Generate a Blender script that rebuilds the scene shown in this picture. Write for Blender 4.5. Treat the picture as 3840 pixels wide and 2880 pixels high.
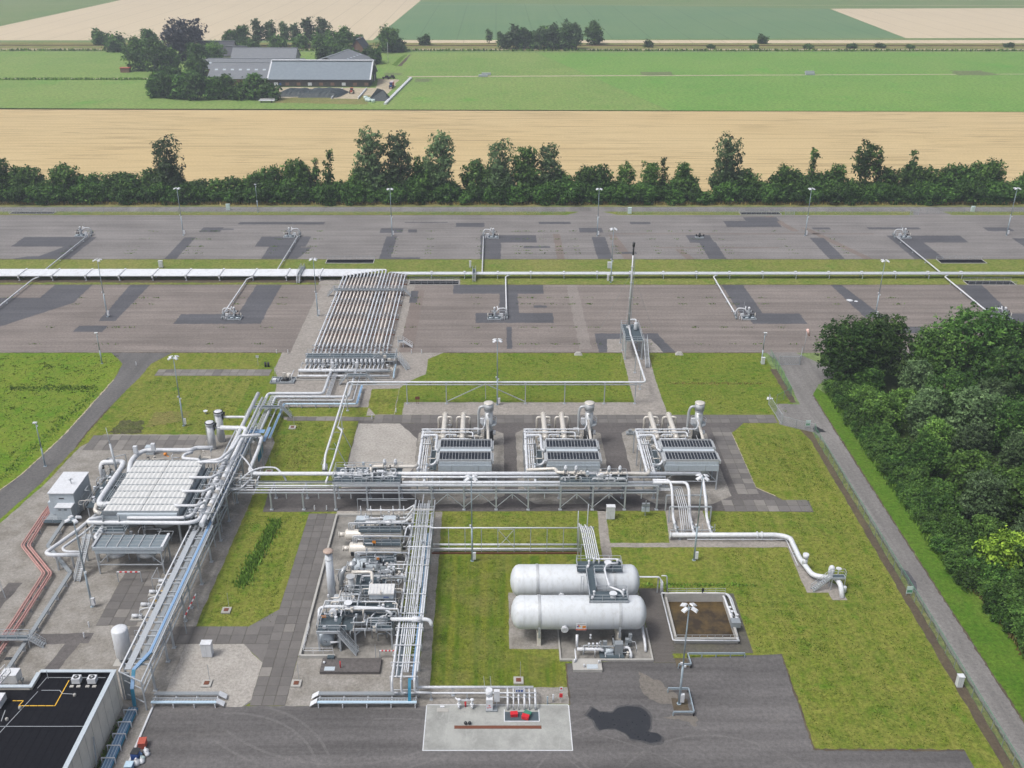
import bpy, math, random
import numpy as np
from mathutils import Vector, Matrix
R = math.radians
scene = bpy.context.scene
for o in list(bpy.data.objects):
    bpy.data.objects.remove(o)
COL = scene.collection

# ---------------------------------------------------------------- camera
cam_d = bpy.data.cameras.new("camera")
cam = bpy.data.objects.new("camera", cam_d)
COL.objects.link(cam)
PITCH = 25.69
CAMH = 99.0
cam.location = (0, 0, CAMH)
cam.rotation_euler = (R(90 - PITCH), 0, 0)
cam_d.sensor_fit = 'HORIZONTAL'
cam_d.sensor_width = 36.0
cam_d.lens = 34.69
cam_d.shift_x = 0.015625
cam_d.clip_start = 1.0
cam_d.clip_end = 20000
scene.camera = cam

# ---------------------------------------------------------------- sky, sun, exposure
SUN_EL, SUN_AZ = 60.0, -118.0     # veiled sun high on the left, a little behind the camera
HAZE = 0.00026
world = bpy.data.worlds.new("World")
scene.world = world
world.use_nodes = True
wn = world.node_tree
wn.nodes.clear()
wo = wn.nodes.new('ShaderNodeOutputWorld')
wb = wn.nodes.new('ShaderNodeBackground')
ws = wn.nodes.new('ShaderNodeTexSky')
ws.sky_type = 'NISHITA'
ws.sun_disc = False
ws.sun_elevation = R(SUN_EL)
ws.sun_rotation = R(SUN_AZ)
ws.dust_density = 6.0
ws.air_density = 1.0
ws.ozone_density = 1.0
wh = wn.nodes.new('ShaderNodeHueSaturation')   # thin cloud cover greys the blue
wh.inputs['Saturation'].default_value = 0.60
wn.links.new(ws.outputs[0], wh.inputs['Color'])
wn.links.new(wh.outputs[0], wb.inputs['Color'])
wn.links.new(wb.outputs[0], wo.inputs['Surface'])
wb.inputs['Strength'].default_value = 0.12
sun_d = bpy.data.lights.new("sun", 'SUN')
sun_d.energy = 1.5
sun_d.angle = R(13)
sun_d.color = (1.0, 0.985, 0.96)
sun = bpy.data.objects.new("sun", sun_d)
COL.objects.link(sun)
_sd = Vector((math.sin(R(SUN_AZ)) * math.cos(R(SUN_EL)), math.cos(R(SUN_AZ)) * math.cos(R(SUN_EL)), math.sin(R(SUN_EL))))
sun.rotation_euler = _sd.to_track_quat('Z', 'Y').to_euler()
vs = scene.view_settings
vs.view_transform = 'Standard'
vs.look = 'None'
vs.exposure = 0.34
vs.gamma = 1.0
vs.use_curve_mapping = False
scene.render.engine = 'CYCLES'
scene.render.resolution_x = 1024
scene.render.resolution_y = 768
scene.cycles.max_bounces = 6
scene.cycles.diffuse_bounces = 2
scene.cycles.volume_bounces = 0
scene.cycles.transparent_max_bounces = 8

# ---------------------------------------------------------------- helpers
rnd = random.Random(7)

class MB:
    """collects boxes, beams, tubes and lathes; becomes one mesh"""
    def __init__(s):
        s.v = []; s.f = []; s.sm = []
    def add(s, vs_, fs, smooth=False):
        n = len(s.v)
        s.v.extend([tuple(p) for p in vs_])
        for f in fs:
            s.f.append(tuple(i + n for i in f)); s.sm.append(smooth)
        return s
    def box(s, x0, x1, y0, y1, z0, z1):
        return s.add([(x0,y0,z0),(x1,y0,z0),(x1,y1,z0),(x0,y1,z0),(x0,y0,z1),(x1,y0,z1),(x1,y1,z1),(x0,y1,z1)],
                     [(3,2,1,0),(4,5,6,7),(0,1,5,4),(1,2,6,5),(2,3,7,6),(3,0,4,7)])
    def bx(s, cx, cy, cz, sx, sy, sz, rz=0.0):
        c, k = math.cos(rz), math.sin(rz); out = []
        for dz in (-1, 1):
            for dx, dy in ((-1,-1),(1,-1),(1,1),(-1,1)):
                x, y = dx*sx/2, dy*sy/2
                out.append((cx + x*c - y*k, cy + x*k + y*c, cz + dz*sz/2))
        return s.add(out, [(3,2,1,0),(4,5,6,7),(0,1,5,4),(1,2,6,5),(2,3,7,6),(3,0,4,7)])
    def beam(s, p0, p1, w=0.15, h=None):
        h = h or w
        p0 = Vector(p0); p1 = Vector(p1); d = p1 - p0
        if d.length < 1e-6: return s
        d.normalize()
        up = Vector((0,0,1)) if abs(d.z) < 0.95 else Vector((0,1,0))
        a = d.cross(up).normalized() * (w/2); b = a.normalized().cross(d).normalized() * (h/2)
        out = [p0-a-b, p0+a-b, p0+a+b, p0-a+b, p1-a-b, p1+a-b, p1+a+b, p1-a+b]
        return s.add(out, [(3,2,1,0),(4,5,6,7),(0,1,5,4),(1,2,6,5),(2,3,7,6),(3,0,4,7)])
    def rings(s, rings, caps=True, smooth=True):
        n = len(rings[0]); vs_ = [p for r in rings for p in r]; fs = []
        for i in range(len(rings)-1):
            for j in range(n):
                k = (j+1) % n
                fs.append((i*n+j, i*n+k, (i+1)*n+k, (i+1)*n+j))
        m = len(s.v)
        s.add(vs_, fs, smooth)
        if caps:
            L = (len(rings)-1)*n
            s.f.append(tuple(m+i for i in range(n-1,-1,-1))); s.sm.append(False)
            s.f.append(tuple(m+L+i for i in range(n))); s.sm.append(False)
        return s
    def tube(s, pts, r, n=8, fil=None, caps=True):
        pts = [Vector(p) for p in pts]
        fil = r*2.6 if fil is None else fil
        path = [pts[0]]
        for i in range(1, len(pts)-1):
            a, b, c = pts[i-1], pts[i], pts[i+1]
            d0 = (a-b); d1 = (c-b); l0, l1 = d0.length, d1.length
            if l0 < 1e-5 or l1 < 1e-5: continue
            d0.normalize(); d1.normalize()
            t = min(fil, l0*0.45, l1*0.45)
            if d0.dot(d1) < -0.995:
                path.append(b); continue
            A = b + d0*t; B = b + d1*t
            for q in (0, .25, .5, .75, 1):
                path.append(A*(1-q)**2 + b*(2*q*(1-q)) + B*q*q)
        path.append(pts[-1])
        rings = []; prev = None
        for i, p in enumerate(path):
            d = (path[min(i+1, len(path)-1)] - path[max(i-1, 0)])
            if d.length < 1e-6: d = Vector((0,0,1))
            d.normalize()
            if prev is None:
                a = d.cross(Vector((0,0,1)) if abs(d.z) < 0.9 else Vector((0,1,0))).normalized()
            else:
                a = (prev - d*prev.dot(d)).normalized()
            prev = a; b = d.cross(a)
            rings.append([p + a*(r*math.cos(2*math.pi*k/n)) + b*(r*math.sin(2*math.pi*k/n)) for k in range(n)])
        return s.rings(rings, caps)
    def cyl(s, p0, p1, r0, r1=None, n=16, caps=True):
        r1 = r0 if r1 is None else r1
        p0 = Vector(p0); p1 = Vector(p1); d = (p1-p0).normalized()
        a = d.cross(Vector((0,0,1)) if abs(d.z) < 0.9 else Vector((0,1,0))).normalized(); b = d.cross(a)
        rg = [[p + a*(r*math.cos(2*math.pi*k/n)) + b*(r*math.sin(2*math.pi*k/n)) for k in range(n)] for p, r in ((p0, r0), (p1, r1))]
        return s.rings(rg, caps)
    def lathe(s, p, d, prof, n=20):
        """profile [(distance along d, radius)]"""
        p = Vector(p); d = Vector(d).normalized()
        a = d.cross(Vector((0,0,1)) if abs(d.z) < 0.9 else Vector((0,1,0))).normalized(); b = d.cross(a)
        rg = [[p + d*t + a*(r*math.cos(2*math.pi*k/n)) + b*(r*math.sin(2*math.pi*k/n)) for k in range(n)] for t, r in prof]
        return s.rings(rg, True)
    def vessel(s, p, d, L, r, hd=None, n=20):
        """cylinder with dished ends, p = start of one end, along d"""
        hd = hd or r*0.5
        prof = [(hd*(1-math.cos(t*math.pi/2)), max(r*math.sin(t*math.pi/2), .02)) for t in (0, .25, .5, .75, 1)]
        prof += [(L-q, rr) for q, rr in reversed(prof)]
        return s.lathe(p, d, prof, n)
    def ball(s, c, r, n=10):
        c = Vector(c)
        return s.lathe(c - Vector((0,0,r)), (0,0,1), [(r-r*math.cos(math.pi*t/6), max(r*math.sin(math.pi*t/6), .005)) for t in range(7)], n)
    def fan(s, pts):
        n = len(s.v); s.v.extend([tuple(p) for p in pts]); s.f.append(tuple(range(n, n+len(pts)))); s.sm.append(False); return s
    def prism(s, pts, z0, z1):
        n = len(pts)
        return s.add([(x,y,z0) for x,y in pts]+[(x,y,z1) for x,y in pts],
                     [tuple(range(n-1,-1,-1)), tuple(range(n,2*n))] + [(i,(i+1)%n,n+(i+1)%n,n+i) for i in range(n)])

WL = {}          # world location of each thing/part
def mesh_of(name, mb, m, c):
    me = bpy.data.meshes.new(name)
    v = np.array(mb.v, dtype=np.float64) - np.array(c)
    me.from_pydata(v.tolist(), [], mb.f)
    me.polygons.foreach_set('use_smooth', mb.sm)
    me.materials.append(m)
    me.update()
    return me
def obj(name, mb, m, parent=None, loc=None):
    v = np.array(mb.v)
    if loc is None:
        loc = ((v[:,0].min()+v[:,0].max())/2, (v[:,1].min()+v[:,1].max())/2, v[:,2].min())
    loc = tuple(float(q) for q in loc)
    o = bpy.data.objects.new(name, mesh_of(name, mb, m, loc))
    COL.objects.link(o)
    WL[o.name] = loc
    if parent:
        o.parent = parent
        pl = WL[parent.name]
        o.location = tuple(a-b for a, b in zip(loc, pl))
    else:
        o.location = loc
    return o
def tag(o, label=None, cat=None, group=None, kind=None):
    if label: o['label'] = label
    if cat: o['category'] = cat
    if group: o['group'] = group
    if kind: o['kind'] = kind
    return o
def thing(name, label, cat, loc=(0,0,0), group=None):
    o = bpy.data.objects.new(name, None)
    o.empty_display_size = 0.5
    COL.objects.link(o); o.location = loc; WL[o.name] = tuple(loc)
    return tag(o, label, cat, group)
def kids(o, _c={}):
    return list(o.children)
def copy_tree(root, loc, rz=0.0, label=None, group=None, sc=None):
    def cp(o, par):
        c = o.copy(); COL.objects.link(c)
        if par: c.parent = par
        for ch in TREE.get(o.name, []): cp(ch, c)
        return c
    if root.name not in TREE: index(root)
    c = cp(root, None)
    c.location = loc; c.rotation_euler = (0, 0, rz)
    if sc: c.scale = sc if hasattr(sc, '__len__') else (sc, sc, sc)
    if label: c['label'] = label
    if group: c['group'] = group
    WL[c.name] = tuple(loc)
    return c
TREE = {}
def index(o):
    TREE[o.name] = list(o.children)
    for ch in o.children: index(ch)
def B(): return MB()
def stuff(o):
    o['kind'] = 'stuff'; return o

# picture position on the overview (2212 wide) -> point of the place at height z
def G(u, v, z=0.0):
    a = (u*3840/2212 - 1860)/3700; b = (v*3840/2212 - 1440)/3700
    c, s_ = math.cos(R(PITCH)), math.sin(R(PITCH))
    d = (a, c-b*s_, -s_-b*c); t = (z-CAMH)/d[2]
    return (d[0]*t, d[1]*t)

# ---------------------------------------------------------------- materials
class NT:
    def __init__(s, name):
        s.m = bpy.data.materials.new(name); s.m.use_nodes = True
        s.t = s.m.node_tree; s.t.nodes.clear()
        s.out = s.n('ShaderNodeOutputMaterial'); s.p = s.n('ShaderNodeBsdfPrincipled')
        s.l(s.p.outputs[0], s.out.inputs['Surface'])
    def n(s, k, **kw):
        x = s.t.nodes.new(k)
        for a, b in kw.items(): setattr(x, a, b)
        return x
    def l(s, a, b): s.t.links.new(a, b)
    def pos(s, scale=(1,1,1), rot=0.0, obj_=False, off=(0,0,0)):
        src = s.n('ShaderNodeTexCoord').outputs['Object'] if obj_ else s.n('ShaderNodeNewGeometry').outputs['Position']
        mp = s.n('ShaderNodeMapping'); mp.inputs['Scale'].default_value = scale
        mp.inputs['Rotation'].default_value = (0,0,rot); mp.inputs['Location'].default_value = off
        s.l(src, mp.inputs[0]); return mp.outputs[0]
    def noise(s, vec, scale, detail=3, rough=.55, dist=0):
        x = s.n('ShaderNodeTexNoise'); s.l(vec, x.inputs['Vector'])
        x.inputs['Scale'].default_value = scale; x.inputs['Detail'].default_value = detail
        x.inputs['Roughness'].default_value = rough; x.inputs['Distortion'].default_value = dist
        return x.outputs['Fac']
    def ramp(s, fac, a, b, lo=0.0, hi=1.0):
        x = s.n('ShaderNodeMapRange'); x.clamp = True
        s.l(fac, x.inputs[0]); x.inputs[1].default_value = a; x.inputs[2].default_value = b
        x.inputs[3].default_value = lo; x.inputs[4].default_value = hi
        return x.outputs[0]
    def val(s, v, inp):
        if hasattr(v, 'links') or hasattr(v, 'is_linked'): s.l(v, inp)
        elif hasattr(v, '__len__'): inp.default_value = (v[0], v[1], v[2], 1)
        else: inp.default_value = v
    def mix(s, fac, a, b, mode='MIX'):
        x = s.n('ShaderNodeMix', data_type='RGBA', blend_type=mode)
        s.val(fac, x.inputs[0]); s.val(a, x.inputs[6]); s.val(b, x.inputs[7]); return x.outputs[2]
    def math(s, op, a, b=0.0):
        x = s.n('ShaderNodeMath', operation=op); s.val(a, x.inputs[0]); s.val(b, x.inputs[1]); return x.outputs[0]
    def sep(s, vec):
        x = s.n('ShaderNodeSeparateXYZ'); s.l(vec, x.inputs[0]); return x.outputs
    def bump(s, h, strength=.3, dist=.05):
        x = s.n('ShaderNodeBump'); x.inputs['Strength'].default_value = strength; x.inputs['Distance'].default_value = dist
        s.l(h, x.inputs['Height']); s.l(x.outputs[0], s.p.inputs['Normal'])
    def fin(s, col, rough=.8, metal=0.0, spec=.3):
        s.val(col, s.p.inputs['Base Color']); s.val(rough, s.p.inputs['Roughness']); s.val(metal, s.p.inputs['Metallic'])
        s.p.inputs['Specular IOR Level'].default_value = spec
        return s.m
def paint(name, c, rough=.45, metal=0.0, dirt=.25, dc=(.32,.30,.27), scale=1.6, spec=.35):
    t = NT(name); v = t.pos()
    f = t.ramp(t.noise(v, scale, 5, .65), .52, .78, 0, dirt)
    g = t.ramp(t.noise(t.pos((1,1,.25)), scale*3, 3), .35, .7, .92, 1.05)
    col = t.mix(f, c, dc)
    col = t.mix(1.0, col, g, 'MULTIPLY')
    return t.fin(col, t.ramp(t.noise(v, 2.3, 3), .3, .7, rough-.1, rough+.12), metal, spec)
def grass(name, cols, stripe=0.0, sdir=0.0, fine=1.0, patch=.12, mottled=.5):
    """cols: main green, second green, dry straw"""
    t = NT(name); v = t.pos()
    big = t.ramp(t.noise(v, patch, 5, .65), .40, .60)
    mid = t.ramp(t.noise(v, patch*6, 4, .65), .34, .68)
    fi = t.noise(v, 1.5*fine, 6, .85)
    c = t.mix(big, cols[0], cols[1])
    c = t.mix(t.math('MULTIPLY', mid, mottled), c, cols[2])
    if stripe:
        vs_ = t.pos((1,.05,1), sdir)
        st = t.ramp(t.noise(vs_, .8, 2, .5), .38, .62)
        c = t.mix(t.math('MULTIPLY', st, stripe), c, cols[2])
    c = t.mix(t.ramp(t.noise(t.pos((1,.6,1),.5), patch*.45, 5, .7), .54, .68, 0, .38), c, cols[2])
    c = t.mix(t.ramp(t.noise(t.pos((1,1,1),0,False,(31,7,0)), patch*2.2, 4, .65), .60, .70, 0, .6), c, (cols[0][0]*.75, cols[0][1]*1.12, cols[0][2]*.7))
    c = t.mix(1.0, c, t.ramp(fi, .30, .70, .38, 1.6), 'MULTIPLY')
    tuft = t.ramp(t.noise(v, 2.2*fine, 4, .8), .56, .66, 0, .6)
    c = t.mix(tuft, c, tuple(q*.45 for q in cols[0]))
    t.bump(fi, .9, .12)
    return t.fin(c, .95, 0, .1)
M = {}
M['lawn'] = grass('mown_lawn', [(.078,.145,.011),(.122,.17,.018),(.235,.22,.058)], .3, 0, 1, .09, .6)
M['lawn_n'] = grass('moist_lawn', [(.08,.152,.011),(.12,.172,.018),(.21,.205,.05)], .1, 0, 1, .12, .5)
M['west'] = grass('meadow_west', [(.08,.185,.010),(.122,.205,.016),(.225,.215,.05)], .1, 0, 1, .06, .5)
M['verge'] = grass('lush_verge', [(.06,.145,.012),(.085,.165,.018),(.15,.175,.04)], 0, 0, 1, .2, .25)
M['scorch'] = grass('scorched_turf', [(.055,.055,.03),(.08,.10,.03),(.15,.14,.07)], 0, 0, 1, .3, .5)
M['drylawn'] = grass('dry_turf', [(.16,.16,.045),(.12,.15,.03),(.24,.19,.08)], 0, 0, 1, .3, .6)
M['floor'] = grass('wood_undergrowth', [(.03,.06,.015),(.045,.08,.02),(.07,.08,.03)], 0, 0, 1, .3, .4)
M['strip'] = grass('corridor_grass', [(.105,.165,.025),(.145,.185,.035),(.25,.225,.085)], .0, 0, .8, .05, .55)
M['rough'] = grass('rough_grass', [(.12,.16,.04),(.18,.18,.06),(.29,.24,.11)], 0, 0, .8, .05, .6)
M['meadow'] = grass('far_meadow', [(.13,.245,.055),(.17,.27,.068),(.235,.285,.098)], .3, R(90), .35, .012, .45)
M['meadow2'] = grass('far_meadow_east', [(.115,.262,.05),(.15,.282,.06),(.205,.292,.085)], .2, R(90), .35, .012, .4)
M['ground'] = grass('open_land', [(.12,.205,.07),(.155,.22,.08),(.21,.235,.11)], .1, 0, .4, .004, .4)
def striped():
    t = NT('striped_lawn'); v = t.pos(); s_ = t.sep(v)
    w = t.math('ADD', s_[0], t.math('MULTIPLY', t.noise(v, .15, 2), .8))
    st = t.ramp(t.noise(t.pos((1,.03,1)), .62, 2, .6), .40, .60); fi = t.noise(v, 1.5, 6, .85)
    c = t.mix(st, (.078,.13,.011), (.14,.165,.02)); c = t.mix(t.ramp(t.noise(v, .25, 4), .4, .7, 0, .6), c, (.18,.165,.055))
    c = t.mix(1.0, c, t.ramp(fi, .3, .7, .42, 1.55), 'MULTIPLY'); t.bump(fi, .9, .12)
    return t.fin(c, .95, 0, .1)
M['stripe'] = striped()
def crop_mat(name, c0, c1, c2, axis, tram=0.0, lodged=0.0, rows=.6):
    t = NT(name); 
    sc = (.02,1,1) if axis == 'x' else (1,.02,1)
    v = t.pos(sc); w = t.pos()
    a = t.ramp(t.noise(v, rows, 4, .7), .3, .7)
    b = t.ramp(t.noise(w, .012, 3), .35, .65)
    c = t.mix(a, c0, c1); c = t.mix(t.math('MULTIPLY', b, .45), c, c2)
    if lodged:
        v2 = t.pos((.03,.55,1)); reg = t.ramp(t.noise(w, .013, 3), .40, .55)
        f = t.ramp(t.noise(v2, 1.0, 3, .6, .6), .53, .60, 0, lodged)
        c = t.mix(t.math('MULTIPLY', f, reg), c, tuple(q*.55 for q in c0))
        f2 = t.ramp(t.noise(t.pos((.008,.5,1),0,False,(5,3,0)), .9, 2), .57, .62, 0, lodged*.8)
        c = t.mix(f2, c, tuple(q*.62 for q in c0))
    if tram:
        s_ = t.sep(t.pos())
        q = t.math('ADD', s_[1] if axis == 'x' else s_[0], 0)
        m_ = t.math('PINGPONG', q, tram/2)
        ln = t.ramp(m_, 0, .9, 1, 0); c = t.mix(t.math('MULTIPLY', ln, .45), c, tuple(z*.5 for z in c0))
    c = t.mix(1.0, c, t.ramp(t.noise(w, 1.1, 5, .75), .25, .75, .8, 1.2), 'MULTIPLY')
    t.bump(t.noise(v, rows*2, 4, .7), .6, .3)
    return t.fin(c, .9, 0, .15)
M['wheat'] = crop_mat('ripe_wheat', (.455,.35,.18), (.525,.405,.215), (.525,.42,.24), 'x', 0, .62)
M['wheat_far'] = crop_mat('ripe_wheat_far', (.50,.42,.295), (.545,.465,.33), (.56,.475,.335), 'y', 27, 0, .3)
M['crop'] = crop_mat('potato_crop', (.105,.195,.095), (.125,.215,.10), (.155,.23,.11), 'y', 33, 0, .3)
def asphalt(name, c, streak=.25, spot=.3, seam=0.0, light=1.0, axis='x', rough=.9):
    t = NT(name); w = t.pos()
    v = t.pos((.04,1,1) if axis == 'x' else (1,.04,1))
    st = t.ramp(t.noise(v, .45, 4, .6), .3, .7, 1-streak, 1+streak)
    fine = t.ramp(t.noise(w, 1.7, 6, .9), .34, .66, .68, 1.34)
    big = t.ramp(t.noise(w, .07, 3), .3, .7, .88, 1.12)
    col = t.mix(1.0, c, st, 'MULTIPLY'); col = t.mix(1.0, col, fine, 'MULTIPLY'); col = t.mix(1.0, col, big, 'MULTIPLY')
    pale = t.ramp(t.noise(t.pos((.25,1,1)), .35, 5, .7), .58, .80, 0, .35*light)
    col = t.mix(pale, col, (min(c[0]*1.7,.5), min(c[1]*1.65,.47), min(c[2]*1.55,.43)))
    sp = t.ramp(t.noise(v, 1.3, 5, .75), .66, .78, 0, spot)
    col = t.mix(sp, col, tuple(q*.42 for q in c))
    if seam:
        s_ = t.sep(t.pos()); wob = t.math('MULTIPLY', t.noise(w, .15, 3), 1.2)
        q = t.math('ADD', s_[1] if axis == 'x' else s_[0], wob)
        ln = t.ramp(t.math('PINGPONG', q, seam/2), .02, .12, 1, 0)
        gap = t.ramp(t.noise(t.pos((.1,.4,1)), .5, 2), .42, .6)
        col = t.mix(t.math('MULTIPLY', t.math('MULTIPLY', ln, gap), .55), col, (.05,.055,.035))
    t.bump(t.noise(w, 14, 3, .8), .25, .02)
    return t.fin(col, rough, 0, .2)
M['pad_n'] = asphalt('worn_asphalt_near', (.185,.163,.15), .22, .55, 4.1)
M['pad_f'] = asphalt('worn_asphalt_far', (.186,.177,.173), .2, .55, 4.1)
M['patch'] = asphalt('repair_asphalt', (.088,.09,.10), .16, .25, 0, .8)
M['lot'] = asphalt('yard_asphalt', (.112,.108,.108), .24, .35, 0, 1.3)
M['road'] = asphalt('road_asphalt', (.12,.118,.117), .15, .2, 0, .6, 'y')
M['lane'] = asphalt('old_lane_asphalt', (.178,.173,.168), .2, .25, 0, .6, 'y')
M['plantasph'] = asphalt('plant_asphalt', (.105,.098,.096), .12, .2, 0, .7)
def gravel(name, c, c2, sc=5.0, rows=.4):
    t = NT(name); w = t.pos()
    a = t.ramp(t.noise(w, sc*.42, 6, .9), .32, .68, .62, 1.40)
    b = t.ramp(t.noise(w, .28, 4, .6), .38, .66)
    col = t.mix(t.math('MULTIPLY', b, rows), c, c2); col = t.mix(1.0, col, a, 'MULTIPLY')
    sp = t.ramp(t.noise(w, 3.2, 4, .85), .58, .68, 0, .5); col = t.mix(sp, col, tuple(q*.55 for q in c))
    t.bump(t.noise(w, 9, 4, .8), .6, .05)
    return t.fin(col, .95, 0, .15)
M['gravel'] = gravel('pale_gravel', (.355,.338,.312), (.275,.26,.237), 5, .6)
M['gravel_b'] = gravel('yard_gravel', (.285,.272,.252), (.18,.168,.147), 5, .9)
M['hard'] = gravel('rolled_hardcore', (.29,.27,.248), (.22,.205,.185), 3, .6)
M['redsoil'] = gravel('ballast_under_pipes', (.125,.105,.095), (.20,.18,.165), 4, .8)
M['soil'] = gravel('bare_soil', (.085,.068,.052), (.12,.10,.06), 3, .7)
M['sand'] = gravel('sandy_track', (.42,.36,.27), (.33,.31,.2), 1, .6)
def conc(name, c, stain=.35, sc=.5, obj_=False, vary=0.0, dark=.45):
    t = NT(name); w = t.pos()
    a = t.ramp(t.noise(w, sc, 6, .7), .40, .72, 0, stain)
    col = t.mix(a, c, tuple(q*dark for q in c))
    sw = t.ramp(t.noise(t.pos((1,.3,1), .4), .9, 5, .7, 1.5), .55, .8, 0, stain*.8)
    col = t.mix(sw, col, tuple(min(q*1.35, .75) for q in c))
    col = t.mix(1.0, col, t.ramp(t.noise(w, 11, 3, .8), .2, .8, .82, 1.18), 'MULTIPLY')
    if vary:
        oi = t.n('ShaderNodeObjectInfo'); col = t.mix(1.0, col, t.ramp(oi.outputs['Random'], 0, 1, 1-vary, 1+vary), 'MULTIPLY')
    t.bump(t.noise(w, 12, 3, .8), .2, .02)
    return t.fin(col, .85, 0, .25)
M['conc'] = conc('cast_concrete', (.40,.395,.375))
M['slab'] = conc('paving_slab_concrete', (.145,.138,.133), .3, .8, vary=.13)
M['slab_l'] = conc('paving_slab_pale', (.20,.19,.178), .35, .8, vary=.15)
M['joint'] = gravel('slab_joint_sand', (.10,.095,.085), (.115,.115,.075), 4, .5)
M['pad'] = conc('loading_pad_concrete', (.34,.35,.335), .7, .3)
M['bund'] = conc('wet_bund_concrete', (.27,.26,.24), .75, .30, dark=.16)
M['wall'] = conc('pale_wall_concrete', (.68,.65,.58), .3, .6)
M['block'] = conc('paving_block', (.125,.115,.108), .3, 1.2)
M['water_dirt'] = conc('basin_floor_mud', (.11,.068,.03), .8, .25)
# metals and paints
M['white'] = paint('white_pipe_paint', (.56,.59,.63), .42, .0, .55, (.28,.27,.25), .9)
M['whiter'] = paint('white_coating', (.61,.635,.67), .4, 0, .35, (.34,.33,.31), .9)
M['cream'] = paint('cream_insulation_cladding', (.60,.575,.53), .4, .15, .35)
M['peach'] = paint('peach_pipe_lagging', (.60,.56,.525), .5, 0, .3)
M['galv'] = paint('galvanised_steel', (.42,.455,.49), .5, .2, .35)
M['galvd'] = paint('dull_galvanised_steel', (.27,.30,.325), .55, .2, .4)
M['mast'] = paint('lamp_mast_steel', (.34,.42,.48), .45, .3, .3)
M['panel'] = paint('grey_blue_panel', (.44,.50,.55), .5, 0, .2)
M['clad'] = paint('aluminium_cladding', (.48,.505,.525), .42, .3, .3)
M['roofal'] = paint('ribbed_aluminium_roof', (.63,.64,.635), .42, .1, .3, (.33,.32,.29), .35)
M['grate'] = paint('steel_grating', (.085,.115,.135), .6, .3, .3, (.03,.03,.03), .9)
M['fin'] = paint('cooler_fin_dark', (.018,.026,.042), .6, 0, .3)
M['mesh'] = paint('cooler_screen_mesh', (.20,.245,.275), .5, .3, .4)
M['dark'] = paint('dark_equipment', (.035,.038,.042), .5, .2, .2)
M['blue'] = paint('blue_cable', (.20,.33,.52), .5, 0, .4, (.38,.5,.62))
M['teal'] = paint('teal_cable', (.03,.20,.32), .5, 0, .25)
M['pblue'] = paint('pale_blue_pipe', (.45,.60,.72), .45, 0, .2)
M['rose'] = paint('faded_red_pipe', (.40,.225,.205), .5, 0, .45, (.5,.40,.37))
M['red'] = paint('red_paint', (.55,.02,.03), .4, 0, .1)
M['brick_red'] = paint('faded_red_plastic', (.42,.09,.06), .5, 0, .2)
M['green'] = paint('green_paint', (.05,.2,.14), .5, 0, .2)
M['fgreen'] = paint('fence_green', (.10,.30,.18), .5, .1, .2)
M['yellow'] = paint('yellow_paint', (.75,.45,.04), .5, 0, .1)
M['orange'] = paint('orange_paint', (.7,.25,.03), .5, 0, .1)
M['bbin'] = paint('blue_bin', (.02,.07,.26), .45, 0, .1)
M['rust'] = paint('rusty_steel', (.16,.06,.035), .8, .1, .5, (.08,.04,.03), 3)
M['bitumen'] = paint('bitumen_roofing', (.0085,.009,.0125), .85, 0, .35, (.02,.02,.024), .5, .1)
M['film'] = paint('bale_film', (.55,.68,.66), .3, 0, .1)
M['tarp'] = paint('dark_tarpaulin', (.03,.045,.05), .55, 0, .4)
M['roof_g'] = paint('slate_grey_sheet_roof', (.17,.185,.205), .6, 0, .35, (.28,.28,.28), .4)
M['roof_b'] = paint('blue_grey_metal_roof', (.20,.24,.275), .5, .1, .2, (.25,.3,.33), .2)
M['rtile'] = paint('dark_roof_tile', (.06,.065,.08), .7, 0, .3)
M['brickw'] = paint('brown_brick_wall', (.20,.12,.085), .9, 0, .3)
M['wood'] = paint('dark_wood_wall', (.05,.05,.045), .9, 0, .3)
M['glass'] = paint('window_glass', (.05,.07,.09), .1, 0, .05, spec=.6)
M['rubber'] = paint('tyre_rubber', (.02,.02,.02), .8, 0, .2)
M['bark'] = paint('tree_bark', (.12,.095,.07), .95, 0, .4, (.05,.04,.03), 2)
M['trample'] = grass('trampled_turf', [(.125,.175,.075),(.145,.195,.075),(.17,.17,.09)], 0, 0, .4, .1, .5)
M['black_soil'] = gravel('dark_manure_soil', (.055,.045,.045), (.09,.08,.06), 1, .6)

def poly(name, pts, z, m, jit=0.0, parent=None, kind='structure', step=1.2):
    pts = list(pts)
    if jit:
        q = []
        rg = random.Random(len(pts)*31 + int(abs(pts[0][0])*10))
        for i, (x, y) in enumerate(pts):
            x2, y2 = pts[(i+1) % len(pts)]; L = math.hypot(x2-x, y2-y); n = max(1, min(260, int(L/step)))
            for k in range(n):
                a = k/n; j = 0 if k == 0 else jit
                q.append((x+(x2-x)*a+rg.uniform(-j, j), y+(y2-y)*a+rg.uniform(-j, j)))
        pts = q
    mb = B(); mb.fan([(x, y, z) for x, y in pts])
    o = obj(name, mb, m, parent)
    if not parent and kind: o['kind'] = kind
    if o.data.polygons[0].normal.z < 0: o.data.flip_normals()
    return o
def rect(name, x0, x1, y0, y1, z, m, jit=0.0, parent=None, kind='structure'):
    return poly(name, [(x0,y0),(x1,y0),(x1,y1),(x0,y1)], z, m, jit, parent, kind)

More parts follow.
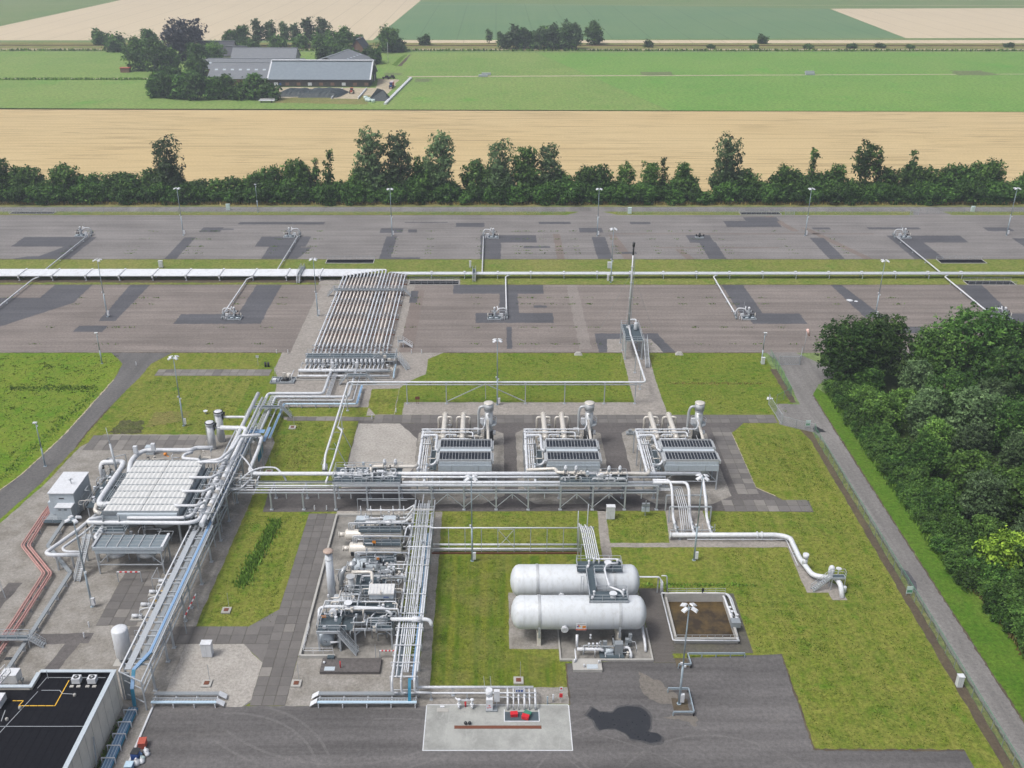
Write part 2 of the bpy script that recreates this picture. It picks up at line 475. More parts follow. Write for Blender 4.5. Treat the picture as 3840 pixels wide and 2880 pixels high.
# ---------------------------------------------------------------- the land
rect('ground', -4500, 4500, -200, 7500, 0, M['ground'])
Z1, Z2, Z3, Z4 = .006, .012, .018, .024
WX = 420
poly('wheat_field', [(-WX,366),(WX,366),(WX,544),(-WX,560)], Z1, M['wheat'])
poly('meadow', [(-WX-300,560.5),(0,549.5),(95,548),(30,792),(-800,804)], Z1, M['meadow'])
poly('meadow', [(95.3,548),(WX+300,541),(900,800),(30.5,792)], Z1, M['meadow2'])
poly('wheat_field', [(-1100,868),(G(806,87)[0]-.5,872),(G(907,3.5)[0]-.5,1262),(G(907,3.5)[0],3000),(-1500,3000),G(262,0),G(0,57)], Z1, M['wheat_far'])
poly('potato_field', [G(806,86),G(1955,82.5),G(1791,19),G(907,4)], Z1, M['crop'])
poly('wheat_field', [G(1957,82.5),(1400,900),(1900,1225),G(1793,19)], Z1, M['wheat_far'])
poly('wheat_field', [(400,1285),(2200,1250),(2600,2200),(500,2200)], Z1, M['wheat_far'])
poly('farm_track', [(-1100,1226),(1900,1190),(1900,1180),(-60,1212)], Z2, M['sand'])
poly('wheat_strip', [(-80,853),(1200,845),(1200,872),(-80,872)], Z1, M['wheat_far'])
poly('railway_verge', [(-1200,806),(1200,800),(1200,845),(-80,853),(-1200,866)], Z1, M['rough'], .6, step=8)
poly('canal_path', [(-1200,813),(1200,806),(1200,811),(-1200,818)], Z2, M['sand'], .3, step=8)
poly('railway_ballast', [(-1200,838),(1200,829),(1200,834),(-1200,843)], Z2, M['soil'], .3, step=8)
poly('field_path', [(-800,661),(-222,662),(-222,665),(-800,664)], Z2, M['sand'], .4, step=6)
poly('cattle_track', [G(880,166.5),G(1400,164),G(2212,160.5),(700,676),(700,678.5),G(2212,159.6),G(1400,162.6),G(880,164.8)], Z2, M['sand'], .35, step=5)
for pts in ([G(898,170),G(936,170),G(928,177),G(896,177)], [G(1385,155),G(1450,155),G(1460,163),G(1395,163)], [G(2050,152),G(2120,152),G(2160,162),G(2070,163)], [G(830,158),G(870,158),G(872,163),G(835,163)]):
    poly('trampled_ground', pts, Z3, M['trample'], 2.2, step=5)
# bands behind the yard
rect('verge', -WX, WX, 357, 366.2, Z2, M['rough'], .35)
rect('service_road', -WX, WX, 350.3, 356.6, Z2+.002, M['lane'], .12)
rect('verge', -WX, WX, 346, 350.2, Z3, M['strip'], .2)
poly('road_junction', [(25,345.5),(44,345.5),(38,351),(31,351)], Z4, M['pad_f'], .2)
poly('road_junction', [(150,345.5),(164,345.5),(162,351),(152,351)], Z4, M['pad_f'], .2)
rect('grass_strip', -WX, WX, 272.6, 296.4, Z1, M['strip'], .15)
rect('paved_yard', -WX, WX, 296.1, 345.8, Z2, M['pad_f'], .1)
rect('paved_yard', -WX, 250, 223.6, 272.8, Z2, M['pad_n'], .1)

# site ground south of the yards
rect('lawn', -95, 66, 60, 223.7, Z1, M['lawn'])
poly('meadow', [(-300,60),(-70,60),(-73,100),(-86,160),(-89.5,210),(-92,223.7),(-300,223.7)], Z2, M['west'], .2)
rect('lawn', -57, 66, 188, 223.7, Z2, M['lawn_n'])
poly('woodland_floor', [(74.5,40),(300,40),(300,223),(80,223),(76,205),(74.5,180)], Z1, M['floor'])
poly('verge', [(71.2,40),(75.6,40),(78.2,114),(77.4,128.5),(75.3,134),(75,167),(75.3,199),(73.5,204),(71.7,200),(71.5,187)], Z2, M['verge'], .12)
rect('verge', 66.4, 67.4, 40, 180, Z2, M['rough'], .15)
# bare soil strip along the fence
poly('soil_strip', [(64.7,40),(66.35,40),(66.4,180),(66.4,182.6),(64.2,183.6),(65.1,179)], Z3, M['soil'], .12)
poly('soil_strip', [(65.6,196.2),(66.9,196.2),(67,214),(65.4,214)], Z3, M['soil'], .15)
# lane on the right with the gate apron
poly('lane', [(67.1,30),(71.3,30),(71.3,142),(71.5,187),(71.7,200),(74.5,205.5),(80,210),(80,215),(74.2,223.8),(67,223.8),(68.6,217),(68.4,211.6),(67.5,198),(67.5,195.3),(62.3,195.6),(60.8,190.2),(60.4,186),(63,184.4),(66.9,182.2),(67.5,177),(67.1,142)], Z4, M['lane'], .16)
for pts in ([(67.2,135.5),(68.4,134),(68.6,131.2),(67.9,128.6),(67,129.2),(67.2,132)],):
    poly('repair_patch', pts, Z4+.006, M['patch'], .12, step=.5)
poly('wet_patch', [(66.9,183.5),(67.8,185.2),(68.6,184),(69.5,182.4),(68.3,182.5),(67.4,181.7)], Z4+.006, M['dark'], .25, step=.6)
# left road
lr = [(-130,30),(-120,60),(-106,118),(-97,148),(-92.2,165.3),(-90.2,182),(-89.3,208.7),(-90.2,217),(-95.5,223.9)]
rr = [(-79.9,223.9),(-83.4,217),(-83.6,209),(-84.2,205),(-85.2,194),(-85.9,182),(-85.8,176),(-87,162),(-89.5,149),(-95,125),(-108,80),(-118,30)]
poly('road', lr[::1] + rr, Z3, M['road'], .09)
# gravel yard round the big cooler bank, down to the building
poly('gravel_yard', [(-82,181.5),(-47,181.2),(-45.6,178),(-45.6,151.5),(-46.0,122),(-46.2,103.2),(-46.2,60),(-112,60),(-107,84),(-94.2,125),(-88.6,149),(-86.2,162),(-85,176)], Z3-.002, M['gravel_b'], .12)
poly('gravel_yard', [(-46.3,103.2),(-35,103.2),(-34.0,104.6),(-34.0,112),(-37.8,116.2),(-46.3,116.2)], Z3+.003, M['gravel'], .1)
poly('plant_road', [(-38,120),(-33.8,124.4),(-33.8,104.2),(-34.8,103.2),(-34.0,112),(-37.8,116)], Z3+.0015, M['slab'], .05)
poly('footpath', [(-69,118.4),(-61,118.6),(-61,116.3),(-69,116)], Z4, M['plantasph'], .1)
poly('footpath', [(-64.4,116.3),(-62.3,116.3),(-63.6,108),(-65.6,108)], Z4+.001, M['plantasph'], .1)
poly('footpath', [(-79.5,131),(-77.2,131),(-79,116),(-81.4,116)], Z4, M['plantasph'], .12)
poly('scorched_grass', [(-80.5,187.5),(-75.5,187.5),(-74.6,181.9),(-81.3,181.9)], Z4, M['scorch'], .5, step=.6)
poly('scorched_grass', [(-74.4,192),(-66.5,192),(-67,188),(-74.6,184)], Z4, M['drylawn'], .4, step=.6)
poly('mown_lawn', [(-9.4,138.4),(14,138.4),(2.0,128.5),(2.0,115),(9.2,112.3),(10.2,107.1),(-9.3,107.1)], Z2+.004, M['stripe'], .08)
# yard at the bottom
poly('asphalt_lot', [(-47.2,30),(-47.2,103.3),(10.2,103.5),(10.2,111.9),(42.1,113.9),(41.6,95.5),(61.2,95.4),(61.5,30)], Z3, M['lot'], .07)
rect('gravel_bed', -29.1, -9.4, 103.35, 113.2, Z4, M['gravel_b'], .08)
poly('gravel_bed', [(-11,103.5),(10.1,103.7),(10.1,107),(-11,107)], Z4+.004, M['gravel_b'], .1)
# plant area
poly('plant_road', [(-45,187.9),(-26.3,187.9),(-26.3,186.5),(53,186.6),(49.5,182.2),(49.3,160.5),(52.3,157.4),(53.4,155.8),(58.1,155.8),(57.9,151.9),(37.6,152.4),(-42.5,152),(-43,160.4),(-29.5,160.4),(-29.5,187.4)], Z3, M['plantasph'], .06)
poly('gravel_apron', [(-29.4,160.2),(-18.6,161.5),(-16,168),(-16.3,179.5),(-20.6,186.3),(-29.4,186.3)], Z4, M['gravel'], .12)
poly('gravel_apron', [(-53,223.7),(-53,213.8),(-51.3,209.6),(-50,200),(-45.6,188),(-26.2,190),(-22.1,190.4),(-22.1,203.5),(-20.5,207),(-16.6,211),(-16.6,219.8),(-12.9,223.7)], Z3+.003, M['hard'], .1)
rect('lawn', -46.6, -28.1, 188.9+.6, 193.9, Z4, M['lawn'], .1)
poly('lawn', [(-28.4,203),(-22.2,203.4),(-22.2,190.5),(-26.3,190.4),(-28.2,193.9)], Z4+.002, M['lawn'], .1)
rect('hardcore_strip', -20.4, 37.3, 190.3, 196.4, Z3, M['hard'], .1)
poly('footpath', [(31.2,223.8),(37.9,223.8),(37.3,211.6),(37.2,190.2),(30.7,190.2),(30.8,200)], Z3+.004, M['hard'], .08)
poly('footpath', [(18.5,152.8),(20,152.8),(19.8,142.5),(19.4,129),(18,129),(18.1,142.5)], Z3, M['hard'], .08)
poly('footpath', [(19.5,140.9),(50.2,140.9),(50,133),(50,128.4),(53.4,128.4),(53.5,126.5),(55.9,126.5),(55.4,130.5),(52,133.5),(51.9,144.3),(37.8,144.5),(37.7,152.4),(30.9,152.6),(30.1,142.2),(19.6,142.2)], Z3+.004, M['hard'], .08)
rect('hardcore_strip', -11, 2.5, 147, 152, Z2, M['lawn'])
poly('gravel_strip', [(-11.2,152),(-9.8,152),(-9.5,107),(-11,107)], Z4+.008, M['gravel_b'], .12)
# gravel and hardstanding in the near yard round the manifold
poly('hardcore_strip', [(-51,223.7),(-45,223.7),(-45,272.6),(-51,272.6)], Z3, M['hard'], .1)
rect('pipe_ballast', -45, -26.6, 226, 283, Z3+.002, M['redsoil'], .2)
poly('hardcore_strip', [(-26.6,224),(-24.2,224),(-23.6,272.6),(-26.6,272.6)], Z3, M['hard'], .15)
rect('pipe_ballast', -52, -10.5, 272.9, 277.5, Z3, M['hard'], .2)
rect('dark_strip', -150, -52, 274.6, 277.6, Z2, M['soil'], .3)  # dark brown strip along the near side of the wide pipe row
# dark repair patches on the yards
def patches(lst, z=Z4):
    for p in lst:
        poly('repair_patch', p, z + rnd.uniform(0, .003), M['patch'], .16, step=.8)
def rp(x0, x1, y0, y1): return [(x0,y0),(x1,y0),(x1,y1),(x0,y1)]
patches([rp(-158,-133.8,309,319.5), [(-146,296.3),(-134,296.3),(-134,310),(-140,310)], [(-152,296.2),(-137,296.2),(-140,299),(-148,299)],
 rp(-104.2,-100.5,296.3,319), rp(-101,-94,325,330.5), rp(-78.6,-62,309,320), rp(-73.8,-63.5,296.3,310), [(-62.5,296.3),(-60,308),(-64,308),(-64,296.3)],
 rp(-36.8,-33.2,296.3,320), rp(-39.5,-31.8,324,329.5), rp(-30,-27,324.6,328.2), rp(-36.8,-24,296.3,298), rp(-5,1.6,296.3,314.5), rp(-5.2,13.5,313.4,321.5), rp(-14,-4,331,336), rp(9,17.6,307.5,309.6), rp(15,26,334.5,337.2), rp(-32,-17,336,337),
 rp(32,36.6,296.3,319.5), rp(28.5,36.5,324.5,330), rp(47,54,334.5,337),rp(40.2,45,301.4,303.5), rp(64,72,313,321.5), rp(67,72.4,296.4,314), rp(80,99,331,338.5), rp(88,100,338,343), rp(104.8,109.6,296.4,318.5),
 rp(109,115,328.2,330.4),rp(128,146,328.2,330.6), rp(131.4,156,313.4,321), rp(131.5,141,296.4,314), rp(172.2,178,296.4,318), rp(168,177,326,330.5),rp(-90,-60,334,337), rp(-100,-90,327.5,329)])
patches([rp(-129,-118,258,272.6), [(-150,240),(-131,240),(-118,258),(-118,262),(-150,262)], [(-106,244.5),(-101.6,244.5),(-101.2,272.6),(-107,272.6)], rp(-110,-102.3,237,241.3), rp(-85.5,-62.4,242.5,249.5), rp(-70,-62.6,249.5,272.5),
 rp(-12.3,13.7,265.2,272.6), rp(1.0,6.2,248.5,265.3), rp(-5.5,15.4,243.2,250.3), rp(2.7,4.1,226,240.5), rp(-24.4,-22.2,258,267.5), rp(10.4,14,254.3,256), rp(68,82.5,242.5,250), [(66.5,249),(72.5,249),(72.2,272.6),(66,272.6)], [(99.3,247),(104.6,247),(101,272.6),(97.8,272.6)], rp(134,152,242.5,250), [(134,249),(140,249),(142,272.6),(135,272.6)], rp(104,112,236,240.6),
 [(25.5,223.8),(31.5,223.8),(31.5,235),(25.5,235)], [(36,235),(36,232.5),(41,223.8),(44.5,223.8),(41.8,235)], rp(25.5,42,232.6,236)])
poly('hardcore_strip', [(27.6,223.8),(41.5,223.8),(39.6,232.2),(28.4,232.2)], Z4+.006, M['hard'], .1)
M['red_asph'] = asphalt('reddish_repair', (.175,.148,.134), .1, .2, 0, .5)
for p in (rp(19.2,21.6,296.3,323), [(38,322),(40.4,322),(43.4,296.3),(40.2,296.3)], [(105,330),(107.5,330),(118.5,296.3),(115.8,296.3)], rp(40,128,322.6,323.5), rp(52,92,307.5,308.4), rp(-24,-20.5,224,268), [(96,345),(99,345),(103.5,326),(101,326)], [(60,296.3),(62.5,296.3),(60,306),(57.8,306)]):
    poly('repair_patch', p, Z3+.002, M['red_asph'], .12)
poly('repair_patch', [(20.6,272.6),(23.6,272.6),(24,226),(20.8,226)], Z3+.002, asphalt('pale_repair', (.225,.203,.188), .1, .15, 0, .6), .2)
# puddle stain and tyre marks on the lot
M['oil'] = paint('wet_asphalt_stain', (.026,.028,.033), .35, 0, .6, (.05,.051,.054), .9, .4)
M['damp'] = asphalt('damp_asphalt', (.075,.075,.078), .15, .2, 0, .5)
stain = [(660,1225),(690,1190),(710,1160),(750,1175),(770,1195),(880,1200),(920,1160),(1000,1145),(1110,1155),(1160,1190),(1195,1240),(1190,1330),(1170,1355),(1250,1370),(1285,1400),(1275,1440),(1200,1455),(1110,1430),(1030,1420),(985,1370),(900,1335),(840,1335),(770,1345),(740,1310),(720,1260)]
_st = [G((1900+x*.4521)/1.73599, (2130+y*.4521)/1.73599) for x, y in stain]; _cx = sum(p[0] for p in _st)/len(_st); _cy = sum(p[1] for p in _st)/len(_st)
poly('damp_edge', [(_cx+(x-_cx)*1.07, _cy+(y-_cy)*1.12) for x, y in _st], Z4+.002, M['damp'], .12, step=.4)
poly('wet_stain', [G((1900+x*.4521)/1.73599, (2130+y*.4521)/1.73599) for x, y in stain], Z4+.004, M['oil'], .06, step=.4)
M['dust'] = gravel('dry_sand_drift', (.165,.152,.135), (.14,.13,.12), 5, .6)
for st_ in ([(1095,860),(1160,890),(1300,960),(1420,1060),(1400,1140),(1300,1130),(1180,1090),(1120,1010)], [(1290,1235),(1420,1225),(1560,1220),(1590,1260),(1560,1320),(1520,1280),(1420,1250)]):
    poly('sand_drift', [G((1900+x*.4521)/1.73599, (2130+y*.4521)/1.73599) for x, y in st_], Z4+.002, M['dust'], .25, step=.5)
def arc_marks():
    M['tyre'] = asphalt('tyre_scuffed_asphalt', (.133,.129,.128), .1, .1, 0, .6)
    for cx, cy, r, a0, a1, w in ((-36,88,14,-10,95,.35),(-36,88,15.7,-10,95,.35),(20,84,17,60,170,.3),(20,84,18.9,70,150,.3),(-5,80,20,20,80,.25),(-22,96,30,185,215,.3),(-14,70,31,60,95,.3),(-14,70,32.9,60,95,.3),(2,64,36,50,88,.25),(-20,118,25,230,300,.35),(-20,118,27,230,300,.35),(30,108,24,185,250,.35),(28,83,15,20,150,.3)):
        n = 26; P_ = []
        for k in range(n+1):
            a = R(a0+(a1-a0)*k/n); P_.append((cx+math.cos(a)*(r-w/2), cy+math.sin(a)*(r-w/2)))
        for k in range(n, -1, -1):
            a = R(a0+(a1-a0)*k/n); P_.append((cx+math.cos(a)*(r+w/2), cy+math.sin(a)*(r+w/2)))
        poly('tyre_mark', [(x, min(y, 103)) for x, y in P_], Z4+rnd.uniform(-.003, .001), M['tyre'], .06, step=1.0)
arc_marks()
def edge(pts, w=.28, m='soil', z=Z4+.01):
    for (xa,ya),(xb,yb) in zip(pts, pts[1:]):
        L = math.hypot(xb-xa, yb-ya); nx_, ny_ = -(yb-ya)/L*w/2, (xb-xa)/L*w/2
        poly('ragged_edge', [(xa-nx_,ya-ny_),(xb-nx_,yb-ny_),(xb+nx_,yb+ny_),(xa+nx_,ya+ny_)], z+rnd.uniform(0,.004), M[m], w*.45, step=.5)
edge([(42.1,113.9),(41.6,95.5),(61.2,95.4)]); edge([(10.2,103.6),(10.2,111.9)], .2); edge([(71.3,60),(71.3,142),(71.5,187),(71.7,200)], .3); edge([(67.2,60),(67.2,142),(67.5,177)], .2)
edge([(-95,223.7),(-53,223.7)], .25); edge([(-13,223.6),(31.2,223.6)], .3); edge([(38,223.6),(67,223.6)], .3); edge([(-200,272.8),(-52,272.8)], .3); edge([(-10,272.7),(137,272.7)], .3); edge([(-200,296.1),(200,296.1)], .3); edge([(-200,345.8),(25,345.8)], .35)
edge([(49.4,182.2),(49.3,160.5),(52.3,157.4)], .2, 'sand'); edge([(-85.2,194),(-85.9,182),(-85.8,176)], .3, 'soil'); edge([(-89.3,208),(-90.2,182),(-92.2,165.3),(-97,148)], .25, 'sand')

# ---------------------------------------------------------------- paving slabs: each slab its own piece
def slab_field(name, x0, x1, y0, y1, pale=.06, skip=(), w=2.0, h=1.95):
    base = rect(name, x0, x1, y0, y1, Z4+.002, M['joint'], .05)
    nx = round((x1-x0)/w); ny = round((y1-y0)/h); w = (x1-x0)/nx; h = (y1-y0)/ny
    mb = B(); g = .028
    mb.add([(-w/2+g,-h/2+g,0),(w/2-g,-h/2+g,0),(w/2-g,h/2-g,0),(-w/2+g,h/2-g,0),(-w/2+g+.02,-h/2+g+.02,.03),(w/2-g-.02,-h/2+g+.02,.03),(w/2-g-.02,h/2-g-.02,.03),(-w/2+g+.02,h/2-g-.02,.03)],
           [(4,5,6,7),(0,1,5,4),(1,2,6,5),(2,3,7,6),(3,0,4,7)])
    me = [mesh_of('paving_slab', mb, M['slab'], (0,0,0)), mesh_of('paving_slab', mb, M['slab_l'], (0,0,0))]
    bl = WL[base.name]
    for i in range(nx):
        for j in range(ny):
            x = x0+(i+.5)*w; y = y0+(j+.5)*h
            if any(a < x < b and c < y < d for a, b, c, d in skip): continue
            o = bpy.data.objects.new('paving_slab', me[1 if rnd.random() < pale else 0]); COL.objects.link(o)
            o.parent = base; o.location = (x-bl[0], y-bl[1], Z4+.006-bl[2]+rnd.uniform(-.004,.006))
            o.rotation_euler = (rnd.uniform(-.003,.003), rnd.uniform(-.003,.003), rnd.uniform(-.004,.004))
slab_field('slab_lane', -34.0, -29.1, 103.4, 151.4, .05, w=1.65)
slab_field('slab_lane', -56, -34.0, 116.1, 120.1, .1)
slab_field('slab_lane', -26.3, 60.3, 186.5, 190.3, .10)
slab_field('slab_lane', 45.4, 49.4, 158, 184.4, .25)
slab_field('slab_lane', 41.8, 57.8, 152.1, 156, .3)
slab_field('slab_apron', -84, -60, 174.8, 181, .55)
slab_field('slab_lane', -61.4, -55.2, 120.3, 134, .12)
slab_field('slab_lane', -80.5, -53.4, 210.2, 213.8, .8)
slab_field('slab_lane', -45, -26.4, 187.5, 189.3, .6)
ORD = ['first','second','third','fourth','fifth','sixth','seventh','eighth','ninth','tenth','eleventh','twelfth','thirteenth','fourteenth','fifteenth','sixteenth','seventeenth','eighteenth','nineteenth']
# ---------------------------------------------------------------- vegetation
def leaf_mat(name, a, b, c):
    t = NT(name)
    at = t.n('ShaderNodeAttribute', attribute_name='tone').outputs['Fac']
    oi = t.n('ShaderNodeObjectInfo').outputs['Random']
    v = t.pos((1,1,1), 0, True)
    cl = t.ramp(t.noise(v, .55, 3), .38, .62)
    col = t.mix(cl, a, b); col = t.mix(t.ramp(at, .55, 1, 0, .7), col, c)
    col = t.mix(1.0, col, t.ramp(at, 0, 1, .42, 1.5), 'MULTIPLY')
    col = t.mix(1.0, col, t.ramp(oi, 0, 1, .6, 1.45), 'MULTIPLY')
    t.fin(col, .6, 0, .25)
    tr = t.n('ShaderNodeBsdfTranslucent'); t.l(col, tr.inputs['Color'])
    mx = t.n('ShaderNodeMixShader'); mx.inputs[0].default_value = .25
    t.l(t.p.outputs[0], mx.inputs[1]); t.l(tr.outputs[0], mx.inputs[2]); t.l(mx.outputs[0], t.out.inputs['Surface'])
    return t.m
M['leaf_dark'] = leaf_mat('oak_leaf', (.036,.100,.018), (.060,.142,.024), (.115,.21,.036))
M['leaf_mid'] = leaf_mat('alder_leaf', (.048,.115,.022), (.075,.155,.028), (.13,.22,.042))
M['leaf_grey'] = leaf_mat('willow_leaf', (.072,.13,.05), (.10,.168,.066), (.15,.215,.095))
M['leaf_light'] = leaf_mat('maple_leaf', (.07,.155,.028), (.105,.205,.036), (.16,.27,.05))
M['leaf_bright'] = leaf_mat('lime_leaf', (.10,.19,.02), (.17,.27,.025), (.24,.34,.04))
M['leaf_purple'] = leaf_mat('copper_beech_leaf', (.032,.034,.046), (.043,.05,.058), (.065,.075,.072))
M['reed'] = leaf_mat('reed_leaf', (.12,.24,.03), (.145,.26,.04), (.18,.28,.055))
M['drygrass'] = leaf_mat('dry_tuft', (.22,.19,.06), (.28,.23,.08), (.35,.28,.11))

def leaf_mesh(name, lumps, n, size, m, seed, fill=.55, flat=0.0):
    """leaf faces spread through ellipsoid lumps (x,y,z,rx,ry,rz)"""
    g = np.random.default_rng(seed); L = np.array(lumps, float)
    a = (L[:,3]*L[:,4]*L[:,5])**(2/3); per = 10; nc = max(12, n//per); k = g.choice(len(L), nc, p=a/a.sum())
    d = g.normal(size=(nc,3)); d /= np.linalg.norm(d, axis=1)[:,None]
    rr = fill + (1.06-fill)*g.random(nc)**.55
    rr *= 1 + .14*np.sin(d[:,0]*7+k*1.7)*np.cos(d[:,2]*6+k) + .09*g.normal(size=nc)
    cc = L[k,:3] + d*L[k,3:6]*rr[:,None]
    j = g.integers(0, nc, n); d = d[j]; tn = (g.random(nc)*.65)[j] + g.random(n)*.35
    c = cc[j] + g.normal(size=(n,3))*size*np.array([1.15,1.15,.75])
    c[:,2] = np.maximum(c[:,2], .12)
    nrm = d*.5 + g.normal(size=(n,3))*.55 + np.array([0,0,.55]); nrm /= np.linalg.norm(nrm, axis=1)[:,None]
    t = np.cross(nrm, g.normal(size=(n,3))); t /= np.linalg.norm(t, axis=1)[:,None]; b = np.cross(nrm, t)
    s = size*(.55+.9*g.random(n))[:,None]
    v = np.empty((n,4,3)); v[:,0] = c - t*s; v[:,1] = c - b*s*.55 + nrm*s*.12; v[:,2] = c + t*s; v[:,3] = c + b*s*.55 + nrm*s*.12
    return raw_mesh(name, v.reshape(-1,3), n, m, tn)
def raw_mesh(name, v, n, m, tone):
    me = bpy.data.meshes.new(name)
    me.vertices.add(n*4); me.vertices.foreach_set('co', v.ravel())
    me.loops.add(n*4); me.loops.foreach_set('vertex_index', np.arange(n*4, dtype=np.int32))
    me.polygons.add(n); me.polygons.foreach_set('loop_start', np.arange(0, n*4, 4, dtype=np.int32)); me.polygons.foreach_set('loop_total', np.full(n, 4, dtype=np.int32))
    at = me.attributes.new('tone', 'FLOAT', 'FACE'); at.data.foreach_set('value', tone.astype(np.float32))
    me.materials.append(m); me.update(); me.validate()
    return me
def trunk_mb(h, r, lumps, seed, lean=.3):
    g = random.Random(seed); mb = B(); top = h*.62
    mb.tube([(0,0,-.1),(g.uniform(-lean,lean)*.4, g.uniform(-lean,lean)*.4, top*.5),(g.uniform(-lean,lean), g.uniform(-lean,lean), top)], r, 7, .5)
    for L in g.sample(lumps, min(6, len(lumps))):
        z0 = g.uniform(.22, .55)*h
        mb.tube([(0,0,z0),((L[0])*.5, L[1]*.5, (z0+L[2])/2+.3),(L[0]*.95, L[1]*.95, L[2])], r*.38, 5, .3)
    return mb
def lumps_round(h, w, n, seed, base=.22, up=0.0):
    g = random.Random(seed); out = [(0,0,h*.58,w*.34,w*.34,h*.36)]
    for i in range(n):
        a = i*2.399+g.uniform(-.4,.4); z = h*(base+.1+(.80-base)*(i+.5)/n + g.uniform(-.05,.05))
        q = math.sin(math.pi*min(.98, max(.08, (z/h-base*.6)/(1.02-base*.6))))**.6
        rad = w*.36*q*(1 if i % 3 else .8); s = w*g.uniform(.15,.24)
        out.append((math.cos(a)*rad, math.sin(a)*rad, z, s, s, s*g.uniform(.8,1.15)))
    out.append((g.uniform(-.1,.1)*w, g.uniform(-.1,.1)*w, h*.88, w*.18, w*.18, h*.11))
    return out
def lumps_tall(h, w, n, seed):
    g = random.Random(seed); out = []
    for i in range(n):
        z = h*(.22+.70*(i+.5)/n); q = math.sin(math.pi*(.12+.78*(i+.5)/n))**.7
        a = i*2.4+g.uniform(-.6,.6); rad = w*.27*q; s = w*g.uniform(.18,.28)
        out.append((math.cos(a)*rad, math.sin(a)*rad, z, s, s, s*g.uniform(1.0,1.5)))
    return out
def lumps_spindle(h, w, n, seed):
    g = random.Random(seed); out = []
    for i in range(n):
        z = h*(.15+.82*(i+.5)/n); rad = w*.3*(1-.6*i/n)*g.uniform(.2,1); a = g.uniform(0,6.3); s = w*.28*(1-.55*i/n)*g.uniform(.7,1.2)
        out.append((math.cos(a)*rad, math.sin(a)*rad, z, s, s, s*1.2))
    return out
def make_tree(name, h, w, lumps, n, size, m, seed, trunk_r=.22, cat='tree', fill=.5):
    root = thing(name, 'tree', cat)
    o = bpy.data.objects.new('crown', leaf_mesh('crown', lumps, n, size, m, seed, fill)); COL.objects.link(o); o.parent = root
    obj('trunk', trunk_mb(h, trunk_r, lumps, seed), M['bark'], root, (0,0,0))
    return root
TPL = {}
def tpl(key, *a, **k):
    TPL[key] = make_tree(*a, **k); index(TPL[key]); TPL[key]['_tpl'] = 1
# far row templates (about 365 m off)
tpl('willow1','willow_tree',17,9,lumps_tall(17,10,16,1),3800,.42,M['leaf_grey'],1,.3)
tpl('willow2','willow_tree',17,10,lumps_tall(17,11,20,2)+lumps_round(9,11,6,5),4600,.42,M['leaf_grey'],2,.3)
tpl('alder1','alder_tree',13,8,lumps_tall(13,8,13,3),3000,.42,M['leaf_mid'],3,.25)
tpl('spin1','young_tree',12,4,lumps_spindle(12,4,11,4),800,.36,M['leaf_dark'],4,.12)
tpl('spin2','young_tree',11,4.5,lumps_spindle(11,5,9,14),750,.38,M['leaf_dark'],14,.12)
tpl('maple','maple_tree',14,9,lumps_round(14,9,12,6,.38),2300,.42,M['leaf_mid'],6,.22)
tpl('bush1','bush',8,9,lumps_round(7.5,10,9,7,.02),3000,.42,M['leaf_dark'],7,.12,'bush')
tpl('bush2','bush',8,9,lumps_round(8.5,9,8,8,.02),3000,.42,M['leaf_mid'],8,.12,'bush')
tpl('bush3','bush',6,8,lumps_round(6,9,7,9,0.0),2400,.42,M['leaf_dark'],9,.1,'bush')
# wood on the right (about 150-200 m off)
tpl('oakA','oak_tree',15,13,lumps_round(15,14,20,21,.16),12000,.30,M['leaf_dark'],21,.32)
tpl('oakB','oak_tree',14,12,lumps_round(14,12,17,22,.18),10500,.30,M['leaf_mid'],22,.3)
tpl('oakC','oak_tree',13,11,lumps_round(13,12,15,23,.10),10500,.30,M['leaf_dark'],23,.3)
tpl('willowA','willow_tree',12,9,lumps_tall(12,10,15,24)+lumps_round(8,9,6,25,.05),9500,.30,M['leaf_grey'],24,.25)
tpl('bushA','bush',5,6,lumps_round(5,7,9,26,0),5200,.26,M['leaf_mid'],26,.08,'bush')
tpl('bushB','bush',4,6,lumps_round(4,7,8,27,0),4800,.26,M['leaf_dark'],27,.08,'bush')
tpl('limeA','lime_tree',8,6,lumps_round(8,7.5,12,28,.05),3600,.34,M['leaf_bright'],28,.14)
tpl('limeB','maple_tree',9,8,lumps_round(9,9,12,29,.05),5600,.32,M['leaf_light'],29,.16)
# farm trees (about 600-800 m off)
tpl('farmA','tree',16,15,lumps_round(16,16,14,31,.05),2600,.85,M['leaf_mid'],31,.4)
tpl('farmB','tree',14,12,lumps_round(14,13,12,32,.05),2200,.8,M['leaf_dark'],32,.35)
tpl('beech','beech_tree',20,22,lumps_round(20,24,18,33,.05),3600,.9,M['leaf_purple'],33,.5)
tpl('farmT','poplar_tree',18,8,lumps_tall(18,9,12,34),1300,.8,M['leaf_grey'],34,.3)
tpl('farmW','willow_tree',15,15,lumps_round(15,16,12,35,.05),2500,.8,M['leaf_light'],35,.4)
tpl('farmS','bush',6,8,lumps_round(6,9,7,36,0),1100,.75,M['leaf_mid'],36,.12,'bush')

USED = set()
def plant(key, x, y, label, group=None, s=1.0, rz=None, sz=None, name=None):
    t = TPL[key]; rz = rnd.uniform(0, 6.28) if rz is None else rz
    sc = (s, s, s*(sz or 1.0))
    if key not in USED:
        USED.add(key); t.location = (x, y, 0); t.rotation_euler = (0,0,rz); t.scale = sc; t['label'] = label
        if group: t['group'] = group
        o = t
    else:
        o = copy_tree(t, (x, y, 0), rz, label, None, sc)
        if 'group' in o and not group: del o['group']
        if group: o['group'] = group
    if name: o.name = name
    return o
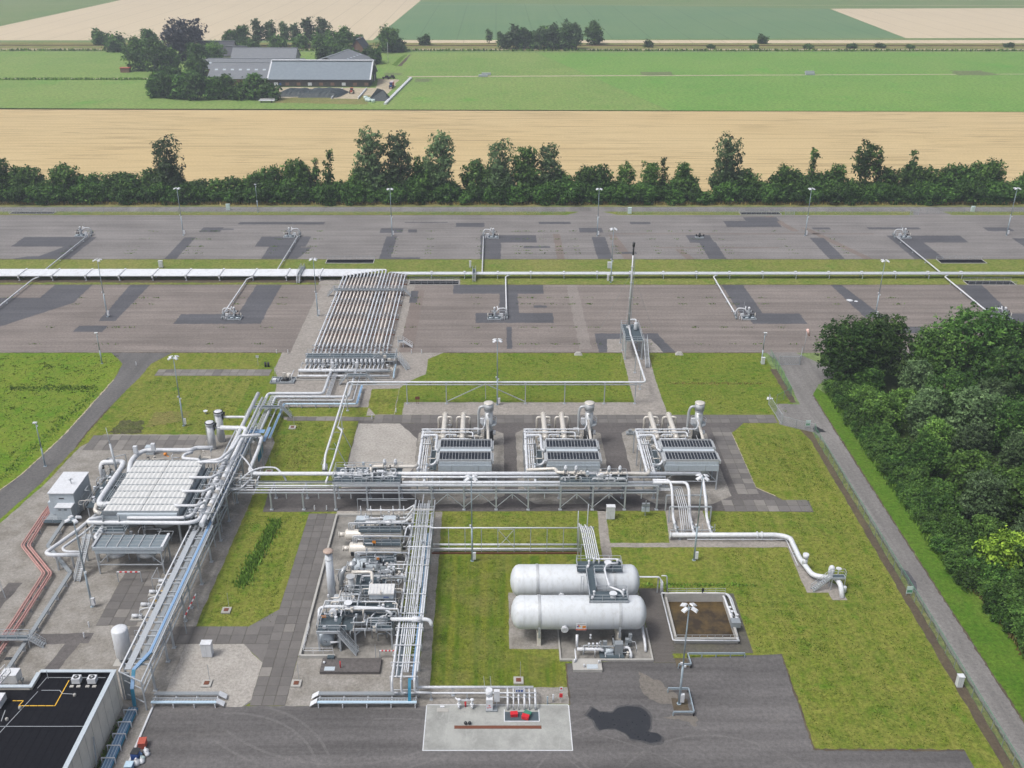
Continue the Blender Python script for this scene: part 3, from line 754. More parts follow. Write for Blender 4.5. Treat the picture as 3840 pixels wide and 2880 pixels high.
# tall trees of the row: picture position of the foot, height, kind, label
row = [(15,372,'maple',13,'broad dark maple at the left end of the tree row'),
 (150,385,'bush2',11,'lone higher bush near the left end of the tree row'),
 (378,388,'willow2',20,'tall grey-green willow with layered crown left of centre in tree row'),
 (660,384,'maple',10,'low round maple behind the tree row left of its thin saplings'),
 (718,388,'spin1',16,'very thin sapling sticking up left of the tallest willows'),
 (690,388,'spin2',13,'second thin sapling, left beside the thinnest one in the row'),
 (808,391,'willow1',23,'tallest willow, left of the close pair in the row centre'),
 (866,391,'willow1',21.5,'tall slim willow, right of the close pair in row centre'),
 (905,392,'spin2',14,'ragged half-bare young tree between two tall willows'),
 (950,391,'willow1',22,'single tall willow right of the close willow pair'),
 (1082,394,'willow2',19,'left tree of the three willows right of the row gap'),
 (1133,394,'alder1',17,'middle and slimmest of the three willows right of the gap'),
 (1185,394,'willow1',18,'right tree of the three willows beside the row gap'),
 (1265,396,'alder1',11,'small round-topped alder between willows and the low hedge'),
 (1350,397,'maple',11,'low maple standing left of the big willow on the right'),
 (1400,397,'maple',12,'taller of two low maples left of the big right willow'),
 (1428,394,'spin1',13,'thin sapling just left of the big right willow'),
 (1470,396,'alder1',12,'bushy alder touching the big right willow on its left'),
 (1562,394,'willow2',20.5,'big grey willow with side lobe in the right half of row'),
 (1685,400,'alder1',11.5,'lone slim alder right of the big right willow'),
 (1748,400,'spin1',16,'thin spire-shaped sapling left of the airy maple'),
 (1800,400,'alder1',11.5,'bushy alder filling in before the airy maple'),
 (1862,396,'maple',17.5,'airy light maple high on its stem near the right end'),
 (1955,400,'spin2',15.5,'spire-shaped sapling right of the airy maple'),
 (2035,402,'maple',10,'rounded low maple near the right end of the row'),
 (2130,402,'alder1',13,'pointed broad alder near the right end of the row'),
 (2200,402,'spin1',15,'thin sapling at the far right edge of the row')]
for u, v, k, h, lb in row:
    x, y = G(u, 428); y = 366 + rnd.uniform(0, 3)
    x = G(u, 428)[0]
    H0 = {'willow1':17,'willow2':17,'alder1':13,'spin1':12,'spin2':11,'maple':14,'bush2':8.5}[k]
    s = h/H0
    plant(k, x, y, lb, None, s*.92 if k.startswith('will') else s*.98, None, 1.2)
x = -196
while x < 205:
    gap = (-16 < x < -7) or (74 < x < 84)
    for yy, kk in ((362.6, ('bush3','bush1')), (366.3, ('bush1','bush2'))):
        if gap and yy > 364: continue
        plant(rnd.choice(kk), x + rnd.uniform(-1.5,1.5), yy + rnd.uniform(-1,1), 'dense dark green bush in the unbroken lower growth of the tree row', 'bushes of the tree row', rnd.uniform(.78,1.05), None, rnd.uniform(.8,1.1)*(.7 if gap else 1))
    if rnd.random() < .42 and not gap:
        plant(rnd.choice(('bush2','bush2','bush1')), x + rnd.uniform(-2,2), 368.5, 'dense dark green bush in the unbroken lower growth of the tree row', 'bushes of the tree row', rnd.uniform(1.0,1.3), None, rnd.uniform(1.0,1.35))
    x += rnd.uniform(4.2, 5.4)
# the wood: edge trees named, the rest of it shares a label
GW = 'trees of the wood beyond the lane'
near = [('oakA',80.5,206,15.5/15,'left half of the dark oak pair at the near yard corner'),
 ('oakB',88,207.5,16/14,'right half of the dark oak pair beside the yard corner'),
 ('oakC',83.5,199,.55,'low dark oak under the oak pair at the lane bend'),
 ('willowA',93,197,.75,'grey willow between the oak pair and the tallest oak'),
 ('oakB',99.5,204,14.5/14,'dark oak rising left of the tallest oak in the wood'),
 ('oakA',108,206,18/15,'tallest oak of the wood with open dark crown'),
 ('oakC',117,204.5,15.5/13,'dense oak at the right picture edge behind the wood'),
 ('limeB',80.5,183,.95,'light green leaning maple at the wood edge by the lane'),
 ('limeA',82.6,133.5,.95,'bright yellow-green lime tree in the lower wood edge'),
 ('willowA',86,148,.8,'silvery willow dome in the middle of the wood edge'),
 ('willowA',96,176,1.0,'tall silvery willow deeper in the wood'),
 ('limeB',84.5,141.5,.62,'light maple growing behind the bright lime tree')]
for k, x, y, s, lb in near:
    plant(k, x, y, lb, None, s)
taken = [(x, y, 3.6) for _, x, y, _, _ in near]
g2 = random.Random(11)
cnt = 0
for _ in range(1500):
    y = g2.uniform(98, 220); x = g2.uniform(80, 82+ (y-90)*.50)
    if y > 198: continue
    if y > 190 and x > 90: continue
    if y < 131 and x < 82: continue
    if any(math.hypot(x-a, y-b) < r+3.3 for a, b, r in taken): continue
    taken.append((x, y, 3.4)); cnt += 1
    e = x < 84
    k = g2.choice(('oakC','limeB','oakB','bushA') if e else ('oakA','oakB','oakC','limeB','willowA','oakB'))
    plant(k, x, y, 'dark leafy tree merging into the mass of the wood beyond the lane', GW, g2.uniform(.5,.75) if e else g2.uniform(.72,1.1))
y = 98.0
while y < 204:
    ex = 78.6 if y < 116 else (78.0 if y < 130 else 76.2)
    for dx in (0, 2.6):
        plant(g2.choice(('bushA','bushB','bushA')), ex + dx + g2.uniform(0,1.0), y + g2.uniform(-1,1), 'low bush along the mown verge at the edge of the wood', 'bushes along the wood edge', g2.uniform(.45,.72) if dx == 0 else g2.uniform(.65,1.0))
    y += g2.uniform(2.3, 3.4)
# farm and far trees  (foot in picture, height, label)
far = [('farmA',302,152,19,'big round tree at the left end of the farm wood'),('farmA',345,160,20,'broad dark tree second from the left in the farm wood'),('beech',402,128,27,'dark purple copper beech towering over the farm trees'),
 ('farmB',430,152,17,'dark tree below the copper beech'),('farmW',462,140,14,'light green tree between copper beech and farm roofs'),('farmB',325,108,15,'round tree peeping over the farm wood on its far left'),
 ('farmB',335,210,11,'leftmost tree of the low front clump by the farm'),('farmB',365,212,13,'second tree of the low front clump by the farm'),('farmB',395,214,13,'middle tree of the low front clump by the farm'),('farmB',425,215,14,'tree before the grey barn in the low front clump'),
 ('farmA',430,176,15,'round tree beside the left end of the grey barn'),('farmB',460,214,12,'tree at the grey barn front, left of the farm track'),('farmB',492,214,13,'taller tree before the grey barn front'),('farmB',552,214,14,'lone tree at the joint of the two long barns'),('farmS',580,215,9,'small tree hiding the corner of the blue-roofed barn'),
 ('farmB',525,103,16,'dark tree at left end of the row behind the farm'),('farmT',560,100,20,'left poplar of the row behind the farm'),('farmT',585,100,19,'second poplar of the row behind the farm'),('farmT',618,100,18,'third and airiest poplar behind the farm'),('farmT',640,100,17,'fourth poplar behind the farm'),('farmT',668,100,21,'fifth poplar behind the farm with a forked top'),('farmT',700,100,21,'last poplar of the row behind the farm'),
 ('farmA',745,110,16,'round dark tree between the poplars and the farmhouse'),('farmB',775,108,11,'small tree next to the farmhouse roof'),('farmW',840,113,17,'weeping willow at the farm garden corner'),('farmS',862,112,8,'bush at the right side of the weeping willow'),
 ('farmS',700,130,10,'orchard tree behind the dome-roofed shed, left'),('farmS',730,126,10,'orchard tree behind the dome-roofed shed, right'),('farmS',800,134,9,'garden bush left of the farmhouse willow'),('farmB',812,138,10,'garden tree in front of the weeping willow'),('farmS',545,112,9,'bush behind the twin grey roofs of the farm'),
 ('farmT',1057,94,11,'small tree left of the far copse'),('farmA',1283,96,16,'separate tree at the right end of the far copse'),
 ('farmS',217,96,10,'left of two small trees by the railway'),('farmS',253,111,11,'right of two small trees by the railway'),('farmS',919,97,7,'lone bush by the railway right of the farm'),
 ('farmS',1645,94,6,'bush on the far side of the railway'),('farmS',1535,104,4,'low leftmost bush of the railway hedge'),('farmS',1630,105,4.5,'wide low bush of the railway hedge'),('farmS',1745,105,5,'rounded bush in the middle of the railway hedge'),('farmS',1840,104,5,'low bush right of middle in the railway hedge'),('farmS',1900,103,5,'narrow upright bush of the railway hedge'),('farmS',1965,104,4,'small low bush near the end of railway hedge'),('farmS',2180,102,5,'dark bush at the right end of the railway hedge'),('farmS',1400,102,5,'lone low bush right of the far copse')]
far += [('farmB',315,135,16,'dark tree filling the middle of the left farm wood'),('farmA',372,160,15,'broad tree in front of the copper beech'),('farmB',345,205,13,'rear tree of the low front clump, left'),('farmB',380,200,14,'rear tree of the low front clump, middle'),('farmB',412,203,13,'rear tree of the low front clump, right'),('farmS',475,212,8,'bush between two trees before the grey barn'),('farmS',520,214,8,'bush before the grey barn wall'),('farmA',720,112,14,'rounded garden tree left of the farmhouse'),('farmS',760,135,9,'shrub at the foot of the farmhouse'),('farmB',500,104,13,'dark tree at the back of the farm roofs'),('farmS',600,104,9,'undergrowth below the first poplars'),('farmS',650,104,9,'undergrowth below the middle poplars'),('farmS',690,105,10,'undergrowth below the last poplars')]
H0 = {'farmA':16,'farmB':14,'beech':20,'farmT':18,'farmW':15,'farmS':6.5}
for k, u, v, h, lb in far:
    x, y = G(u, v); w = 1.0
    sz = 1.0
    s = h/H0[k]
    if k == 'farmS' and v > 100 and u > 1500: s *= 1.15; sz = .55
    plant(k, x, y, lb, None, s, None, sz)
for i in range(13):
    u = 1082 + i*13.5; x, y = G(u, 106)
    plant('farmB' if i % 2 else 'farmT', x, y + rnd.uniform(-4,6), '%s tree from the left in the far copse beside the railway' % ORD[i], 'trees of the far copse', rnd.uniform(.85,1.15)*(.8 if i < 2 else 1.12 if i > 6 else .9))

# reeds and tall grass in the ditches: nobody could count the blades
def tufts(name, pts_fn, n, h, w, m, seed, label, cat):
    g = np.random.default_rng(seed); p = pts_fn(g, n)
    hh = h*(.5+.7*g.random(n)); a = g.random(n)*6.28; t = np.stack([np.cos(a), np.sin(a), 0*a], 1)*w*(.6+.8*g.random(n))[:,None]
    ln = np.stack([g.normal(size=n)*.25, g.normal(size=n)*.25, np.ones(n)], 1)*hh[:,None]
    v = np.empty((n,4,3)); b = np.c_[p, np.full(n, .0)]
    v[:,0] = b-t; v[:,1] = b+t; v[:,2] = b+t*.35+ln; v[:,3] = b-t*.35+ln
    o = bpy.data.objects.new(name, raw_mesh(name, v.reshape(-1,3), n, m, g.random(n))); COL.objects.link(o)
    return tag(o, label, cat, None, 'stuff')
def along(path, wid):
    P_ = np.array(path, float); L = np.linalg.norm(np.diff(P_, axis=0), axis=1); cum = np.r_[0, L.cumsum()]
    def fn(g, n):
        s_ = g.random(n)*cum[-1]; i = np.clip(np.searchsorted(cum, s_)-1, 0, len(L)-1); f = (s_-cum[i])/L[i]
        return P_[i]+(P_[i+1]-P_[i])*f[:,None] + g.normal(size=(n,2))*wid*.5
    return fn
tufts('reed_strip', along([(-41.4,130),(-40.9,136),(-39.9,143),(-39.4,149)], 1.3), 1700, .6, .12, M['reed'], 1, 'dark reed strip growing in the lawn ditch beside the blue cable rack', 'reeds')
tufts('reed_strip', along([(-112,203.5),(-92.5,203.5)], 1.7), 700, .3, .14, M['reed'], 2, 'dark tall grass strip across the left meadow', 'tall grass')
tufts('reed_strip', along([(-91.2,203),(-93.0,186),(-95.2,166),(-99,150)], 1.7), 900, .3, .14, M['reed'], 3, 'dark tall grass line along the left road', 'tall grass')
tufts('tall_grass', along([(8,129.8),(16.5,129.8)], .7), 420, .4, .12, M['reed'], 4, 'rough dark grass line behind the two tanks left of walkway', 'tall grass')
tufts('tall_grass', along([(24,130.3),(42,130.3)], .6), 420, .28, .12, M['reed'], 5, 'rough dark grass line right behind the two tanks', 'tall grass')
tufts('tall_grass', along([(-39.6,178),(-39.4,168)], 2.4), 150, .22, .10, M['drygrass'], 6, 'dry yellow tuft patch in the lawn between the racks', 'tall grass')
tufts('tall_grass', along([(-19,205.5),(29,205.5)], .7), 700, .22, .12, M['drygrass'], 7, 'dry grass line under the overhead pipe', 'tall grass')
tufts('tall_grass', along([(40,206),(62,206)], .7), 450, .2, .12, M['drygrass'], 8, 'dry grass line in the lawn right of the vent path', 'tall grass')
tufts('tall_grass', along([(-190,360.6),(195,360.6)], 1.2), 6000, .9, .28, M['drygrass'], 9, 'dry tall grass fringe at the foot of the tree row', 'tall grass')
tufts('tall_grass', along([(75.6,136),(75.5,200)], .7), 3600, .9, .2, M['reed'], 10, 'tall weeds between mown verge and wood', 'tall grass')
tufts('tall_grass', along([(76.8,131),(78.5,126),(78.6,100)], .9), 2600, .8, .2, M['drygrass'], 11, 'brownish weeds at the lower corner of the wood edge', 'tall grass')
tufts('ditch_grass', along([(-760,657),(-225,658)], 1.6), 3200, 1.4, .5, M['reed'], 12, 'ditch growth along the farm path on the left', 'tall grass')
tufts('ditch_grass', along([(-1000,806),(1000,799)], 2), 5200, 1.6, .7, M['reed'], 13, 'long ditch hedge line at the far side of the meadow', 'tall grass')
tufts('weed_tuft', lambda g, n: np.stack([g.choice([-138,-100,-72,-60,-22,7,10,15,26,39,52,60,95,112,-117,-96,-33,-5,20.6,66,75], n)+g.normal(size=n)*.8, g.choice([302,305,309,317,262,240,229,257,326], n)+g.normal(size=n)*.25], 1), 2600, .28, .12, M['reed'], 14, 'scattered weed tufts sprouting from cracks of the paved yards', 'weeds')

# short clumps that roughen the mown lawns
M['clump'] = leaf_mat('lawn_clump', (.078,.145,.012), (.118,.165,.02), (.215,.215,.055))
M['clump_g'] = leaf_mat('meadow_clump', (.07,.165,.010), (.11,.19,.016), (.21,.21,.05))
def area(rects, clus=.55):
    A = np.array([(b-a)*(d-c) for a, b, c, d in rects])
    def fn(g, n):
        k = g.choice(len(rects), n, p=A/A.sum()); r = np.array(rects)[k]
        p = np.stack([r[:,0]+(r[:,1]-r[:,0])*g.random(n), r[:,2]+(r[:,3]-r[:,2])*g.random(n)], 1)
        m = int(n*clus); c = p[g.integers(0, max(1, m//14), m)] + g.normal(size=(m,2))*.35
        rr = r[:m]; ok = np.ones(m, bool); q = p.copy(); q[:m] = c
        inside = np.zeros(n, bool)
        for a, b, cc, d in rects: inside |= (q[:,0] > a+.3) & (q[:,0] < b-.3) & (q[:,1] > cc+.3) & (q[:,1] < d-.3)
        return np.where(inside[:,None], q, p)
    return fn
tufts('lawn_clumps', area([(42.5,64.5,95.8,126),(56.2,64.5,126,180),(38.3,49.8,114.2,140.5),(52.2,56,134,151.5),(50,64,160.5,181),(38,50,145,151.5),(20.2,30,143,151.5)]), 15000, .12, .10, M['clump'], 51, 'short grass clumps on the large lawn right of the tanks', 'grass')
tufts('lawn_clumps', area([(-9,1.8,107.5,138),(-44.8,-34.6,121,151),(-45,-33,161,187),(-9,14,141,151.5)]), 9000, .11, .09, M['clump'], 52, 'short grass clumps on the lawns between the pipe racks', 'grass')
tufts('lawn_clumps', area([(-16,30.6,197,223),(38.2,64,191,222.5),(-81,-54,183,209)]), 8000, .12, .11, M['clump_g'], 53, 'short grass clumps on the lawns behind the gas units', 'grass')
tufts('meadow_clumps', area([(-125,-97,150,222),(-97,-92,186,222)]), 7000, .16, .12, M['clump_g'], 54, 'grass clumps on the meadow left of the road', 'grass')
# ---------------------------------------------------------------- shared builders
def railing(T, pts, z, h=1.1, m='galv', step=1.7, r=.035, name='railing'):
    mb = B()
    for (x0,y0), (x1,y1) in zip(pts, pts[1:]):
        L = math.hypot(x1-x0, y1-y0); n = max(1, round(L/step))
        for zz in (h, h*.52): mb.beam((x0,y0,z+zz), (x1,y1,z+zz), r*1.7)
        for i in range(n+1):
            a = i/n; mb.beam((x0+(x1-x0)*a, y0+(y1-y0)*a, z-.05), (x0+(x1-x0)*a, y0+(y1-y0)*a, z+h+.02), r*1.8)
    return obj(name, mb, M[m], T)
def stair(T, p0, p1, w=.9, m='galv', rail=True):
    """flight of steps from p0 (foot) to p1 (head)"""
    p0 = Vector(p0); p1 = Vector(p1); d = (p1-p0); hz = Vector((d.x,d.y,0)).normalized(); s = Vector((-hz.y,hz.x,0))*(w/2)
    st = B()
    for k in (-1,1): st.beam(p0+s*k, p1+s*k, .07, .24)
    n = max(3, int(d.z/.22))
    for i in range(1, n+1):
        c = p0 + d*(i/(n+.5)); st.beam(c-s, c+s, .24, .04)
    fl = obj('stair_flight', st, M[m], T)
    if rail:
        for k in (-1,1):
            mb = B(); u = Vector((0,0,1.0))
            mb.beam(p0+s*k+u, p1+s*k+u, .06); mb.beam(p0+s*k+u*.5, p1+s*k+u*.5, .05)
            for q in (0,.33,.66,1): mb.beam(p0+d*q+s*k, p0+d*q+s*k+u, .06)
            obj('handrail', mb, M[m], T)
    return fl
def platform(T, x0, x1, y0, y1, z, sides='NSEW', legs=True, m='galv', gap=(), lw=.18, zb=0.0):
    dk = B().box(x0+.06,x1-.06,y0+.06,y1-.06,z-.05,z); obj('deck', dk, M['grate'], T)
    fr = B().box(x0,x1,y0,y0+.1,z-.22,z+.06).box(x0,x1,y1-.1,y1,z-.22,z+.06).box(x0,x0+.1,y0+.1,y1-.1,z-.22,z+.06).box(x1-.1,x1,y0+.1,y1-.1,z-.22,z+.06)
    obj('deck_frame', fr, M[m], T)
    if legs:
        for x in (x0+lw/2,x1-lw/2):
            for y in (y0+lw/2,y1-lw/2): obj('leg', B().box(x-lw/2,x+lw/2,y-lw/2,y+lw/2,zb,z-.22), M[m], T)
    e = .05
    if 'N' in sides: railing(T, [(x0+e,y1-e),(x1-e,y1-e)], z)
    if 'S' in sides: railing(T, [(x0+e,y0+e),(x1-e,y0+e)], z)
    if 'E' in sides: railing(T, [(x1-e,y0+e),(x1-e,y1-e)], z)
    if 'W' in sides: railing(T, [(x0+e,y0+e),(x0+e,y1-e)], z)
def pipe(name, pts, r, m, label, cat='pipe', group=None, n=8, fil=None, sup=(), flanges=(), ss=.14):
    """a pipe run with its posts: one thing"""
    x, y = pts[0][0], pts[0][1]
    T = thing(name, label, cat, (x, y, 0), group)
    obj('tube', B().tube(pts, r, n, fil), M[m], T)
    for s_ in sup:
        sx, sy, sz = s_[:3]; z0 = s_[3] if len(s_) > 3 else 0
        mb = B().box(sx-ss/2,sx+ss/2,sy-ss/2,sy+ss/2,z0,sz-r*.9).box(sx-ss*1.6,sx+ss*1.6,sy-ss*1.6,sy+ss*1.6,z0,z0+.06).box(sx-r*1.3,sx+r*1.3,sy-.09,sy+.09,sz-r*1.15,sz-r*.85)
        obj('support', mb, M['galv'], T)
    for fx, fy, fz, ax in flanges:
        d = Vector((1,0,0) if ax == 'x' else (0,1,0) if ax == 'y' else (0,0,1))
        p = Vector((fx,fy,fz)); obj('flange', B().cyl(p-d*.09, p+d*.09, r*1.45, None, 12), M[m], T)
    return T
def valve(T, x, y, z, s=.35, ax='y', wheel=True, m='galv', up=.9):
    d = Vector((1,0,0) if ax == 'x' else (0,1,0)); p = Vector((x,y,z))
    mb = B().cyl(p-d*s*1.1, p-d*s*.9, s*.8, None, 10).cyl(p+d*s*.9, p+d*s*1.1, s*.8, None, 10).lathe(p-d*s*.9, d, [(0,s*.4),(s*.5,s*.65),(s*.9,s*.75),(s*1.3,s*.65),(s*1.8,s*.4)], 10)
    mb.cyl(p, p+Vector((0,0,up)), s*.22, None, 8)
    if wheel: mb.cyl(p+Vector((0,0,up)), p+Vector((0,0,up+.07)), s*.75, None, 12)
    return obj('valve', mb, M[m], T)

def clutter(T, x0, x1, y0, y1, z0, z1, n, seed, ax=None):
    """small branch pipes, valves and instruments that fill a process area"""
    g = random.Random(seed)
    for i in range(n):
        x, y, z = g.uniform(x0,x1), g.uniform(y0,y1), g.uniform(z0,z1); q = g.random(); mm = g.choice(('white','white','galv','cream','galvd','clad'))
        if q < .62:
            r = g.choice((.045,.06,.08,.11)); dx = g.uniform(.8,3.2)*g.choice((-1,1)); dy = g.uniform(.6,2.4)*g.choice((-1,1)); dz = g.uniform(.4,1.4)*g.choice((-1,1))
            c = lambda v, a, b: min(max(v, a), b)
            p = [(x,y,z),(c(x+dx,x0,x1),y,z),(c(x+dx,x0,x1),c(y+dy,y0,y1),z),(c(x+dx,x0,x1),c(y+dy,y0,y1),max(.05,z-abs(dz)))]
            if ax == 'x': p = [(x0,y,z),(x1,y,z),(x1,y,z-.5)]
            pp = [p[0]]
            for a in p[1:]:
                if math.dist(a, pp[-1]) > .15: pp.append(a)
            if len(pp) > 1: obj('branch_pipe', B().tube(pp, r, 6, .2), M[mm], T)
        elif q < .82:
            s_ = g.uniform(.14,.26); obj('hand_valve', B().cyl((x,y,z),(x,y,z+.5),s_*.35,None,6).bx(x,y,z,s_*1.6,s_*1.6,s_*1.4).cyl((x,y,z+.5),(x,y,z+.55),s_,None,10), M[g.choice(('white','galvd','dark','cream'))], T)
        else:
            obj('instrument', B().bx(x,y,z+.3,g.uniform(.2,.5),g.uniform(.2,.4),g.uniform(.3,.6)).beam((x,y,max(.03,z-1.0)),(x,y,z+.1),.05), M[g.choice(('whiter','panel','galv','dark'))], T)

# ---------------------------------------------------------------- wells
def make_well():
    T = thing('wellhead', 'well', 'wellhead', (0,0,0)); WL[T.name] = (0,0,0)
    sk = B()
    sk.box(-1.9,1.75,-1.5,-1.36,.1,.42).box(-1.9,1.75,.9,1.04,.1,.42).box(-1.9,-1.76,-1.36,.9,.1,.42).box(1.61,1.75,-1.36,.9,.1,.42).box(-.1,.1,-1.36,.9,.1,.35)
    for x in (-1.6,0,1.5):
        for y in (-1.3,.9): sk.box(x-.15,x+.15,y-.15,y+.15,0,.1)
    obj('skid_frame', sk, M['galv'], T, (0,0,0))
    obj('grating', B().box(-1.76,1.61,-1.36,.9,.3,.36), M['grate'], T)
    tr = B().cyl((0,0,.3),(0,0,.8),.42,None,12).cyl((0,0,.8),(0,0,.92),.55,None,12).cyl((0,0,.92),(0,0,1.6),.3,None,12).cyl((0,0,1.6),(0,0,1.72),.46,None,12).bx(0,0,2.0,.62,.62,.56).cyl((0,0,2.28),(0,0,2.75),.26,None,12)
    tr.cyl((-.75,0,2.0),(.75,0,2.0),.17,None,10).cyl((.62,0,2.0),(.74,0,2.0),.32,None,12).cyl((-.74,0,2.0),(-.62,0,2.0),.32,None,12).cyl((0,-.8,1.25),(0,.3,1.25),.16,None,10)
    obj('christmas_tree', tr, M['galv'], T, (0,0,0))
    obj('tree_cap', B().lathe((0,0,2.75),(0,0,1),[(0,.3),(.2,.34),(.42,.28),(.55,.12)],12), M['whiter'], T)
    for x, y, z in ((-1.0,-.05,2.05),(-.5,-.75,1.3),(-1.35,-.1,1.1)):
        d = Vector((-1,0,0)) if abs(y) < .2 else Vector((0,-1,0)); p = Vector((x,y,z))
        obj('handwheel', B().cyl(p, p+d*.08, .3, None, 14).cyl(p-d*.35, p, .06, None, 6), M['dark'], T)
    obj('post_cap', B().cyl((-1.75,-.2,.4),(-1.75,-.2,1.5),.13,None,10).ball((-1.75,-.2,1.5),.17,8), M['cream'], T)
    obj('flow_loop', B().tube([(.6,0,2.0),(1.1,.15,2.75),(2.9,.5,2.75),(3.35,.7,1.6),(3.35,.7,.8)], .17, 8, .6), M['whiter'], T)
    obj('loop_spur', B().tube([(.95,.1,2.55),(.7,.9,3.1)], .14, 8), M['whiter'], T)
    fr = B()
    for x in (1.3,2.9):
        fr.beam((x,.9,0),(x,.9,1.9),.09); fr.beam((x,-.3,0),(x,-.3,1.3),.09); fr.beam((x,-.3,1.3),(x,.9,1.9),.08)
    fr.beam((1.3,.9,1.9),(2.9,.9,1.9),.09); fr.beam((1.3,.9,1.0),(2.9,.9,1.0),.07)
    obj('stand', fr, M['galv'], T, (2,0,0))
    obj('cabinet', B().box(1.5,2.3,-.75,-.35,.9,1.6).box(1.85,1.95,-.6,-.5,0,.9), M['whiter'], T)
    obj('instrument', B().box(1.1,1.45,-.55,-.3,.75,1.1).box(1.24,1.3,-.46,-.4,0,.75), M['white'], T)
    for x, y in ((2.05,-1.35),(2.6,-1.15)):
        obj('bollard', B().cyl((x,y,0),(x,y,.75),.12,None,8).ball((x,y,.8),.19,8), M['white'], T)
    mb = B().cyl((3.35,.2,.8),(3.35,1.6,.8),.24,None,10).cyl((3.35,.3,.8),(3.35,.45,.8),.36,None,10).cyl((3.35,1.3,.8),(3.35,1.45,.8),.36,None,10).box(3.15,3.55,-.9,.2,.05,.55).bx(3.35,.85,1.25,.4,.35,.6)
    obj('wing_valve', mb, M['galvd'], T)
    obj('hydraulic_box', B().cyl((-1.5,-.95,.55),(-.5,-.95,.55),.2,None,10).cyl((.1,-.95,.55),(1.0,-.95,.55),.2,None,10), M['panel'], T)
    obj('antenna', B().beam((1.2,.9,1.9),(1.2,.9,4.4),.05), M['galv'], T)
    return T
well = make_well(); index(well)
wl = [(-139.4,320.6,1,-136.3,'first wellhead from the left on the far yard'),(-69.2,319.7,1,-66.1,'second wellhead from the left on the far yard'),(-.9,318.8,-1,-4.15,'third wellhead from the left on the far yard, its pipe running straight down'),
 (136.6,318.8,-1,133.4,'rightmost wellhead on the far yard beside a long slanting pipe'),(-70.1,246.5,-1,-73.4,'wellhead on the near yard left of the inclined pipe bundle'),(-.4,246.5,1,2.85,'wellhead on the near yard just right of the inclined pipe bundle'),(67.7,246.5,-1,64.5,'wellhead on the near yard right of the vent stack'),(136.3,246.5,-1,133.1,'wellhead on the near yard at the right picture edge, partly behind oaks')]
for i, (x, y, s, fx, lb) in enumerate(wl):
    lbl = lb
    if i == 0: o = well; o.location = (x,y,0); o['label'] = lbl
    else: o = copy_tree(well, (x,y,0), 0, lbl)
    o['group'] = 'wellheads'
    o.scale = (s*1.0,1,1)
# the closed-in well stub
T = thing('well_stub', 'low closed-in well stub on a dark patch of the far yard', 'wellhead', (68,318.5,0))
obj('base', B().box(66.6,69.4,317.4,319.6,.03,.3), M['galvd'], T); obj('stub', B().cyl((68,318.5,.3),(68,318.5,1.7),.3,None,10).cyl((68,318.5,.9),(68,318.5,1.1),.5,None,10).beam((66.9,318.5,.7),(69.3,318.5,.7),.25), M['dark'], T)
for x in (66.9,69.3): obj('handwheel', B().cyl((x,318.3,1.0),(x,318.2,1.0),.3,None,12).cyl((x,318.5,.6),(x,318.5,1.3),.09,None,8), M['dark'], T)
# flow lines
fl = [(-136.3,318.4,283,'slanting white flow pipe of the first far wellhead'),(-66.1,317.6,283,'slanting white flow pipe of the second far wellhead'),(-4.15,317.2,280,'white flow pipe running straight down from the third far wellhead'),(133.4,317.3,280.3,'long slanting white flow pipe of the rightmost far wellhead')]
for x, y0, y1, lb in fl:
    n = 4; sup = [(x, y0-4-(y0-y1-6)*k/3.0, .8) for k in range(4)]
    pipe('flow_pipe', [(x,y0,.8),(x,y1+.5,.8),(x+(.3 if x > 0 else .0),y1-.3,1.1)], .2, 'whiter', lb, 'pipe', 'flow pipes to the wellheads', 8, .5, sup)
fl = [(-136.4,240,276.2,'slanting white flow pipe leaving at the left picture edge'),(-73.4,248,276.2,'slanting white flow pipe of the wellhead left of the inclined bundle'),(2.85,248,278.3,'white flow pipe running straight up from the central near wellhead'),(64.5,248,278.3,'slanting white flow pipe right of the vent stack'),(133.1,248,278.3,'slanting white flow pipe of the near right wellhead')]
for x, y0, y1, lb in fl:
    sup = [(x, y0+3.5+k*7.2, .8) for k in range(4)]
    pipe('flow_pipe', [(x,y0,.8),(x,y1-.7,.8),(x+1.5,y1,1.2)], .2, 'whiter', lb, 'pipe', 'flow pipes to the wellheads', 8, .6, sup)
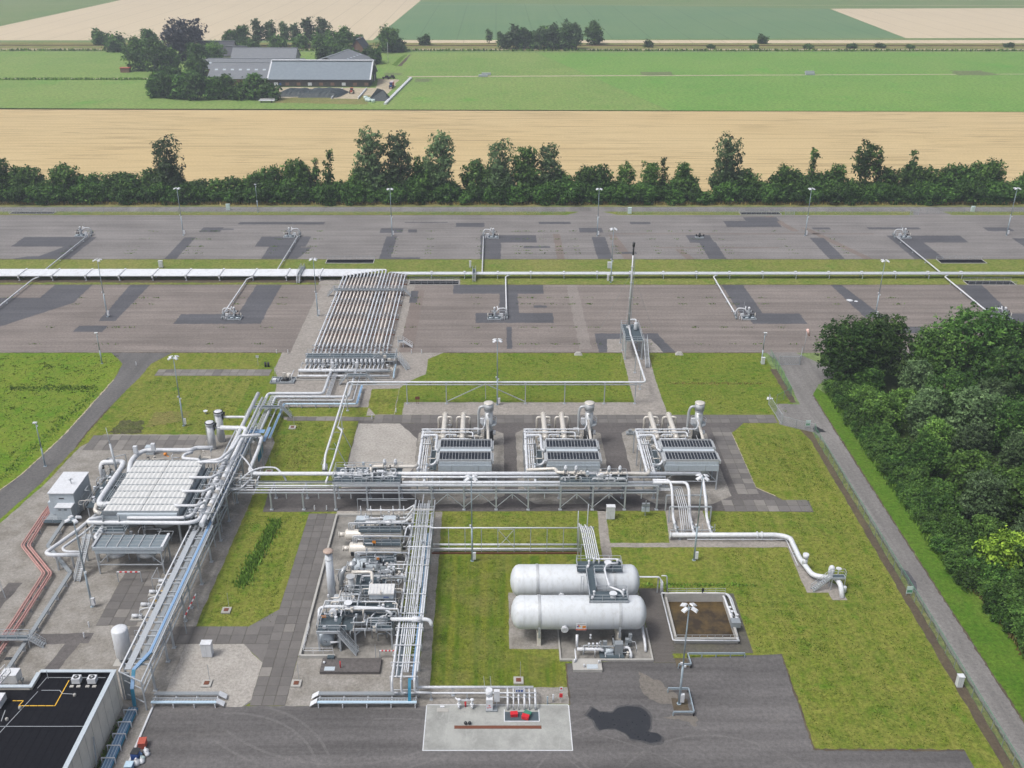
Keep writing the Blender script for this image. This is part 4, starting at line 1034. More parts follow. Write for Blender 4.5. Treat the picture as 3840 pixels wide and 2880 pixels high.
# ---------------------------------------------------------------- gathering pipes and inclined bundle
PIPES_X = [-44.95+1.004*i for i in range(19)]
peach = {2,3,4,5,6,7,8,9,10,15,16}
rows = (265.6, 257.2, 246.7, 236.1, 226.4)
names = ['first','second','third','fourth','fifth','sixth','seventh','eighth','ninth','tenth','eleventh','twelfth','thirteenth','fourteenth','fifteenth','sixteenth','seventeenth','eighteenth','nineteenth']
for i, x in enumerate(PIPES_X):
    if i < 13:
        y = 276.5 + .46*i; pts = [(-300,y,1.45),(x-.0,y,1.45),(x,y-1.5,1.45)] ; rr_ = .235; z = 1.45
    else:
        k = i-13; y = 279.75-.34*k; pts = [(300,y,1.4),(x,y,1.4),(x,y-1.4,1.4)]; rr_ = .18; z = 1.4
    T = thing('gathering_pipe', '%s white pipe from the left in the inclined pipe bundle%s' % (names[i], ', lagged peach' if i in peach else ''), 'pipe', (x, 225, 0), 'gathering pipes of the inclined bundle')
    pts[-1] = (x, 224.6, 1.2)
    obj('tube', B().tube(pts, rr_ if i < 13 else .18, 8, .9), M['white'], T)
    obj('tube', B().tube([(x,224.8,1.2),(x,222.6,1.1),(x,219.5,.9)], .15, 8), M['white'], T)
    if i in peach:
        for a, b in zip((275.8,)+rows, rows):
            z0 = 1.2+(a-224.6)/52*.25; z1 = 1.2+(b-224.6)/52*.25
            obj('lagging', B().tube([(x,a-.8,z0),(x,b+.5,z1)], .26, 8), M['peach'], T)
    else:
        for b in rows: obj('collar', B().cyl((x,b-.2,1.2+(b-224.6)/52*.25),(x,b+.2,1.2+(b-224.6)/52*.25), .29, None, 8), M['white'], T)
    valve(T, x, 223.4 if i % 2 else 222.0, 1.1, .34, 'y', True, 'galvd', .6)
    obj('bypass', B().tube([(x+.3,223.6,1.6),(x+.3,219.6,1.3),(x+.3,219.4,.9)], .07, 6), M['white'], T)
for j, y in enumerate(rows + (274.2,)):
    T = thing('pipe_support', 'steel crossbeam carrying the inclined bundle, %s row from its near end' % ['fifth','fourth','third','second','first','sixth'][j], 'support', (-36,y,0), 'crossbeams under the inclined bundle')
    obj('crossbeam', B().box(-45.9,-26.0,y-.11,y+.11,.72,.94), M['galv'], T)
    for k in range(7): 
        xx = -45.3+k*3.13; obj('leg', B().box(xx-.09,xx+.09,y-.09,y+.09,0,.72), M['galv'], T)
    obj('plinth', B().box(-45.8,-26.1,y-1.4,y-1.0,0,.16), M['rust'], T)
T = thing('footbridge', 'railed steel footbridge crossing over the inclined bundle', 'footbridge', (-36,265.5,0))
platform(T, -45.8, -26.1, 262.9, 263.9, 2.1, 'NS', False)
for x in (-45.7,-39.2,-32.7,-26.2): obj('leg', B().beam((x,263.4,0),(x,263.4,1.9),.14), M['galv'], T)
stair(T, (-47.8,263.4,0), (-45.8,263.4,2.1), .9); stair(T, (-24.1,263.4,0), (-26.1,263.4,2.1), .9)
for j in range(17):
    x = -141.0+9.88*j-9.88*2
    if x > -47: break
    T = thing('pipe_cradle', '%s cradle from the left across the wide white pipe row' % ORD[j], 'support', (x,279,0), 'cradles of the wide pipe row')
    obj('strap', B().box(x-.22,x+.22,276.0,282.4,1.66,1.80).box(x-.22,x+.22,275.9,276.1,.9,1.8), M['whiter'], T)
    obj('beam', B().box(x-.1,x+.1,276.1,282.3,1.02,1.2), M['galv'], T)
    for y in (276.5,279.2,282): obj('leg', B().box(x-.1,x+.1,y-.1,y+.1,0,1.02).box(x-.25,x+.25,y-.25,y+.25,0,.08), M['galv'], T)
for j in range(17):
    x = -19.2+9.85*j
    T = thing('pipe_cradle', '%s low cradle right of the inclined bundle under the narrow pipe row' % ORD[j], 'support', (x,279,0), 'cradles of the narrow pipe row')
    obj('beam', B().box(x-.1,x+.1,277.6,280.2,1.02,1.2), M['galv'], T)
    obj('strap', B().box(x-.12,x+.12,277.7,280.1,1.58,1.68), M['whiter'], T)
    for y in (277.9,279.9): obj('leg', B().box(x-.1,x+.1,y-.1,y+.1,0,1.02), M['galv'], T)
    obj('clamp', B().box(x-.3,x+.3,278.7,279.3,1.68,2.0), M['whiter'], T)
for x, lb in ((-58.1,'steel stile over the wide white pipe row'),(-6.5,'steel stile over the narrow pipe row right of the bundle')):
    T = thing('stile', lb, 'stile', (x,280,0)); y0, y1 = (275.6,282.9) if x < -20 else (277.2,281)
    platform(T, x-.5, x+.5, y0, y1, 2.05, 'EW', True, 'galv', (), .1)
    stair(T, (x,y0-1.8,0), (x,y0,2.05), .9); stair(T, (x,y1+1.8,0), (x,y1,2.05), .9)
# header and valve gallery
T = thing('manifold_header', 'valve gallery with long white header pipes at the foot of inclined bundle', 'manifold', (-36,212,0))
for y, z, r_ in ((210.0,1.5,.42),(208.6,.75,.28),(211.6,.6,.22)):
    obj('header_pipe', B().tube([(-46.3,y,z),(-24.9,y,z)], r_, 12), M['white'], T)
for i, x in enumerate(PIPES_X):
    obj('riser', B().tube([(x,219.4,.9),(x,214.2,.9),(x,212.5,1.5),(x,210,1.5)], .16, 8), M['white'], T)
    obj('actuator', B().cyl((x,213.2,1.2),(x,213.2,1.9),.16,None,8).cyl((x,213.2,1.9),(x,213.2,2.75),.3,None,10).ball((x,213.2,2.75),.3,10), M['white'], T)
    obj('gate_valve', B().bx(x,213.2,1.0,.5,.6,.5), M['galvd'], T); obj('valve_stem', B().cyl((x,214.8,.9),(x,214.8,1.9),.1,None,8).bx(x,214.8,1.9,.3,.3,.3), M['galvd'], T)
    if i % 2 == 0: obj('spool', B().bx(x+.5,216.4,1.0,.3,.9,.45).cyl((x+.5,216.4,1.2),(x+.5,216.4,1.9),.13,None,8), M['dark'], T)
platform(T, -45.6, -23.8, 215.6, 218.4, 2.2, 'NS', False)
for x in np.linspace(-45.4,-24,8): obj('leg', B().beam((x,215.8,0),(x,215.8,2.0),.13), M['galv'], T); obj('leg', B().beam((x,218.2,0),(x,218.2,2.0),.13), M['galv'], T)
stair(T, (-20.9,213.4,0), (-23.6,216.6,2.2), .9)
obj('end_frame', B().beam((-24,211.5,0),(-24,211.5,3.2),.14).beam((-24,218.4,0),(-24,218.4,3.4),.14).beam((-24,211.5,3.2),(-24,218.4,3.4),.12).beam((-27,211.5,3.2),(-24,211.5,3.2),.12).beam((-27,211.5,0),(-27,211.5,3.2),.14), M['galv'], T)
for x, y in ((-26.5,215),(-27.6,216.8),(-25.3,213)): obj('instrument', B().box(x-.35,x+.35,y-.25,y+.25,2.6,3.2).beam((x,y,0),(x,y,2.6),.1), M['cream'], T)
for x in (-38.3,-32.6): obj('actuator_box', B().box(x-.32,x+.32,209.7,210.3,2.5,3.6).cyl((x,210,1.8),(x,210,2.5),.18,None,8), M['whiter'], T)
clutter(T, -46.2, -24.2, 209, 219, .5, 2.6, 60, 60)
obj('kerb', B().box(-46.5,-24,207.6,207.9,0,.3).box(-46.8,-46.5,207.6,212,0,.3), M['conc'], T)
obj('cable_tray', B().tube([(-23.9,214,1.2),(-23.9,209.5,1.2),(-23.9,208.2,.4)], .22, 6), M['pblue'], T)
# pit skid left of the header
T = thing('chemical_skid', 'dark bunded pump skid left of the valve gallery', 'pump skid', (-49.5,207.2,0))
obj('tray', B().box(-52.2,-46.9,205.9,208.9,.02,.08).box(-52.2,-46.9,205.8,205.95,.02,.4).box(-52.2,-46.9,208.85,209,.02,.4).box(-52.35,-52.2,205.8,209,.02,.4).box(-46.9,-46.75,205.8,209,.02,.4).box(-50.6,-50.45,205.95,208.85,.02,.4), M['galvd'], T)
obj('pump', B().cyl((-49.6,207.4,.6),(-48.3,207.4,.6),.35,None,10).bx(-49.2,207.4,.2,1.6,.8,.3), M['dark'], T); obj('tank', B().cyl((-48.3,208.2,.08),(-48.3,208.2,1.6),.45,None,12).bx(-49.4,208.3,.9,.7,.5,1.6), M['cream'], T); obj('box', B().box(-51.9,-51,206.4,207.4,.08,.8).beam((-51.6,208.4,.1),(-51.6,208.4,3.2),.05), M['white'], T)
obj('riser', B().tube([(-47.3,206.5,.1),(-47.3,206.5,1.8),(-47.3,209.5,1.8)], .12, 8), M['white'], T)
# service steps standing alone right of the bundle
T = thing('service_steps', 'lone white steel steps right of the inclined bundle', 'steps', (-23.2,227.5,0))
platform(T, -24.6, -23.2, 226.8, 227.9, 1.6, 'NW', True, 'whiter', (), .1); stair(T, (-20.9,227.3,0), (-23.2,227.3,1.6), .9, 'whiter')
# big pipes leaving the header
def up(pts, z): return [(p[0],p[1],z) for p in pts]
pipe('trunk_pipe', up([(-38.7,210,0),(-38.7,198.2,0),(-51.0,198.2,0),(-51.0,150,0)],1.3), .34, 'white', 'big white pipe from the header that runs west then down left rack', 'pipe', None, 10, .9, [(-42,198.2,1.3),(-46.5,198.2,1.3),(-38.7,204,1.3),(-51,194,1.3),(-51,186,1.3),(-51,178,1.3)], [(-38.7,207.6,1.3,'y')])
pipe('trunk_pipe', up([(-32.8,210,0),(-32.8,196.1,0),(-48.9,196.1,0),(-48.9,181,0),(-48.9,176,0)],1.5)+[(-48.9,174,3.6),(-48.9,150,3.9)], .3, 'white', 'big white pipe under the overhead line, turning west below the stile', 'pipe', None, 10, .9, [(-36,196.1,1.5),(-41,196.1,1.5),(-45,196.1,1.5),(-32.8,203,1.5),(-48.9,190,1.5)], [(-32.8,208,1.5,'y')])
for k in range(4):
    xx = -38.0+.27*k
    pipe('small_pipe', up([(xx,215,0),(xx,197.5-.25*k,0),(-50.2+.27*k,197.5-.25*k,0),(-50.2+.27*k,176,0)],1.05+.0*k), .075, 'white', '%s of four thin pipes beside the big pipe from the header' % ['first','second','third','fourth'][k], 'pipe', 'thin pipes beside the header pipe', 6, .3, [(xx,203+k*.01,1.05),(-43+.2*k,197.5-.25*k,1.05)] if k in (0,) else ())
pipe('instrument_line', up([(-31.6,209.5,0),(-31.6,194.9,0),(-47.7,194.9,0),(-47.7,178,0)],1.25), .15, 'white', 'slim white pipe turning in the south corner under the overhead line', 'pipe', None, 8, .5, [(-35,194.9,1.25),(-40,194.9,1.25),(-44,194.9,1.25)])
T = thing('cable_tray', 'pale blue cable tray on low stools in front of the header pipes', 'cable tray', (-38,193.7,0))
obj('tray', B().beam((-30.6,203,1.0),(-30.6,193.7,1.0),.5,.12).beam((-30.4,193.7,1.0),(-46.7,193.7,1.0),.5,.12).beam((-46.6,193.9,1.0),(-46.6,178,1.0),.5,.12), M['pblue'], T)
obj('cables', B().beam((-30.6,203,1.09),(-30.6,193.9,1.09),.34,.06), M['blue'], T); obj('cables', B().beam((-46.6,193.5,1.09),(-46.6,178,1.09),.34,.06), M['blue'], T)
for x in (-33.5,-36.6,-39.7,-42.8,-45.6): obj('stool', B().box(x-.07,x+.07,193.45,193.95,0,.94), M['galv'], T)
for y in (201,197.5): obj('stool', B().box(-30.85,-30.35,y-.07,y+.07,0,.94), M['galv'], T)
for x0, x1, y, lb in ((-52.2,-46.2,189.3,'railed stile crossing the pipes left of the small lawn'),(-34.2,-29.8,205.5,'railed stile crossing the pipes below the header')):
    T = thing('stile', lb, 'stile', ((x0+x1)/2,y,0)); platform(T, x0, x1, y-.5, y+.5, 2.5, 'NS', True, 'galv', (), .1)
    stair(T, (x1+2.0,y,0), (x1,y,2.5), .8); stair(T, (x0-2.0,y,0), (x0,y,2.5), .8)
# ---------------------------------------------------------------- vent stack and overhead line
T = thing('vent_stack', 'tall slim vent stack on a railed platform in the near yard', 'vent stack', (33.2,225,0))
for x in (31.5,35.5):
    for y in (219.8,225,229.8): obj('leg', B().box(x-.14,x+.14,y-.14,y+.14,0,4.75).box(x-.3,x+.3,y-.3,y+.3,0,.1), M['galv'], T)
obj('brace', B().beam((31.5,219.8,.4),(31.5,225,4.5),.1).beam((31.5,225,4.5),(31.5,229.8,.4),.1), M['galv'], T); obj('brace', B().beam((35.5,219.8,.4),(35.5,225,4.5),.1).beam((35.5,225,4.5),(35.5,229.8,.4),.1), M['galv'], T)
platform(T, 31.3, 35.7, 219.6, 230, 5.0, 'NSW', False); railing(T, [(35.65,222),(35.65,229.9)], 5.0)
stair(T, (36.3,214.6,0), (36.3,221,5.0), .9)
obj('stack_pipe', B().cyl((33,227.4,5.0),(33,227.4,24.0),.31,.2,14).cyl((33,227.4,5.0),(33,227.4,5.5),.6,None,14), M['clad'], T)
for z in (9,13,17,21): obj('stack_flange', B().cyl((33,227.4,z),(33,227.4,z+.12),.38,None,14), M['galv'], T)
obj('stack_tip', B().cyl((33,227.4,24.0),(33,227.4,26.2),.2,None,12).cyl((33,227.4,26.2),(33,227.4,27.2),.32,None,12), M['dark'], T)
obj('knock_out_pot', B().vessel((34.6,226.2,5.1),(0,0,1),2.0,.5,None,14), M['white'], T)
obj('pot_pipe', B().tube([(34.6,226.2,7.1),(34.6,226.9,7.6),(33.2,227.2,7.4)], .2, 8), M['white'], T)
obj('ladder', B().beam((33.5,227.2,5),(33.5,227.2,24),.05).beam((33.5,227.6,5),(33.5,227.6,24),.05), M['galv'], T)
for ax, ay in ((27,238),(41,236),(30,216)): obj('guy_wire', B().beam((33,227.4,20),(ax,ay,.1),.025), M['galv'], T)
T = thing('overhead_pipe', 'long elevated white vent line on posts between the lawns and vent stack', 'pipe', (0,195.6,0))
obj('tube', B().tube([(33,227.2,5.8),(32.9,223,5.3),(32.9,195.7,5.3),(-32.5,195.7,5.3),(-32.5,163.4,5.3),(-32.5,162.0,4.2),(-32.4,160.8,3.6)], .23, 10, .9), M['whiter'], T)
obj('tube', B().tube([(-31.9,175.8,5.0),(-31.9,195,5.0),(32.2,195.1,4.95)], .09, 6, .5), M['white'], T)
for x, y in ((-19.7,195.7),(-11,195.7),(6.5,195.7),(15.2,195.7),(24,195.7),(30.8,195.7),(-2.3,195.7),(-32.5,192.3),(-32.5,183.8),(32.9,203),(32.9,212)):
    if x == -2.3: obj('post', B().beam((x,y,1.2),(x,y,5.0),.14), M['galv'], T)
    else: obj('post', B().box(x-.1,x+.1,y-.1,y+.1,0,5.0).box(x-.3,x+.3,y-.3,y+.3,0,.12).box(x-.25,x+.25,y-.25,y+.25,4.9,5.0), M['galv'], T)
obj('truss_brace', B().beam((-11,195.7,.5),(-2.3,195.7,4.9),.16).beam((-2.3,195.7,4.9),(6.5,195.7,.5),.16), M['galv'], T)
obj('truss_tie', B().beam((-32,195.72,4.75),(31,195.72,4.75),.12), M['galv'], T)
for y in (175.8,168.9): obj('trestle', B().beam((-34.6,y,.05),(-32.5,y,4.9),.13).beam((-29.6,y,.05),(-31.6,y,4.9),.13).beam((-33.1,y,3.6),(-31.0,y,3.6),.1), M['galv'], T)
obj('end_cap', B().cyl((-32.5,162.4,3.9),(-32.4,161.2,3.2),.5,.55,12), M['clad'], T)
pipe('branch_pipe', [(-32.1,176,4.7),(-30.9,174.6,4.6),(-30.9,163,4.6),(-30.9,158,4.9),(-30.9,153.6,5.2)], .2, 'whiter', 'slim white branch kinking off the elevated vent line to the rack', 'pipe', None, 8, .5)

# ---------------------------------------------------------------- lamp masts
def make_lamp(h, heads):
    T = thing('lamp_mast', 'lamp', 'lamp mast', (0,0,0)); WL[T.name] = (0,0,0)
    obj('mast', B().cyl((0,0,0),(0,0,h*.42),.17,.15,10).cyl((0,0,h*.42),(0,0,h),.115,.08,10).cyl((0,0,0),(0,0,.08),.32,None,10), M['mast'], T, (0,0,0))
    if heads == 4:
        obj('cross_arm', B().beam((-.55,0,h),(.55,0,h),.08).beam((0,-.55,h),(0,.55,h),.08), M['mast'], T)
        for sx in (-1,1):
            for sy in (-1,1):
                c = Vector((sx*.62, sy*.52, h-.02)); a = Vector((.42*sx, .3*sy, -.16)); b = Vector((-.28*sy*sx*sx, .3*sx*sy*0+.26, .0))
                mb = B(); u = Vector((sx*.85, sy*.55, -.32)).normalized()*.44; w_ = Vector((0,0,1)).cross(u).normalized()*.33; n_ = u.cross(w_).normalized()
                if n_.z < 0: n_ = -n_
                mb.add([c-u-w_, c+u-w_, c+u+w_, c-u+w_, c-u*.8-w_*.8+n_*.16, c+u*.7-w_*.8+n_*.16, c+u*.7+w_*.8+n_*.16, c-u*.8+w_*.8+n_*.16], [(3,2,1,0),(4,5,6,7),(0,1,5,4),(1,2,6,5),(2,3,7,6),(3,0,4,7)])
                obj('floodlight', mb, M['whiter'], T)
        obj('cabinet', B().box(.1,.62,-.28,.12,.45,1.75), M['whiter'], T)
        obj('spotlight', B().bx(-.25,-.15,h*.44,.3,.24,.28).bx(.25,-.15,h*.41,.28,.22,.26), M['whiter'], T)
    else:
        obj('floodlight', B().bx(0,-.2,h,.75,.5,.2), M['whiter'], T); obj('spotlight', B().bx(.2,-.1,h-.7,.25,.3,.3), M['whiter'], T)
    return T
L4 = make_lamp(16, 4); L1 = make_lamp(9, 1); index(L4); index(L1)
l4 = [(-105.3,321.4,16,'lamp mast on the far yard between the two left wellheads'),(-34.9,320.6,16,'lamp mast on the far yard left of centre'),(34,320.6,16,'lamp mast on the far yard right of centre'),(104,320.9,16,'second lamp mast from the right on the far yard'),(172,321.4,16,'lamp mast at the right edge of the far yard'),
 (-104.7,247.6,16,'lamp mast at the left of the near yard'),(33.8,274.9,16.2,'lamp mast in the grass strip behind the vent stack'),(102,247.1,16,'lamp mast on the near yard behind the oak pair'),(-48.1,248.2,16,'lamp mast left beside the inclined pipe bundle'),(-66.4,185.3,15.9,'lamp mast on the lawn behind the big cooler bank'),(.3,195.2,15.5,'lamp mast in front of the elevated vent line'),(-4,137,16.3,'lamp mast before the pipe bridge left of the tanks'),(33.4,137.2,16.3,'lamp mast beside the footpath right of the tanks'),(25.3,103.8,16.6,'lamp mast inside a guard rail on the asphalt lot'),(-63.6,124.9,16.4,'lamp mast before the fan cooler on the gravel yard')]
for i, (x, y, h, lb) in enumerate(l4):
    o = L4 if i == 0 else copy_tree(L4, (x,y,0))
    o.location = (x,y,0); o.rotation_euler.z = rnd.uniform(-.15,.15); o.scale = (1,1,h/16); o['label'] = lb; o['group'] = 'four-headed lamp masts'
    if i == 0: continue
l1 = [(-86.3,349.7,10.2,'short lamp post on the verge behind the far yard'),(-95.3,217.3,8.1,'short camera post on the meadow beside the left road mouth'),(64.4,218,7.8,'short camera post beside the yard gate'),(-88.9,168.4,9.8,'short lamp post on the meadow left of the road')]
for i, (x, y, h, lb) in enumerate(l1):
    o = L1 if i == 0 else copy_tree(L1, (x,y,0))
    o.location = (x,y,0); o.scale = (1,1,h/9); o['label'] = lb; o['group'] = 'short posts'
# ---------------------------------------------------------------- sump pits with rails
def pit(x0, x1, y0, y1, lb, depth=1.2, rail=True):
    T = thing('drain_pit', lb, 'pit', ((x0+x1)/2,y0,0))
    t = .2; w = B().box(x0,x1,y0,y0+t,0,.14).box(x0,x1,y1-t,y1,0,.14).box(x0,x0+t,y0+t,y1-t,0,.14).box(x1-t,x1,y0+t,y1-t,0,.14)
    obj('rim', w, M['conc'], T)
    obj('cover', B().box(x0+t,x1-t,y0+t,y1-t,.03,.07), M['bitumen'], T)  # flat black sheet painted in for the pit's dark depth, no hollow below
    if rail: railing(T, [(x0+.1,y0+.1),(x1-.1,y0+.1)], .14, 1.0, 'galv', 1.9, .03); 
    railing(T, [(x0+.1,y1-.1),(x1-.1,y1-.1)], .14, 1.0, 'galv', 1.9, .03)
    return T
pit(-53,-38,292,295.9,'black drain pit in the grass behind the wide pipe row', rail=False); pit(-25.6,-10.8,272.6,276.2,'black railed drain pit right beside the inclined bundle'); pit(138,152.4,292,296,'black drain pit behind the narrow pipe row on the right', rail=False); pit(138,152.2,272.4,276.1,'black railed drain pit before the narrow pipe row on the right'); pit(88,102.7,346,349.4,'railed drain pit on the verge behind the far yard'); pit(-175.6,-159.6,347,350,'railed drain pit at the left end of the far verge'); pit(93,104.5,219.6,223.2,'railed drain pit behind the oak pair')
# white low cabinets, marker posts and other small yard furniture
def cabinet(x, y, w, d, h, lb, m='whiter', name='cabinet', z=0):
    T = thing(name, lb, 'cabinet', (x,y,0)); obj('body', B().box(x-w/2,x+w/2,y-d/2,y+d/2,.12,h), M[m], T)
    obj('lid', B().box(x-w/2-.05,x+w/2+.05,y-d/2-.05,y+d/2+.05,h,h+.08), M[m], T); obj('plinth', B().box(x-w/2+.04,x+w/2-.04,y-d/2+.04,y+d/2-.04,0,.12), M['conc'], T)
    obj('door_seam', B().box(x-.01,x+.01,y-d/2-.012,y-d/2,.2,h-.08), M['galvd'], T)
    return T
cabinet(-102.7,288.3,1.2,.8,2.1,'white cabinet in the grass behind the wide pipe row'); cabinet(34.6,287.6,1.0,.7,1.9,'white cabinet in the grass behind the vent stack'); cabinet(33.1,276.2,.6,.5,1.8,'slim white cabinet at foot of mast in grass strip'); cabinet(-7.9,288.3,.6,.5,2,'slim white cabinet beside the right stile'); cabinet(64.4,216.9,.8,.6,1.7,'white cabinet below the camera post at the gate')
cabinet(-97.7,352.2,1.4,.8,2.2,'pale green cabinet on the verge behind the far yard, left','film'); cabinet(48.2,347.6,1.3,.8,2.2,'pale green cabinet on the verge behind the far yard, middle','film'); cabinet(173,350.1,1.2,.8,2,'pale green cabinet on the verge behind the far yard, right','film')
cabinet(20.6,149.9,1.5,.9,2.6,'grey-white cabinet on the lawn in front of the long rack'); cabinet(-42.4,113.6,1.5,1.0,2.4,'white cabinet on gravel right of the blue cable rack'); cabinet(65.4,107.2,.8,.7,1.9,'white cabinet standing by the fence at lower right')
T = thing('windsock', 'pale windsock on a pole before the oak pair', 'windsock', (76,223,0)); obj('pole', B().cyl((76,223,0),(76,223,6.4),.05,None,6), M['galv'], T); obj('sock', B().lathe((76.1,223,6.5),(.35,0,-.9),[(0,.34),(.9,.3),(1.8,.2)],10), paint('windsock_cloth', (.75,.5,.45), .8), T)
def marker(x, y, lb, g):
    o = obj('marker_post', B().cyl((x,y,0),(x,y,.55),.1,None,8).cyl((x,y,.55),(x,y,.7),.13,None,8).cyl((x,y,.7),(x,y,1.0),.1,None,8).ball((x,y,1.0),.12,8), M['whiter']); return tag(o, lb, 'post', g)
for x, y, lb in ((-54.2,223.1,'left of two white posts at the bundle yard edge, left side'),(-51.4,223.1,'right of two white posts at the bundle yard edge, left side'),(-20.9,223.1,'left of two white posts right of the inclined bundle'),(-18.4,223.1,'right of two white posts right of the inclined bundle'),(-33.1,152.4,'left of two white posts at the slab lane below the rack'),(-30.9,152.4,'right of two white posts at the slab lane below the rack'),(-21.8,191.4,'white post at the corner of the slab road, right'),(-26.7,188.3,'white post at the corner of the slab road, left'),(-62.2,119.9,'upper of two white posts on the gravel beside the white tank'),(-62.0,117.4,'lower of two white posts on the gravel beside the white tank'),(-86.5,215.8,'white post at the mouth of the left road')):
    marker(x, y, lb, 'white marker posts')
for x, y, lb in ((20.3,222.5,'left concrete anchor block at the near yard edge'),(45.2,222.6,'right concrete anchor block at the near yard edge')):
    tag(obj('anchor_block', B().add([(x-1,y-.6,0),(x+1,y-.6,0),(x+1,y+.6,0),(x-1,y+.6,0),(x-.5,y-.3,.7),(x+.5,y-.3,.7),(x+.5,y+.3,.7),(x-.5,y+.3,.7)], [(3,2,1,0),(4,5,6,7),(0,1,5,4),(1,2,6,5),(2,3,7,6),(3,0,4,7)]), M['conc']), lb, 'block', 'anchor blocks')
def manhole(x, y, lb, pole=True, s=1.4):
    T = thing('inspection_box', lb, 'manhole', (x,y,0), 'inspection boxes'); obj('frame', B().box(x-s/2,x+s/2,y-s/2,y+s/2,0,.25), M['conc'], T); obj('lid', B().box(x-s*.25,x+s*.25,y-s*.25,y+s*.25,.25,.32), M['rust'], T)
    if pole: obj('marker', B().beam((x+s*.2,y+s*.45,.2),(x+s*.2,y+s*.45,3.0),.05), M['galv'], T)
manhole(-43.1,184.3,'concrete inspection box at the upper end of lawn between racks'); manhole(-44.3,166,'concrete inspection box at the lower end of lawn between racks'); manhole(-42.2,123.8,'concrete inspection box at the lower end of the reed lawn'); manhole(-41.0,107.6,'inspection box with rusty lid on the gravel above tray'); manhole(-28.3,107.6,'inspection box with rusty lid beside the slab lane'); manhole(3.2,108.2,'inspection box at the lower edge of the striped lawn')
T = thing('info_board', 'small brown board on two legs behind the first cooler unit', 'sign', (-17.4,195.5,0)); obj('board', B().bx(-17.4,195.5,1.5,1.0,.06,.7), M['rust'], T)
for x in (-17.6,-17.2): obj('leg', B().beam((x,195.5,0),(x,195.5,1.2),.06), M['rust'], T)
T = thing('info_board', 'small white board with twin bins on the lawn left of the gallery', 'sign', (-56.6,215.9,0)); obj('board', B().bx(-57.3,216.2,2.3,.7,.05,.6), M['white'], T); obj('pole', B().beam((-57.3,216.2,0),(-57.3,216.2,2.1),.07), M['galv'], T)
for x in (-55.3,-54.6): obj('bin', B().cyl((x,215.3,0),(x,215.3,1.2),.28,None,10), M['dark'], T)
tag(obj('bird_bath', B().cyl((-63.2,190.8,0),(-63.2,190.8,.5),.12,None,8).cyl((-63.2,190.8,.5),(-63.2,190.8,.75),.3,.5,12), M['whiter']), 'small white bowl on a stem on the lawn behind the cooler bank', 'marker')
